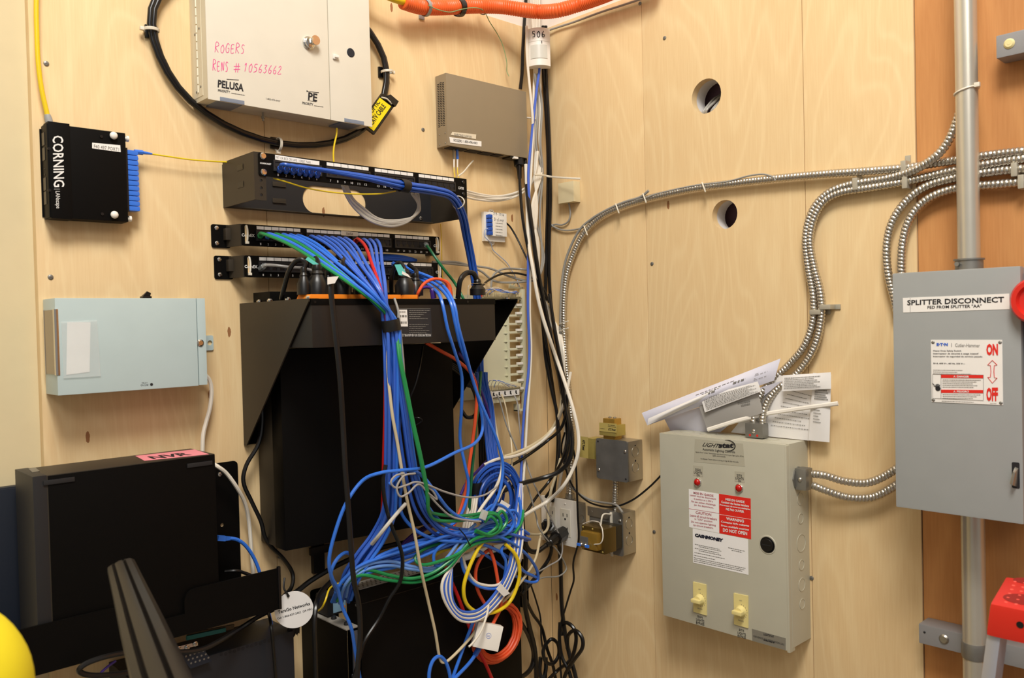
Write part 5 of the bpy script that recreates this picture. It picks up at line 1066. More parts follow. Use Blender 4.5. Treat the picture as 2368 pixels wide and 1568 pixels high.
for nm, p0, ue in (('galvanised channel rail in the upper right corner, screwed to the wall', ((2303, 83), (2307, 135)), 3.0), ('galvanised channel rail crossing behind the pipe at the lower right', ((2124, 1442), (2125, 1487)), 3.0)):
    ua = B(*p0[0], d_)[0]; va, vb_ = B(*p0[0], d_)[1], B(*p0[1], d_)[1]
    t = T('strut_channel', nm, 'channel rail', 'B', ua, vb_)
    t.add('channel', MB().box(ua, ua+1.4, vb_, va, -.0025, d_, .0025), mat('dull_galvanised', '97979A', .5, metal=.35, bump=.15, bs=150, var=.08))
    px = (2334, 101) if va > 0 else (2183, 1478); u, v = B(*px, d_)
    t.add('screw', MB().lathe((u, v, d_), (0, 0, 1), [(.008, 0), (.008, .0008), (.0055, .003)], 20).lathe((u, v, d_+.003), (0, 0, 1), [(.0025, 0), (.0025, .0003)], 6), GALV if va < 0 else IVORY)
    if va < 0:
        u, v = B(2138, 1462, d_); t.add('small_screw', MB().dome((u, v, d_), (0, 0, 1), .002, .0015, 10), DKGREY)
# ================================================================ cords and cables
def jit(P, k=3, seed=0, s=.004):
    R = random.Random(seed); return [(p[0]+R.uniform(-k, k), p[1]+R.uniform(-k, k), p[2]+R.uniform(0, s))+tuple(p[3:]) for p in P]
def strand(P, offs, r, m, name, label, group=None, sp=None, per=6, cat='cable', n=8):
    """cable along the pixel path P, shifted by offs = (a, b) metres across the path, scaled by sp at each key point"""
    Q = pts(P, .02); W_ = []
    sp = sp or [1]*len(Q)
    for i, q in enumerate(Q):
        tg = (Q[min(i+1, len(Q)-1)]-Q[max(i-1, 0)]).normalized(); out = V((0, -1, 0)); x = tg.cross(out)
        if x.length < .1: x = tg.cross(V((1, 0, 0)))
        x.normalize(); y = x.cross(tg); W_.append(q+x*offs[0]*sp[i]+y*offs[1]*sp[i])
    S_ = spline(W_, per); mb = MB().tube(S_, r, n); return solo(name, mb, m, label, cat, 'W', S_[0], group), S_
def pack(n, d):                        # hexagonal packing of n strands
    L = sorted(((math.hypot(i+.5*j, j*.866), (i+.5*j)*d, j*.866*d) for i in range(-4, 5) for j in range(-4, 5)))
    return [(a, b) for _, a, b in L[:n]]
def wrap(name, label, c, tg, r, h, m, group=None, cat='strap', rx=1.0):
    """a hook-and-loop band around a bundle at world point c with direction tg"""
    c = V(c); z = V(tg).normalized(); x = z.cross(V((0, -1, 0))).normalized(); y = z.cross(x); mb = MB(); n = 28; vs = []; fs = []
    for (rr, hh) in ((r-.0012, -h/2), (r, -h/2), (r+.0006, 0), (r, h/2), (r-.0012, h/2)):
        for i in range(n): a = 2*pi*i/n; k = 1+.05*sin(3*a+hh*90); vs.append(c+z*hh+x*cos(a)*rr*k*rx+y*sin(a)*rr*k)
    for j in range(4):
        for i in range(n): q = (i+1) % n; fs.append((j*n+i, j*n+q, (j+1)*n+q, (j+1)*n+i))
    for i in range(n): q = (i+1) % n; fs.append((4*n+i, 4*n+q, q, i))
    return solo(name, mb.add(vs, fs), m, label, cat, 'W', c, group)
def plugat(cc, P, m, r0=.0062):        # modular plug and boot at the start of a cord
    tg = (P[1]-P[0]).normalized(); link('plug', MB().tube([P[0]-tg*.010, P[0]+tg*.004, P[0]+tg*.0045, P[0]+tg*.012], [r0, r0, r0*.8, r0*.55], 6), m, cc, cc.location)

ORD = ['first', 'second', 'third', 'fourth', 'fifth', 'sixth', 'seventh', 'eighth', 'ninth', 'tenth', 'eleventh', 'twelfth', 'thirteenth', 'fourteenth', 'fifteenth', 'sixteenth']
# -------- topmost panel: six blue cords tied to the right end
pk = pack(7, .0066)
for k in range(7):
    x0 = (648, 663, 679, 694, 708, 720, 735)[k]; y0 = 384+(x0-648)*.14
    P = [(x0, y0+6, .142), (x0+6, y0-4, .162), (x0+45, y0+2, .168), (850, 408+(k % 3)*3, .166), (935, 430, .160), (1005, 441, .155), (1045, 455, .150), (1068, 495, .130), (1079, 545, .10), (1090, 600, .08), (1099, 655, .07), (1106, 720, .06), (1108, 800, .055), (1110, 870, .06)]
    cc, Q = strand(P, pk[k], .0030, CDBLUE, 'network_cable', 'deep blue cord in the %s port from the left of the topmost patch panel' % ORD[k], 'blue cords of the topmost patch panel', [0, 0, .2, .9, 1, 1, 1, 1, 1, 1, 1, 1, 1, 1])
    plugat(cc, Q, CDBLUE, .0052)
c_ = pts([(935, 430, .160)])[0]; wrap('hook_and_loop_strap', 'narrow black strap around the blue cords in front of the topmost patch panel', c_, pts([(1005, 441, .155)])[0]-c_, .0125, .018, BLK3)
c_ = pts([(1060, 468, .143)])[0]; wrap('cable_tie', 'big white tie holding the blue cords at the right end of the topmost patch panel', c_, pts([(1064, 495, .13)])[0]-c_+V((.012, 0, .02)), .0135, .0035, TIE, cat='cable tie')
cable('yellow_fiber_jumper', 'thin yellow fibre sagging under the numbers of the topmost patch panel', [(632, 412, .12), (660, 420, .132), (710, 435, .13), (770, 445, .125), (830, 449, .12), (880, 448, .12), (915, 442, .11)], .0014, YEL)
for k in range(5):
    P = [(790+k*3, 428, .11), (805+k*3, 460, .10), (825+k*3.5, 488-k*2, .09), (860+k*3, 512-k*2, .09), (905, 523-k*3, .09), (943+k*1, 512-k*2, .09), (962+k*1.5, 490, .09), (966+k, 470, .10), (952+k*3.5, 448, .11)]
    cable('grey_loop_cable', 'pale grey cable drooping in a loop below the topmost patch panel', jit(P, 1.2, k), .0025, mat('pale_grey_jacket', 'C6C2B8', .4), group='pale grey cables looped under the topmost patch panel')
for k in range(4):
    P = [(1075, 440+k*5, .05), (1110, 450+k*4, .03), (1150, 453+k*4, .02), (1190, 447+k*3, .02), (1222, 430+k*2, .03), (1238, 400, .045), (1243, 350, .05)]
    cable('white_cable', 'white cable leaving the topmost patch panel to the right and joining the corner bundle', jit(P, 1, k+20), .0027, CWHITE, group='white cables from the topmost patch panel to the corner')

# -------- middle panel: the big bunch through the wide strap
cols = ['g', 'b', 'g', 'b', 'b', 'b', 'd', 'd', 'd', 'd', 'd', 'd', 'r', 'd', 'd', 'd']
CM = {'g': CGREEN, 'b': CBLUE, 'd': mat('blue_jacket_soft', '3A66C8', .35), 'r': CRED}
ports = [X2[i] for i in (0, 1, 2, 3, 4, 5, 6, 7, 8, 9, 10, 11, 12, 13, 14, 15)]
pk = sorted(pack(16, .0068), key=lambda p: p[0])
order = [0, 1, 2, 3, 4, 5, 6, 7, 8, 9, 10, 11, 12, 13, 14, 15]
def proj(w):
    q = V(w)-C0; c = [AX[0][i]*q.x+AX[1][i]*q.y+AX[2][i]*q.z for i in range(3)]; return CX+F*c[0]/c[2], CY+F*c[1]/c[2]
yport = (vb2+vt2)/2
LR = 'LRRLLRLRLRLRLLRL'
ORD = ['first', 'second', 'third', 'fourth', 'fifth', 'sixth', 'seventh', 'eighth', 'ninth', 'tenth', 'eleventh', 'twelfth', 'thirteenth', 'fourteenth', 'fifteenth', 'sixteenth']
for k in range(16):
    x0, y0 = proj(world('A', ports[k], yport, d2)); ck = cols[k]; t0 = k/15
    off = pk[k]; xe, ye = 903, 752
    if ck == 'g': off = ((-.0115, 0), (0,0), (-.004, .004))[k]
    q1 = (x0+.20*(xe-x0)+6, y0+10+10*(1-t0), .14); q2 = (x0+.48*(xe-x0), y0+72-22*t0, .22); q3 = (x0+.78*(xe-x0), y0+142-34*t0, .275)
    P = [(x0, y0, .052), (x0+5, y0-5, .085), q1, q2, q3, (xe, ye, .275)]
    sp = [0, 0, 0, .2, .6, 1]
    if ck == 'r': P += [(899, 830, .258), (899, 950, .245), (891, 1080, .225), (886, 1180, .19), (878, 1240, .15)]; sp += [1, 1.2, .6, .3, .3]
    elif ck == 'g': P += [(920, 830, .294), (934, 900, .296), (950, 980, .296), (968, 1060, .293), (983, 1140, .283), (988, 1184, .27), (1010, 1192 if k == 0 else 1204, .25), (1070, 1196 if k == 0 else 1204, .25), (1140, 1190, .25), (1156, 1215, .25), (1135, 1235, .25), (1100, 1225, .25)]; sp += [.5, .5, .5, .5, .5, .5, .2, .2, .3, .3, .3, .3]
    elif LR[k] == 'L': P += [(905, 830, .275), (906, 950, .265), (905, 1060, .25), (903, 1130, .235), (898, 1190, .22), (872, 1245, .20), (840, 1290, .19), (812, 1335, .18), (798, 1380, .15)]; sp += [.9, .8, .8, .8, .9, 1, 1.1, 1.1, .9]
    else: P += [(913, 830, .275), (930, 950, .27), (945, 1060, .255), (957, 1120, .245), (978, 1180, .24), (1020, 1225, .23), (1080, 1238, .23), (1140, 1228, .22), (1190, 1238, .21), (1215, 1245, .2)]; sp += [.9, .85, .85, .9, 1, 1.1, 1.2, 1.4, 1.5, 1]
    lab_ = '%s cord in the %s port from the left of the middle patch panel' % ({'g': 'green', 'b': 'bright blue', 'd': 'blue', 'r': 'red'}[ck], ORD[k])
    cc, Q = strand(P, off, .0032, CM[ck], {'g': 'green_patch_cable', 'r': 'red_patch_cable'}.get(ck, 'blue_patch_cable'), lab_, None if ck == 'r' else {'g': 'green', 'b': 'bright blue', 'd': 'blue'}[ck]+' patch cords strapped in one bunch', sp, 7)
    plugat(cc, Q, CM[ck], .0055)
# more strands seen below the strap only
for k in range(5):
    P = [(902+k*4, 740, .27), (905+k*3, 830, .268), (902+k*5, 950, .255), (898+k*5, 1060, .24), (895+k*4, 1150, .22), (880+k*3, 1220, .20), (850+k*4, 1280, .18), (815, 1335, .17), (795+k*4, 1385, .14)]
    cable('blue_patch_cable', 'deep blue cord behind the strapped bunch falling to the lower rack unit', jit(P, 3, k), .0031, CDBLUE, group='deep blue cords behind the strapped bunch')
c_ = pts([(905, 752, .277)])[0]; wrap('hook_and_loop_strap', 'wide black strap squeezing the blue and green bunch in front of the power unit', c_, pts([(915, 830, .277)])[0]-pts([(890, 690, .276)])[0], .0155, .020, BLK3, rx=1.06)
cc, Q = cable('dark_green_patch_cable', 'single dark green cord plugged into the last port of the middle patch panel', [(986, 567, .05), (992, 574, .07), (1010, 600, .09), (1030, 627, .10), (1052, 655, .10), (1070, 688, .12), (1080, 710, .12)], .0030, CDGREEN); plugat(cc, Q, CLEAR, .0055)
# -------- lowest panel: grey cord, blue cords at the right
cc, Q = cable('grey_patch_cable', 'silver grey cord plugged into the first port of the lowest patch panel', [(608, 617, .05), (615, 613, .06), (640, 614, .075), (670, 618, .085), (700, 620, .09), (730, 628, .10)], .0028, mat('silver_jacket', '9E9A96', .35)); plugat(cc, Q, CLEAR, .0055)
for k in range(5):
    P = [(850, 592+k*2.2, .01), (880, 590+k*2.6, .022+.002*k), (920, 592+k*2.4, .03), (950, 597+k*1.6, .028), (962, 601+k*.6, .02)]
    cable('blue_bundle_cable', 'deep blue cable showing between the middle and lowest patch panels', jit(P, .6, k), .0028, CDBLUE, group='blue cables tied between the two lower patch panels')
PA = [[(940, 620, .06), (965, 640, .12), (1000, 665, .20), (1020, 692, .262), (1035, 760, .27), (1052, 815, .26), (1068, 872, .24), (1067, 950, .22), (1064, 1015, .20), (1075, 1075, .20), (1083, 1115, .20), (1078, 1160, .20), (1055, 1205, .20), (1000, 1240, .2), (950, 1268, .2), (880, 1310, .2)],
      [(928, 616, .06), (960, 632, .12), (1010, 660, .2), (1040, 695, .262), (1052, 745, .27), (1065, 800, .26), (1088, 862, .24), (1108, 930, .22), (1116, 990, .22), (1098, 1025, .24), (1050, 1048, .26), (985, 1080, .275), (925, 1088, .285), (878, 1094, .28), (838, 1112, .26), (800, 1165, .25), (774, 1235, .24), (761, 1295, .23), (767, 1335, .22), (781, 1362, .21), (792, 1405, .20), (812, 1452, .20), (822, 1510, .19), (838, 1600, .18)],
      [(915, 612, .06), (950, 624, .12), (1015, 652, .2), (1048, 698, .262), (1060, 755, .27), (1078, 822, .26), (1098, 895, .24), (1122, 955, .24), (1150, 1020, .24), (1163, 1080, .24), (1152, 1148, .24), (1122, 1196, .25), (1080, 1202, .255), (1040, 1180, .26), (1003, 1133, .265), (973, 1098, .265), (940, 1088, .26), (900, 1120, .25)]]
NB = ['first of three bright blue cords from the lowest panel, ending low in the tangle', 'bright blue cord swinging left across the tall black enclosure in a wide arc', 'bright blue cord making the tall loop right of the green cords']
for k, P in enumerate(PA):
    cc, Q = cable('blue_patch_cable', NB[k], P, .0032, CBLUE, per=7); plugat(cc, Q, CBLUE, .0055)
# -------- orange and purple booted cords on the power unit
cc, Q = cable('orange_patch_cable', 'orange booted cord arching at the top right of the power unit', [(1040, 690, .22), (1038, 664, .22), (1028, 650, .22), (1005, 645, .22), (982, 655, .22), (968, 675, .22), (963, 692, .21)], .0030, ORC)
link('boot', MB().tube(Q[:14], [.0066, .0066, .006, .0062, .0055, .0057, .005, .0052, .0046, .0048, .0042, .0043, .0038, .0034], 8), ORC, cc, cc.location)
cc, Q = cable('purple_patch_cable', 'purple booted cord between the blue cords on top of the power unit', [(1003, 690, .21), (1000, 672, .21), (990, 664, .20), (975, 668, .19), (968, 684, .18)], .0030, CPURP)
link('boot', MB().tube(Q[:8], .0055, 8), CPURP, cc, cc.location)
# -------- power plugs standing in the orange sockets
def plug(label, px, py0, py1, w, d_, cordP, cr=.0042, name='power_plug', m=BLK2):
    u, _ = A(px, py1, d_); v1 = A(px, py0, d_)[1]; v0 = vU+.0076
    o = solo(name, MB().lathe((u, v0, d_), (0, 1, 0), [(w, 0), (w, (v1-v0)*.38), (w*.62, (v1-v0)*.62), (w*.55, (v1-v0)*.66), (w*.62, (v1-v0)*.70), (w*.45, (v1-v0)*.8), (w*.5, (v1-v0)*.86), (w*.38, v1-v0)], 12), m, label, 'plug', 'A', (u, v0, d_))
    if cordP:
        Q = spline(tw('A', pts([(px, py0+3, d_)]+cordP)), 7); link('power_lead', MB().tube(Q, cr, 10), CBLACK, o, (u, v0, d_))
    return o
plug('black plug at the left end of the orange sockets, its cord arching down', 704, 618, 688, .0125, .215, [(706, 608, .215), (695, 600, .21), (680, 608, .20), (667, 630, .19), (657, 665, .17), (651, 692, .15)])
plug('dark glossy plug with a cyan tag above it', 735, 612, 688, .019, .222, [(735, 605, .21), (728, 596, .19), (715, 600, .17)])
plug('tall plug half hidden behind the flat black cord', 790, 604, 688, .018, .215, [(795, 600, .2), (785, 592, .18), (775, 600, .16)])
plug('plug behind the wrapped flat cord', 760, 625, 688, .013, .19, [(760, 625, .18), (765, 640, .15)])
plug('low plug under the blue cords', 838, 648, 688, .017, .21, None)
plug('dark plug with a white and cyan tag right of the strapped bunch', 937, 622, 688, .019, .222, [(934, 620, .21), (925, 608, .20), (912, 618, .19), (905, 650, .18), (906, 690, .15)])
plug('second plug behind the blue cords at the right of the sockets', 962, 632, 688, .014, .20, [(962, 625, .19), (945, 612, .17)])
o = plug('right-hand black plug with a hooked cord at the end of the power unit', 1105, 646, 690, .0155, .235, [(1102, 645, .235), (1094, 632, .235), (1078, 632, .23), (1064, 650, .23), (1059, 690, .22)], .0052)
solo('wire_bail', MB().tube(tw('A', pts([(1082, 690, .24), (1083, 662, .24), (1090, 656, .242), (1128, 656, .242)])), .0008, 6), CHROME, 'thin wire clip holding the right-hand plug', 'clip', 'A')
# tags
def flag(name, label, quad, d_, m):
    mb = MB().quadpx('A', quad, d_, .0005); u, v = A(*quad[0], d_); return solo(name, mb, m, label, 'tag', 'A', (u, v, d_))
flag('cyan_tag', 'cyan paper tag folded round the green cord at the left', [(724, 612), (737, 611), (712, 594), (706, 600)], .262, CYAN)
flag('cyan_tag', 'cyan tag wrapped on the plug right of the strapped bunch', [(922, 636), (944, 640), (926, 611), (912, 612)], .262, CYAN)
flag('white_tag', 'white end of the tag beside the right cyan one', [(929, 634), (950, 643), (943, 634), (930, 627)], .264, LABEL)
flag('white_tag', 'white wrap around the flat black power cord', [(757, 658), (774, 655), (783, 639), (757, 641)], .285, LABEL)
# flat black cord hanging in front of everything
cable('flat_power_cable', 'broad flat black cord hanging in front of the enclosure from the white wrap', [(772, 642, .27), (765, 660, .278), (770, 720, .280), (778, 790, .281), (787, 880, .275), (793, 980, .265), (799, 1090, .26), (806, 1180, .255), (812, 1270, .25), (818, 1340, .24), (830, 1400, .225), (833, 1470, .22), (828, 1530, .22), (824, 1620, .22)], .0048, mat('glossy_black_jacket', '191817', .3), flat=(1, 0, 0), n=12, per=8)
cable('black_cable', 'thin black cord dangling before the right part of the enclosure', [(978, 800, .17), (970, 850, .19), (960, 890, .19), (945, 925, .18), (935, 960, .18)], .0020, CBLACK)
cable('black_cable', 'black cord crossing the front of the lower rack unit below the bunch', [(892, 1075, .275), (886, 1110, .275), (890, 1160, .27), (905, 1215, .26), (925, 1265, .25), (931, 1300, .24), (925, 1345, .225), (900, 1385, .21), (877, 1430, .20), (845, 1480, .20), (832, 1520, .20), (815, 1580, .2)], .0036, CBLACK, per=8)
cable('black_cable', 'black cord winding down the wall left of the tall enclosure to the white round tag', [(606, 930, .03), (606, 985, .03), (596, 1030, .03), (570, 1075, .03), (563, 1115, .03), (582, 1160, .03), (603, 1205, .03), (612, 1240, .03), (628, 1265, .03), (655, 1292, .03), (676, 1325, .03), (674, 1358, .04), (655, 1380, .05)], .0040, CBLACK)
cable('black_cable', 'thick black cord rising to the right under the tall enclosure', [(620, 1405, .04), (680, 1372, .04), (720, 1342, .05), (775, 1310, .06), (840, 1280, .07), (900, 1262, .08), (960, 1250, .08), (1010, 1235, .08)], .0052, CBLACK)
cable('black_cable', 'black cord dropping behind the white round tag beside the lower bracket', [(765, 1345, .11), (742, 1370, .14), (731, 1400, .17), (727, 1450, .18), (729, 1510, .18), (731, 1600, .18)], .0046, CBLACK)
cable('black_cable', 'thin black cord falling below the right end of the recorder holder', [(615, 1400, .05), (626, 1440, .11), (632, 1500, .12), (640, 1600, .12)], .0028, CBLACK)
cable('yellow_fiber_cable', 'thin yellow cord bending over the bolted flange next to the round tag', [(800, 1368, .17), (795, 1352, .18), (780, 1350, .18), (762, 1362, .18), (752, 1390, .19), (742, 1408, .17), (725, 1416, .11), (700, 1418, .10)], .0017, YEL)
cable('cream_cable', 'cream cable falling from the wide strap, touching bottom and rising to the right', [(899, 760, .265), (897, 850, .275), (906, 950, .275), (920, 1030, .27), (938, 1140, .265), (958, 1230, .26), (972, 1310, .25), (990, 1390, .23), (1006, 1460, .22), (1016, 1518, .21), (1026, 1532, .21), (1045, 1520, .21), (1085, 1478, .21), (1130, 1420, .21), (1185, 1370, .21), (1235, 1300, .17), (1250, 1240, .10)], .0029, CCREAM, per=8)
cable('grey_cable', 'slim grey cable running along the right side of the strapped bunch', [(912, 690, .262), (921, 720, .272), (925, 760, .278), (932, 830, .278), (936, 900, .275)], .0022, CGREY)
for k, P in enumerate(([(938, 1165, .27), (920, 1185, .272), (895, 1215, .272), (875, 1240, .26), (860, 1258, .24)],)):
    cable('white_cable', 'short pale cable end poking left under the strapped bunch', P, .0034, mat('pale_grey_jacket', 'C6C2B8', .4))
gl = [[(935, 1095, .285), (915, 1100, .288), (904, 1115, .288), (915, 1128, .288), (940, 1122, .288), (960, 1115, .288), (985, 1120, .287), (1030, 1138, .28), (1080, 1150, .275), (1120, 1145, .27), (1150, 1125, .26)],
      [(960, 1095, .287), (935, 1100, .29), (918, 1125, .29), (925, 1148, .29), (945, 1140, .29), (968, 1120, .288), (990, 1140, .285), (1010, 1155, .28), (1000, 1135, .282), (980, 1122, .284)],
      [(980, 1112, .285), (990, 1140, .283), (1015, 1170, .28), (1045, 1195, .275), (1085, 1204, .27), (1112, 1206, .268)]]
for k, P in enumerate(gl): cable('grey_telephone_cable', ['slim grey cord looping once, then sagging to the right over the orange cable', 'slim grey cord curled in small loops at the foot of the strapped bunch', 'slim grey cord running down beside the green cords to a clear plug'][k], P, .0019, mat('silver_jacket', '9E9A96', .35))
# -------- the tangle in front of the lower rack unit
TG = [[(1215, 1235, .20), (1180, 1240, .22), (1130, 1238, .235), (1080, 1228, .24), (1030, 1240, .24), (980, 1258, .235), (930, 1275, .225), (880, 1290, .21), (830, 1310, .20), (795, 1340, .19), (775, 1370, .18)],
 [(1240, 1335, .19), (1210, 1320, .20), (1170, 1285, .22), (1125, 1262, .235), (1090, 1258, .24), (1060, 1275, .24), (1040, 1300, .235), (1010, 1308, .23), (1003, 1285, .23), (1020, 1262, .235), (1070, 1240, .24), (1120, 1235, .24), (1170, 1248, .24), (1215, 1280, .22), (1240, 1315, .2), (1243, 1342, .19), (1220, 1345, .19), (1180, 1325, .2), (1140, 1295, .21), (1100, 1270, .22)],
 [(1150, 1200, .21), (1185, 1180, .22), (1200, 1200, .22), (1190, 1225, .22), (1160, 1235, .23), (1110, 1228, .24), (1060, 1236, .24), (1000, 1250, .23), (940, 1262, .22), (890, 1280, .21), (850, 1300, .2)],
 [(1115, 1190, .23), (1140, 1168, .235), (1165, 1172, .235), (1185, 1195, .235), (1185, 1220, .235), (1160, 1240, .24), (1110, 1246, .24), (1050, 1256, .235), (980, 1285, .225), (920, 1310, .21), (860, 1322, .20), (800, 1345, .19)],
 [(1215, 1245, .20), (1160, 1250, .225), (1100, 1252, .24), (1040, 1252, .24), (1000, 1245, .235), (960, 1225, .23), (930, 1190, .225), (925, 1150, .23), (932, 1110, .24)],
 [(800, 1380, .16), (810, 1345, .19), (845, 1318, .2), (900, 1308, .21), (950, 1316, .22), (1000, 1320, .225), (1040, 1295, .235), (1075, 1255, .24), (1115, 1215, .24), (1150, 1205, .23)],
 [(785, 1395, .15), (800, 1350, .19), (840, 1310, .2), (900, 1298, .21), (950, 1310, .22), (1000, 1314, .225), (1035, 1288, .235), (1070, 1240, .24), (1100, 1212, .24)],
 [(1200, 1150, .2), (1205, 1190, .21), (1190, 1240, .22), (1160, 1270, .23), (1170, 1300, .23), (1165, 1340, .22), (1150, 1380, .215), (1110, 1410, .21)],
 [(780, 1370, .18), (765, 1330, .2), (778, 1295, .2), (800, 1278, .19), (815, 1290, .17), (818, 1320, .15)]]
NT = ['bright blue cord forming the upper edge of the tangle', 'bright blue cord making the wide pointed loop at the right of the tangle', 'blue cord curling round the right end of the tangle', 'blue cord with the uppermost small loop over the tangle', 'blue cord dipping from the foot of the strapped bunch into the tangle', 'pale blue cord lying along the dusty grille', 'second pale blue cord lying just above the dusty grille', 'blue cord dropping through the yellow loop', 'blue cord arching at the far left end of the tangle']
for k, P in enumerate(TG): cable('blue_patch_cable', NT[k], P, .0032, CBLUE if k not in (5, 6) else mat('pale_blue_jacket', '6C9AE0', .35), per=8)
for k in range(11):
    R = random.Random(k+50); a = R.uniform(-14, 14); b = R.uniform(-10, 12)
    P = [(1212-R.uniform(0, 25), 1238+a*.8, .19), (1160, 1240+a+b*.3, .20), (1100, 1238+a*.7+b, .215), (1040, 1250+a+b*.6, .22), (980, 1262+a*1.1, .215), (920, 1282+a, .205), (870, 1300+a*.7, .20), (825, 1322+a*.5, .19), (795+b, 1355, .175), (785+b*2, 1392, .14)]
    cable('blue_patch_cable', 'blue cord buried in the horizontal tangle above the lower rack unit', P, .0031, CDBLUE if k % 3 == 0 else CBLUE, group='blue cords buried in the tangle', per=6)
GT = [[(1210, 1180, .21), (1205, 1210, .22), (1180, 1240, .23), (1130, 1250, .24), (1090, 1262, .245), (1050, 1290, .24), (1000, 1325, .23), (950, 1338, .22), (900, 1330, .21), (850, 1318, .2), (810, 1330, .19), (790, 1360, .17)],
 [(1146, 1200, .245), (1160, 1182, .25), (1172, 1205, .25), (1150, 1232, .25), (1100, 1245, .248), (1060, 1280, .243), (1010, 1300, .235), (975, 1306, .23), (960, 1290, .22), (985, 1268, .22), (1040, 1250, .225)],
 [(1120, 1208, .25), (1135, 1195, .255), (1150, 1215, .255), (1128, 1235, .25), (1085, 1255, .248), (1035, 1315, .235), (970, 1345, .22), (900, 1342, .21), (840, 1330, .20), (805, 1345, .19), (780, 1390, .15)]]
for k, P in enumerate(GT): cable('green_patch_cable', ['green cord woven along the underside of the tangle', 'green cord looping twice at the right of the tangle', 'lowest green cord lying over the front edge of the dusty grille'][k], P, .0032, CGREEN, per=8)
for k in range(4):
    P = [(1060+k*6, 1232, .2), (1000, 1262+k*4, .205), (950, 1282+k*4, .20), (920, 1300+k*2, .20), (945, 1296-k*3, .205), (985, 1275-k*3, .21), (1030, 1240, .2)]
    cable('white_cable', 'pale cable looping inside the tangle under the enclosure', jit(P, 5, k+5), .0028, CWHITE, group='pale cables inside the tangle')
cable('yellow_patch_cable', 'short length of yellow cord buried in the left of the tangle', [(1105, 1250, .22), (1060, 1262, .22), (1020, 1275, .215), (1000, 1290, .21), (1010, 1300, .2)], .0036, YEL)
cable('yellow_patch_cable', 'yellow cord hanging in one large loop before the lower rack unit', [(1120, 1250, .235), (1104, 1272, .24), (1083, 1318, .238), (1072, 1362, .235), (1080, 1398, .23), (1108, 1417, .228), (1148, 1414, .228), (1180, 1390, .23), (1199, 1345, .235), (1201, 1310, .24), (1190, 1280, .24), (1168, 1258, .235)], .0038, YEL, per=8, n=10)
for k in range(6):
    o_ = (k-2.5)*4.2
    P = [(1075-o_*.6, 1265, .225), (1050-o_*.3, 1300, .232), (1034+o_, 1345, .235), (1038+o_*.9, 1390, .235), (1066+o_*.3, 1424-o_*.9, .234), (1110, 1420-o_*1.1, .232), (1155-o_*.5, 1375-o_*.9, .232), (1183-o_*.7, 1320-o_*.4, .232), (1196-o_, 1260, .228), (1200-o_*.7, 1190, .2), (1203-o_*.3, 1120, .15)]
    cable('hanging_loop_cable', ['white cable in the hanging bundle of loops', 'blue cable in the hanging bundle of loops'][k % 2], P, .0030, CWHITE if k % 2 == 0 else mat('blue_jacket_soft', '3A66C8', .35), group=['white', 'blue'][k % 2]+' cables in the hanging loop bundle', per=7)
for k in range(2):
    P = [(1064+k*5, 1285, .222), (1075+k*6, 1325-k*4, .224), (1105, 1355-k*6, .224), (1150, 1360-k*7, .226), (1172, 1330-k*4, .226), (1182, 1280, .224)]
    cable('inner_loop_cable', ['blue cable of the small inner hanging loop', 'white cable of the small inner hanging loop'][k], P, .0030, (CBLUE, CWHITE)[k])
cable('orange_patch_cable', 'orange cord looping down behind the yellow loop', [(1140, 1265, .21), (1118, 1282, .215), (1101, 1315, .215), (1102, 1355, .215), (1116, 1388, .212), (1135, 1415, .21)], .0036, ORC)
cable('orange_patch_cable', 'orange cord hanging straight to the orange coil', [(1130, 1262, .22), (1143, 1300, .222), (1152, 1350, .222), (1158, 1400, .222), (1145, 1432, .22), (1134, 1452, .22)], .0036, ORC)
cable('red_patch_cable', 'red cord slanting down across the front of the lower rack unit', [(1028, 1300, .20), (1035, 1325, .20), (1055, 1370, .20), (1078, 1430, .20), (1100, 1490, .20), (1125, 1540, .20), (1150, 1600, .20)], .0036, CRED)
cable('blue_patch_cable', 'blue cord slanting down left of the white square box', [(1100, 1425, .205), (1080, 1475, .205), (1060, 1530, .205), (1035, 1600, .205)], .0034, CBLUE)
cc, Q = cable('blue_patch_cable', 'blue booted cord passing under the white square box to the bottom edge', [(1120, 1475, .21), (1106, 1502, .21), (1088, 1530, .21), (1060, 1560, .21), (1020, 1600, .21)], .0036, CBLUE)
link('boot', MB().tube(Q[:10], .0055, 8), CDBLUE, cc, cc.location)
cable('blue_patch_cable', 'blue cord looping at the bottom edge below the cream cable', [(995, 1600, .21), (992, 1560, .212), (1000, 1530, .212), (1015, 1518, .212), (1030, 1530, .212), (1040, 1560, .212), (1044, 1600, .21)], .0036, CBLUE)
flag('white_tag', 'white paper flag clipped on the hanging loops', [(1165, 1380), (1179, 1372), (1158, 1349), (1147, 1362)], .242, LABEL)
flag('printed_tag', 'white printed tag on the cream cord before the blue coil', [(1146, 1183), (1166, 1187), (1180, 1168), (1160, 1156)], .235, LABEL)
solo('cable_tie', MB().tube(pts([(1061, 1222, .25), (1075, 1238, .256), (1088, 1262, .25)]), .0012, 6), CBLACK, 'thin black tie across the tangle', 'cable tie')
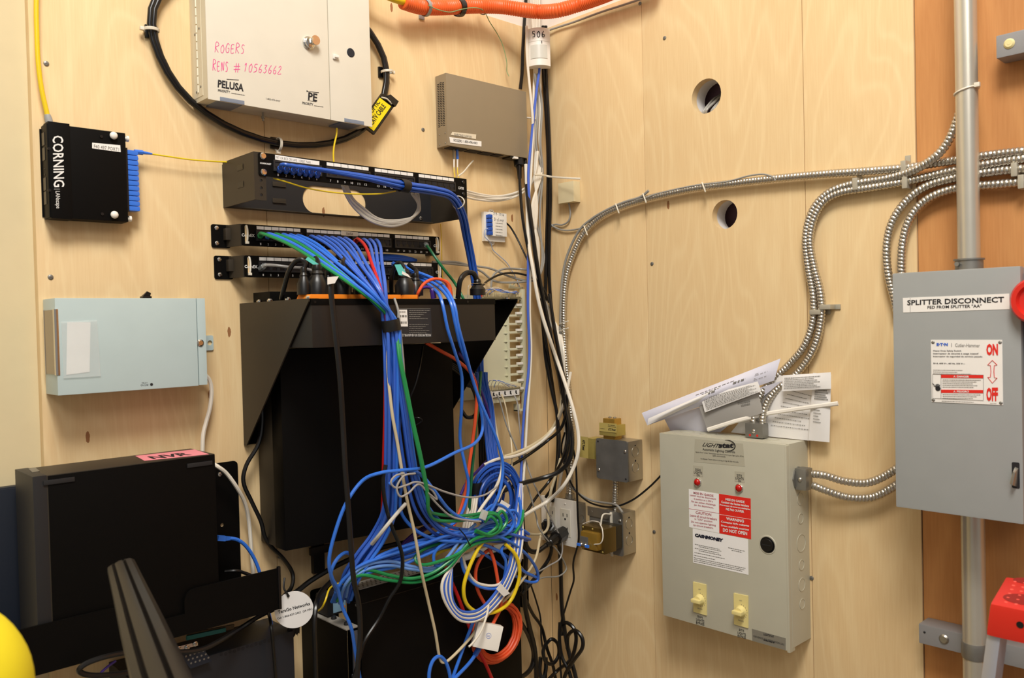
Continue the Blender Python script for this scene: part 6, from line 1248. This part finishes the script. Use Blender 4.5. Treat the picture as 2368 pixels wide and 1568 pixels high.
# -------- orange coil and white square box
cu_, cv_ = A(1161, 1466, .20)
for k in range(11):
    f = 1-.042*(k % 6)-.01*(k//6); ru_, rv_ = .0385*f, .0400*f*.93; R = random.Random(k)
    ru_ = (A(1215, 1466, .2)[0]-A(1107, 1466, .2)[0])/2*f; rv_ = (A(1161, 1396, .2)[1]-A(1161, 1536, .2)[1])/2*f
    P = [(cu_+R.uniform(-.001, .001)+ru_*cos(a), cv_+.001*(k % 3)+rv_*sin(a), .181+.007*(k//6)+.004*(k % 2)+.002*sin(a+k)) for a in [2*pi*i/36 for i in range(36)]]
    if k == 0: coilm = MB()
    coilm.tube(P, .0033, 7, closed=True)
oc = solo('orange_cable_coil', coilm, ORC, 'coil of orange cable hanging at the front of the lower rack unit', 'cable coil', 'A', (cu_, cv_, .19))
link('twist_tie', MB().tube([(cu_-.006, cv_+rv_*1.25, .18), (cu_-.008, cv_+rv_*1.2, .205), (cu_+.004, cv_+rv_*1.1, .205), (cu_+.008, cv_+rv_*1.5, .20)], .0016, 5), ORC, oc, (cu_, cv_, .19))
cB = V((A(1126, 1470, .225)[0], A(1126, 1470, .225)[1], .225)); RB = Matrix.Rotation(radians(-20), 3, 'Z') @ Matrix.Rotation(radians(-30), 3, 'Y')
t = T('surface_jack_box', 'white square plastic jack box hanging in front of the orange coil', 'jack box', 'A', cB.x, cB.y, d=cB.z)
def rb(mb): mb.v = [tuple(cB+RB @ V(v)) for v in mb.v]; return mb
t.add('housing', rb(MB().box(-.0265, .0265, -.0245, .0245, -.013, .013, .002)), WHITEP)
t.add('side_opening', rb(MB().lathe((.0265, -.004, 0), (1, 0, 0), [(.006, 0), (.006, .0005)], 18)), mat('white_shade_plastic', 'D6D2CC', .5))
t.add('printed_mark', rb(MB().text('UL', (-.003, 0), (.003, 0), (-.003, .004), .0132).tube([(.0052*cos(a), .002+.0052*sin(a), .0133) for a in [2*pi*i/20 for i in range(20)]], .0003, 4, closed=True)), BLUEINK)
cable('white_telephone_cable', 'short white cord running over the white square box', [(1130, 1400, .235), (1125, 1425, .24), (1112, 1460, .248), (1095, 1485, .25), (1084, 1496, .25)], .0022, CWHITE)
# -------- blue coil right of the enclosure
for k in range(9):
    R = random.Random(k+90); f = 1-.055*k; cx_, cy_ = 1150+R.uniform(-4, 4), 1152+R.uniform(-4, 4)
    P = [(cx_+58*f*cos(a)-10*sin(a)*0, cy_-80*f*sin(a)*(1+.1*cos(a)), .12+.012*(k % 3)+.008*sin(a+k)) for a in [2*pi*i/14 for i in range(14)]]
    Q = spline(pts(P), 5, True)
    solo('blue_cable_turn', MB().tube(Q, .0030, 7, closed=True), CDBLUE, 'deep blue turn of the strapped cable coil right of the tall enclosure', 'cable', 'W', Q[0], 'turns of the blue coil right of the enclosure')
c_ = pts([(1100, 1128, .13)])[0]; wrap('hook_and_loop_strap', 'square black strap on the left side of the blue coil', c_, V((.0, 0, 1)), .0150, .024, BLK3)
for k in range(7):
    P = [(1100+k*4, 860, .075), (1106+k*3.5, 890, .075), (1115+k*4, 940, .07), (1122+k*3.5, 1000, .09), (1128+k*3.4, 1050, .11), (1135+k*5, 1100, .13), (1125+k*6, 1160, .12), (1105+k*6, 1200, .11)]
    cable('blue_cable', 'deep blue cable running down behind the bracket into the blue coil', jit(P, 1.5, k), .0030, CDBLUE, group='blue cables feeding the coil')
# -------- cords between enclosure and corner
cable('orange_cable', 'orange cable leaving under the power unit and falling along the enclosure edge', [(985, 792, .20), (1020, 812, .2), (1055, 832, .19), (1088, 862, .18), (1102, 900, .17), (1100, 960, .17), (1093, 1020, .17), (1085, 1075, .17), (1078, 1130, .17), (1066, 1175, .17), (1045, 1225, .17), (1030, 1255, .16)], .0036, ORC)
cable('dark_green_cable', 'dark green cable falling beside the orange one right of the enclosure', [(1112, 860, .10), (1108, 920, .12), (1101, 980, .14), (1096, 1040, .15), (1090, 1110, .155), (1085, 1180, .155), (1082, 1215, .15)], .0032, CDGREEN)
cable('purple_cable', 'purple cable curving behind the blue ones right of the enclosure', [(1060, 815, .14), (1085, 850, .12), (1110, 900, .09), (1130, 955, .08), (1139, 1010, .08), (1132, 1055, .08), (1108, 1085, .08), (1080, 1115, .09), (1065, 1145, .1)], .0030, CPURP)
for k in range(3): cable('purple_cable', 'purple cable under the tall enclosure behind the tangle', [(1010+k*8, 1208, .06), (975+k*7, 1222, .09), (950+k*6, 1240, .1), (930+k*6, 1262, .1), (925+k*6, 1300, .12)], .0030, CPURP, group='purple cables under the enclosure')
cable('purple_cable', 'short purple cable end beside the red cord under the enclosure', [(846, 1225, .04), (856, 1235, .05), (862, 1245, .06), (872, 1250, .06)], .0036, CPURP)
for k in range(4): cable('black_cable', 'black cord hanging in the gap between the enclosure and the blue coil', [(960+k*12, 808, .09), (1010+k*8, 832, .09), (1060+k*7, 862, .085), (1095+k*5, 905, .07), (1108+k*6, 980, .05), (1110+k*6, 1060, .05), (1112+k*6, 1140, .05), (1116+k*5, 1230, .06)], .0032, CBLACK, group='black cords behind the power unit')
cable('black_cable', 'black cord wrapping under the punch-down block', [(1078, 890, .06), (1100, 900, .07), (1106, 930, .07), (1098, 960, .06), (1080, 965, .05), (1068, 950, .04)], .0042, CBLACK)
for k in range(4): cable('white_cable', 'white cable standing in a bunch below the orange cable', [(1088+k*5, 1150, .14), (1082+k*5.5, 1180, .155), (1074+k*6, 1210, .16), (1068+k*5, 1245, .16)], .0032, CWHITE, group='short white bunch at the end of the green cords')
# from the telephone block downwards
for k, (P, m_, lb, r_) in enumerate((([(1148, 912, .04), (1155, 925, .06), (1162, 950, .07), (1172, 985, .08), (1195, 1040, .09), (1212, 1100, .10), (1228, 1150, .11), (1240, 1195, .11), (1246, 1220, .12), (1265, 1248, .12), (1290, 1275, .11), (1307, 1305, .10), (1308, 1320, .10), (1290, 1333, .10), (1255, 1336, .11), (1230, 1348, .12), (1210, 1342, .13), (1200, 1325, .14)], CGREY, 'pale grey telephone cord swinging from the block past the white sockets', .0019),
 ([(1160, 912, .04), (1168, 935, .06), (1176, 980, .07), (1183, 1030, .09), (1184, 1070, .11), (1178, 1105, .13), (1162, 1135, .16), (1152, 1160, .19)], CCREAM, 'cream telephone cord from the block to the printed tag', .0019),
 ([(1190, 915, .04), (1197, 935, .05), (1201, 980, .06), (1207, 1030, .07), (1222, 1085, .09), (1240, 1130, .10), (1265, 1180, .11), (1285, 1220, .11), (1300, 1255, .11), (1296, 1290, .11), (1270, 1308, .11), (1245, 1322, .12), (1222, 1328, .13), (1205, 1310, .14)], mat('silver_jacket', '9E9A96', .35), 'silver telephone cord passing in front of the plugged socket', .0018),
 ([(1135, 905, .04), (1142, 960, .05), (1150, 1010, .06), (1160, 1070, .09), (1156, 1130, .12), (1142, 1170, .14)], CWHITE, 'white cord falling from the block behind the blue coil', .0030),
 ([(1100, 880, .07), (1128, 985, .08), (1148, 1020, .10), (1160, 1050, .14), (1160, 1090, .17), (1145, 1130, .19), (1120, 1165, .21), (1100, 1195, .22)], CWHITE, 'white cord in front of the blue coil', .0034))):
    P = [p if p[0] < 1240 else (p[0], p[1], p[2]) for p in P]; cable('telephone_cable', lb, P, r_, m_, per=8)
# -------- the corner bundle
def corner(name, lb, P, r, m, group=None): return cable(name, lb, P, r, m, group=group, per=7)
corner('black_coaxial_cable', 'thick black cable dropping from above behind the orange hose to the taupe box', [(1216, -60, .03), (1216, 0, .03), (1212, 60, .03), (1209, 120, .03), (1207, 170, .025), (1203, 206, .02)], .0042, CBLACK)
for k in range(5):
    P = [(1226+k*5, -60, .03+.006*(k % 2)), (1228+k*4.6, 0, .03+.006*(k % 2)), (1233+k*3.6, 66, .022), (1237+k*3.2, 120, .020+.003*(k % 2)), (1236+k*3.4, 160, .03), (1234+k*3.8+2*(k % 2), 240, .04), (1240+k*3-5*(k % 3), 320, .04), (1236+k*4, 400, .045), (1242-k*3, 480, .05), (1236+k*2.2, 560, .05), (1238+k*2, 620, .045), (1244+k*2, 680, .04), (1270+k*4, 740, .03), (1294+k*2, 800, .04, 'B'), (1300+k*1.5, 880, .04, 'B'), (1305+k*1.5, 950, .035, 'B'), (1306+k*1.5, 1010, .03, 'B'), (1300+k, 1070, .03, 'B'), (1290, 1140, .03, 'B')]
    corner('white_cable', 'white cable in the bundle running down the corner behind the motion sensor', P, .0030, CWHITE, 'white cables in the corner bundle')
for k in range(2):
    P = [(1236+k*6, 170, .05), (1245+k*8, 240, .045), (1240+k*10, 330, .05), (1252+k*3, 400, .045), (1240+k*8, 500, .04), (1252, 560, .04), (1258-k*4, 600, .04), (1246, 640, .04), (1225, 650, .03), (1180-k*30, 640+k*12, .02), (1130-k*20, 620+k*6, .02), (1060, 612-k*5, .02), (1000, 606, .025)]
    corner('grey_cable', ['grey cable leaving the corner bundle leftwards to the lowest patch panel', 'second grey cable curling left above the telephone block'][k], P, .0027, CGREY)
corner('grey_cable', 'grey cable bending down onto the top of the telephone block', [(1230, 625, .05), (1200, 622, .02), (1165, 622, .02), (1142, 635, .02), (1136, 660, .02), (1140, 680, .03)], .0026, CGREY)
corner('black_cable', 'black cord arching from the right-hand plug into the corner', [(1108, 668, .10), (1130, 648, .05), (1160, 634, .03), (1195, 632, .03), (1230, 642, .04), (1255, 665, .04), (1270, 700, .04)], .0026, CBLACK)
corner('black_cable', 'thin black cord from the white terminal block into the corner', [(1167, 513, .016), (1180, 525, .02), (1195, 550, .03), (1212, 585, .045), (1228, 620, .055), (1245, 660, .05), (1258, 700, .05)], .0023, CBLACK)
corner('blue_cable', 'violet-blue cable winding down the whole corner in front of the bundle', [(1248, 130, .05), (1247, 165, .055), (1242, 200, .055), (1234, 270, .06), (1228, 330, .06), (1222, 400, .065), (1224, 480, .07), (1222, 560, .07), (1221, 640, .075), (1221, 720, .075), (1224, 800, .075), (1222, 860, .08), (1214, 930, .085), (1209, 1000, .09), (1206, 1070, .1), (1204, 1120, .11), (1202, 1180, .13), (1195, 1240, .16), (1180, 1300, .2)], .0032, mat('violet_blue_jacket', '4A68C8', .35))
corner('white_cable', 'white printed cable running close beside the violet-blue one', [(1218, 60, .05), (1219, 130, .05), (1224, 190, .055), (1230, 250, .06), (1232, 300, .06), (1228, 400, .06), (1222, 480, .065), (1225, 560, .07), (1226, 640, .07), (1225, 720, .07), (1228, 800, .07), (1226, 860, .075), (1221, 930, .08), (1217, 1000, .085), (1213, 1070, .095), (1209, 1130, .11), (1206, 1180, .13), (1200, 1235, .16), (1206, 1280, .18), (1190, 1330, .2)], .0032, CWHITE)
corner('white_cable', 'thick white cable crossing over the black cords and curving back behind the sockets', [(1216, 380, .05), (1219, 470, .06), (1222, 555, .08), (1232, 620, .10), (1242, 680, .11), (1254, 730, .115), (1270, 780, .12, 'A'), (1289, 835, .08, 'B'), (1308, 890, .09, 'B'), (1325, 945, .10, 'B'), (1337, 1000, .10, 'B'), (1337, 1045, .11, 'B'), (1325, 1085, .12, 'B'), (1302, 1125, .14, 'B'), (1268, 1158, .13), (1235, 1178, .13), (1212, 1192, .14)], .0042, CWHITE)
for k in range(2):
    P = [(1256+k*6, 60, .035), (1256+k*6, 155, .03), (1262+k*5, 250, .03), (1267+k*4, 350, .015), (1267+k*6, 450, .012), (1264+k*6, 560, .03), (1262+k*8, 640, .03), (1262+k*14, 720, .03), (1275+k*14, 800, .03, 'B'), (1292+k*10, 870, .04, 'B'), (1303+k*7, 940, .05, 'B'), (1312+k*5, 1010, .06, 'B'), (1300+k*5, 1070, .08, 'B')]
    corner('black_cable', ['black cable straight down the corner right of the white bundle', 'outermost black cable straight down the corner on the right wall side'][k], [(p[0], p[1], .018, 'B') if (p[0] > 1262 and len(p) < 4) else p for p in P], .0042, CBLACK)
# modem power cord and its neighbour
cc, Q = cable('power_cable', 'black power cord with its connector under the taupe box', [(1200, 372, .03), (1201, 400, .04), (1203, 440, .055), (1208, 500, .07), (1218, 560, .08), (1230, 620, .08), (1243, 680, .08), (1255, 740, .07), (1264, 800, .06), (1275, 870, .05), (1285, 940, .04), (1293, 1000, .06, 'B'), (1292, 1060, .08, 'B'), (1280, 1120, .08, 'B'), (1262, 1150, .07)], .0036, CBLACK, per=7)
link('connector', MB().tube(pts([(1199, 366, .026), (1200, 384, .03), (1200, 385, .03), (1201, 398, .035), (1201.5, 412, .04)]), [.0125, .0115, .007, .0055, .005], 8), BLK2, cc, cc.location)
for k, P in enumerate(([(1214, 368, .03), (1218, 430, .055), (1226, 500, .08), (1237, 580, .09), (1248, 650, .09), (1262, 720, .08), (1278, 800, .07), (1292, 860, .06, 'B'), (1306, 930, .07, 'B'), (1322, 1000, .08, 'B'), (1318, 1060, .1, 'B'), (1290, 1092, .12, 'B'), (1245, 1108, .12), (1200, 1120, .13), (1150, 1142, .14)],
 [(1250, 690, .06), (1256, 760, .055), (1262, 830, .05), (1275, 900, .05, 'B'), (1288, 960, .05, 'B'), (1290, 1040, .06, 'B'), (1284, 1110, .06, 'B'), (1278, 1160, .05, 'B')],
 [(1270, 680, .05), (1285, 770, .05, 'B'), (1300, 850, .06, 'B'), (1312, 920, .07, 'B'), (1300, 985, .08, 'B'), (1265, 1020, .09), (1225, 1050, .10), (1190, 1072, .1), (1150, 1092, .1), (1105, 1120, .1)],
 [(1300, 870, .07, 'B'), (1308, 940, .08, 'B'), (1316, 1000, .09, 'B'), (1302, 1060, .1, 'B'), (1272, 1110, .09), (1240, 1150, .10), (1214, 1190, .11)],
 [(1296, 900, .06, 'B'), (1312, 960, .07, 'B'), (1322, 1020, .06, 'B'), (1331, 1070, .06, 'B'), (1334, 1130, .07, 'B'), (1336, 1190, .07, 'B'), (1338, 1250, .065, 'B'), (1326, 1300, .06, 'B'), (1327, 1340, .05, 'B'), (1320, 1365, .05, 'B'), (1308, 1405, .05, 'B'), (1297, 1445, .05, 'B'), (1294, 1500, .05, 'B'), (1300, 1600, .05, 'B')],
 [(1306, 1000, .05, 'B'), (1298, 1040, .05, 'B'), (1310, 1090, .04, 'B'), (1328, 1130, .03, 'B'), (1360, 1160, .03, 'B'), (1400, 1172, .03, 'B'), (1430, 1170, .04, 'B'), (1465, 1155, .03, 'B'), (1500, 1128, .02, 'B'), (1528, 1100, .02, 'B'), (1545, 1080, .02, 'B')])):
    cable('black_cable', ['heavy black cord sweeping from the corner left across the blue coil', 'black cord vanishing behind the double socket', 'black cord swinging left below the telephone block', 'black cord slanting down left of the double socket', 'thin black cord passing between the sockets and the brass transformer', 'thin black wire drooping to the lower zinc box and up to the lighting panel'][k], P, (.0052, .0042, .0036, .0034, .0024, .0022)[k], CBLACK, per=7)
cable('grey_cable', 'grey cable drooping behind the thin black wire to the lower zinc box', [(1310, 1060, .03, 'B'), (1315, 1110, .025, 'B'), (1330, 1135, .02, 'B'), (1365, 1156, .02, 'B'), (1400, 1163, .025, 'B'), (1425, 1168, .05, 'B'), (1440, 1185, .06, 'B')], .0026, CGREY)
cable('white_cable', 'cream cable looping left below the corner and under the blue coil', [(1320, 860, .06, 'B'), (1305, 930, .07, 'B'), (1285, 985, .07), (1260, 1015, .08), (1225, 1040, .10), (1190, 1055, .12), (1150, 1062, .13), (1120, 1075, .12)], .0036, CWHITE)
cable('white_cable', 'second cream cable looping left just below the first', [(1300, 900, .05, 'B'), (1294, 955, .05, 'B'), (1270, 1000, .06), (1230, 1030, .09), (1190, 1048, .11), (1165, 1056, .12)], .0034, CCREAM)
cable('cream_cable', 'cream cable hanging over the double socket and hooking back left', [(1296, 1060, .08, 'B'), (1285, 1100, .085, 'B'), (1273, 1140, .09, 'B'), (1267, 1180, .09, 'B'), (1268, 1215, .09, 'B'), (1258, 1232, .09), (1235, 1236, .09), (1205, 1230, .1)], .0032, CCREAM)
# plugs in the double socket
def wplug(label, c0, c1, cord, r=.0042):
    a, b = pts([c0, c1]); z = (b-a)
    o = solo('power_plug', MB().tube([a, a+z*.45, a+z*.46, a+z*.8, a+z*.82, b], [.0165, .0165, .0125, .0095, .0075, .006], 8), BLK2, label, 'plug', 'W', a)
    Q = spline(pts([c1]+cord), 7); link('power_lead', MB().tube(Q, r, 10), CBLACK, o, a); return o
wplug('big black plug sticking out of the lower right socket', (1303, 1232, .046, 'B'), (1262, 1262, .14, 'B'), [(1240, 1276, .12), (1220, 1268, .12), (1210, 1230, .12), (1206, 1180, .11), (1200, 1120, .09)], .0055)
wplug('black plug in the lower left socket behind the cream cable', (1270, 1222, .046, 'B'), (1262, 1205, .085, 'B'), [(1262, 1240, .09, 'B'), (1275, 1262, .09, 'B'), (1270, 1290, .08, 'B'), (1252, 1318, .07), (1228, 1348, .08), (1205, 1375, .09)], .0046)
LC = [([(1285, 1240, .09, 'B'), (1294, 1270, .07, 'B'), (1297, 1330, .05, 'B'), (1299, 1400, .04, 'B'), (1306, 1460, .04, 'B'), (1316, 1510, .04, 'B'), (1330, 1560, .04, 'B'), (1340, 1610, .04, 'B')], .0052, 'thick black cord falling straight below the double socket'),
 ([(1206, 1180, .09), (1210, 1240, .10), (1216, 1290, .10), (1212, 1340, .09), (1214, 1400, .08), (1224, 1450, .07), (1236, 1500, .06), (1240, 1560, .05), (1240, 1610, .05)], .0058, 'thick black cord along the right edge of the lower rack unit'),
 ([(1215, 1385, .05), (1232, 1420, .04), (1252, 1450, .03), (1265, 1500, .03), (1280, 1545, .03), (1290, 1610, .03)], .0042, 'black cord slanting across the bottom of the corner'),
 ([(1225, 1345, .04), (1240, 1390, .03), (1250, 1430, .03), (1252, 1480, .03), (1262, 1540, .03), (1264, 1610, .03)], .0022, 'thin black wire at the bottom of the corner'),
 ([(1300, 1470, .04, 'B'), (1296, 1450, .04, 'B'), (1310, 1440, .05, 'B'), (1328, 1455, .05, 'B'), (1332, 1485, .05, 'B'), (1320, 1525, .05, 'B'), (1290, 1550, .05), (1262, 1580, .05), (1240, 1620, .05)], .0046, 'black cord of the left upright loop in the heap'),
 ([(1312, 1500, .05, 'B'), (1314, 1470, .05, 'B'), (1330, 1458, .06, 'B'), (1346, 1475, .06, 'B'), (1346, 1500, .06, 'B'), (1325, 1530, .06, 'B'), (1306, 1565, .06, 'B'), (1300, 1620, .06, 'B')], .0046, 'black cord of the right upright loop in the heap'),
 ([(1262, 1490, .05), (1276, 1478, .06), (1290, 1490, .06), (1292, 1515, .06), (1278, 1535, .06), (1262, 1530, .06), (1256, 1508, .06), (1262, 1490, .05), (1272, 1480, .05)], .0044, 'black cord curled in a small round loop on the heap'),
 ([(1295, 1440, .05, 'B'), (1294, 1480, .05, 'B'), (1300, 1520, .05, 'B'), (1318, 1560, .05, 'B'), (1330, 1620, .05, 'B')], .0044, 'black cord falling through the upright loops'),
 ([(1250, 1520, .03), (1248, 1555, .03), (1255, 1570, .035), (1262, 1548, .035), (1262, 1520, .03)], .0050, 'short doubled black cord at the very bottom of the corner'),
 ([(1205, 1440, .07), (1222, 1470, .06), (1234, 1510, .05), (1228, 1545, .05), (1205, 1566, .05), (1180, 1570, .05)], .0055, 'black cord hooking back left beneath the orange coil')]
for P, r_, lb in LC: cable('black_cable', lb, P, r_, CBLACK, per=8)

# ================================================================ orange hose along the top
P = [(931, 3, .05), (958, 12, .045), (984, 17, .04), (1035, 17, .04), (1089, 14, .045), (1153, 15, .06), (1204, 22, .085), (1245, 27, .10), (1290, 24, .085, 'B'), (1340, 10, .05, 'B'), (1392, -8, .045, 'B'), (1450, -32, .045, 'B'), (1520, -60, .045, 'B')]
Q = resample(spline(pts(P), 12), .0011)
hose = solo('corrugated_hose', MB().tube(Q, .0165, 24, ridge=(.0056, .13, False)), ORG, 'thick orange corrugated hose bending through the corner above the motion sensor', 'hose', 'W', Q[0])
cable('yellow_fiber_feed', 'thick yellow cable entering the left end of the orange hose', [(820, -60, .05), (870, -24, .05), (905, -6, .05), (940, 5, .05), (975, 14, .04)], .0085, YEL, n=14)
for (px, py), m_, nm, lb, k in (((984, 17), mat('grey_plastic', '9A9A98', .5), 'hose_clamp', 'grey clamp screwed to the wall round the orange hose', 0), ((1062, 17), CBLACK, 'hook_and_loop_strap', 'broad black strap round the orange hose', 1), ((1118, 14), CBLACK, 'cable_tie', 'thin black tie round the orange hose', 2)):
    c_ = pts([(px, py, .042)])[0]; tg = pts([(px+12, py, .042)])[0]-c_
    o = wrap(nm, lb, c_, tg, .0182+(.001 if k == 1 else 0), (.008, .014, .005)[k], m_, cat='clamp' if k == 0 else 'strap')
    if k == 0: u, v = A(976, 36, .004); link('clamp_foot', MB().box(u-.007, u+.007, v-.008, v+.012, .0005, .004, .001), m_, o, (0, 0, 0)).matrix_world = Matrix.Translation((0, 0, 0)) @ ROT['A']
cable('green_twisted_wire', 'thin twisted green wire leaving the hose and dangling above the taupe box', [(990, 12, .062), (1012, 22, .064), (1040, 28, .064), (1066, 22, .066), (1090, 18, .066), (1110, 20, .064), (1122, 30, .05), (1132, 50, .03), (1148, 75, .02), (1160, 98, .02), (1167, 120, .02), (1172, 145, .02), (1172, 165, .015), (1177, 176, .02)], .0010, mat('green_pair', '7E9A68', .5))
cable('grey_cable', 'white tie end lying behind the corner bundle beside the taupe box', [(1216, 272, .03), (1228, 273, .045), (1238, 275, .045)], .002, CWHITE)

# ================================================================ step ladder at the lower right
dF_, dB_ = .42, .30
uF, vF = B(2289, 1395, dF_); uFb, vFb = B(2279, 1470, dF_); r = ray(2326, 1332); k = (vF-C0.z)/r.z; p = C0+r*k; uK, dK = -p.y, -p.x
t = T('step_ladder', 'aluminium step ladder with a red perforated plastic top cap', 'ladder', 'B', uF+.2, FLOOR)
W2 = .30; g = lambda u, v, d_: (u, v, d_)
cap = t.add('top_cap', MB().hexa([g(uFb, vFb, dF_), g(uFb+W2, vFb, dF_), g(uK+W2-.02, vFb, dK), g(uK, vFb, dK), g(uF, vF, dF_), g(uF+W2, vF, dF_), g(uK+W2-.02, vF, dK), g(uK, vF, dK)], .006), RED)
for (px, py, r_) in ((2368, 1387, .022), (2372, 1344, .014), (2430, 1392, .02)):
    q = ray(px, py); k_ = (vF-C0.z)/q.z; pp = C0+q*k_; t.add('tool_hole', MB().lathe((-pp.y, vF, -pp.x), (0, 1, 0), [(r_, -.001), (r_, .0003)], 28), mat('dark_red_plastic', '8E1812', .5), cap)
R = random.Random(2); dm = MB()
for i in range(7):
    for j in range(6):
        f, h = i/7+.03, j/6+.08; uu = (uF+.012)+(uK-uF)*h+f*.075; dd = dF_-.008+(dK-dF_+.016)*h
        dm = MB().dome((uu, vF, dd), (0, 1, 0), .0022, .0008, 8, 2); t.add('grip_dot', dm, mat('red_dots', 'E8564A', .4), cap)
u_, v_ = B(2359, 1445, dF_); t.add('side_hole', MB().lathe((u_, v_, dF_), (0, 0, 1), [(.004, 0), (.004, .0005)], 14), BLK2, cap)
AL = mat('brushed_aluminium', 'B4B4BC', .35, metal=.7)
a, b = B(2285, 1480, dF_-.01)[0], B(2317, 1480, dF_-.01)[0]
H = vFb-FLOOR
for s_ in (0, 1):
    a0 = a if s_ == 0 else a+W2-.04; fl_ = -.09 if s_ == 0 else .09
    t.add('front_rail', MB().hexa([g(a0+fl_, FLOOR, dF_+.28), g(a0+fl_+b-a, FLOOR, dF_+.28), g(a0+fl_+b-a, FLOOR, dF_+.25), g(a0+fl_, FLOOR, dF_+.25), g(a0, vFb, dF_-.005), g(a0+b-a, vFb, dF_-.005), g(a0+b-a, vFb, dF_-.035), g(a0, vFb, dF_-.035)], .002), AL)
    a1 = a0+.03*(1-2*s_)
    t.add('rear_rail', MB().hexa([g(a1+fl_, FLOOR, .12), g(a1+fl_+.02, FLOOR, .12), g(a1+fl_+.02, FLOOR, .10), g(a1+fl_, FLOOR, .10), g(a1, vFb, dK+.02), g(a1+.02, vFb, dK+.02), g(a1+.02, vFb, dK), g(a1, vFb, dK)], .001), AL)
for k in range(4):
    f = (k+1)/5; vv = vFb-H*f; e = .09*f; t.add('step', MB().box(a-e+.01, a+W2+e-.02, vv-.012, vv+.004, dF_-.03+.285*f, dF_+.05+.285*f, .002), AL)

# ================================================================ things close to the camera
a0, a1 = D(284, 1318, 1.02), D(372, 1568, .78); a2 = D(420, 1700, .70); a3 = V((a2.x+.02, a2.y-.02, a2.z-.12)); a4 = V((a3.x, a3.y, FLOOR))
prof = [(-1, -.5), (1, -.5), (1.05, .3), (.95, .62), (.62, .72), (.5, .5), (.38, .72), (0, .78), (-.2, .75), (-.3, .5), (-.42, .72), (-.8, .66), (-1, .45)]
path = [(a0-(a1-a0).normalized()*s_, f) for s_, f in ((.012, .45), (.009, .8), (.003, .96))]+[(a0, 1), (a0.lerp(a1, .33), 1.17), (a0.lerp(a1, .66), 1.36), (a1, 1.5), (a2, 1.6), (a3, 1.6), (a4, 1.6)]
vs = []; n = len(prof); side_ = None
for i, (q, f) in enumerate(path):
    tg = (path[min(i+1, len(path)-1)][0]-path[max(i-1, 0)][0]).normalized()
    if side_ is None: side_ = tg.cross((C0-a0).normalized()).normalized()
    side_ = (side_-tg*side_.dot(tg)).normalized(); up_ = side_.cross(tg)
    if i == 0: sg = 1 if up_.dot(C0-a0) > 0 else -1
    for x, y in prof: vs.append(q+side_*x*.0155*f+up_*sg*y*.0155*f)
m = len(path); fs = [(j*n+i, j*n+(i+1) % n, (j+1)*n+(i+1) % n, (j+1)*n+i) for j in range(m-1) for i in range(n)]
mb = MB().add(vs, fs+[tuple(range(n))[::-1], tuple((m-1)*n+i for i in range(n))])
solo('grooved_rail', mb, mat('dark_bronze_rail', '1F1B18', .35, metal=.2), 'dark grooved metal rail with a rounded tip, out of focus before the recorder', 'rail', 'W', a0)
c = D(-205, 1632, .62); R0 = 250*.62/F
prof = [(R0*sin(x), R0*cos(x)) for x in [pi*i/28 for i in range(0, 15)]]+[(R0*1.03, -.2), (R0*1.08, -.6), (R0*1.12, FLOOR-c.z)]
mb = MB().lathe((c.x, c.y, c.z), (0, 0, 1), [(max(r_, .0004), h_) for r_, h_ in prof], 48)
solo('yellow_bag', mb, mat('yellow_nylon', 'E6D61E', .6, bump=.6, bs=14), 'bright yellow rounded bag at the lower left corner, out of focus', 'bag', 'W', (c.x, c.y, FLOOR))

cable('yellow_fiber_jumper', 'hair-thin yellow fibre running down the wall behind the right ends of the lower panels', [(1019, 518, .004), (1021, 560, .004), (1022, 610, .004), (1025, 665, .01)], .0009, YEL)
cp = pts([(1118, 1192, .262)])[0]; cm = Matrix.Rotation(.5, 3, 'Y')
solo('clear_plug', MB().hexa([cp+cm @ V(q) for q in ((-.006, -.004, -.008), (.006, -.004, -.008), (.006, .004, -.008), (-.006, .004, -.008), (-.006, -.004, .010), (.006, -.004, .010), (.006, .004, .010), (-.006, .004, .010))], .0008), mat('clear_plug_plastic', 'D8D8D0', .15, alpha=.6), 'clear modular plug lying on the green cords right of the bunch', 'plug', 'W', cp)
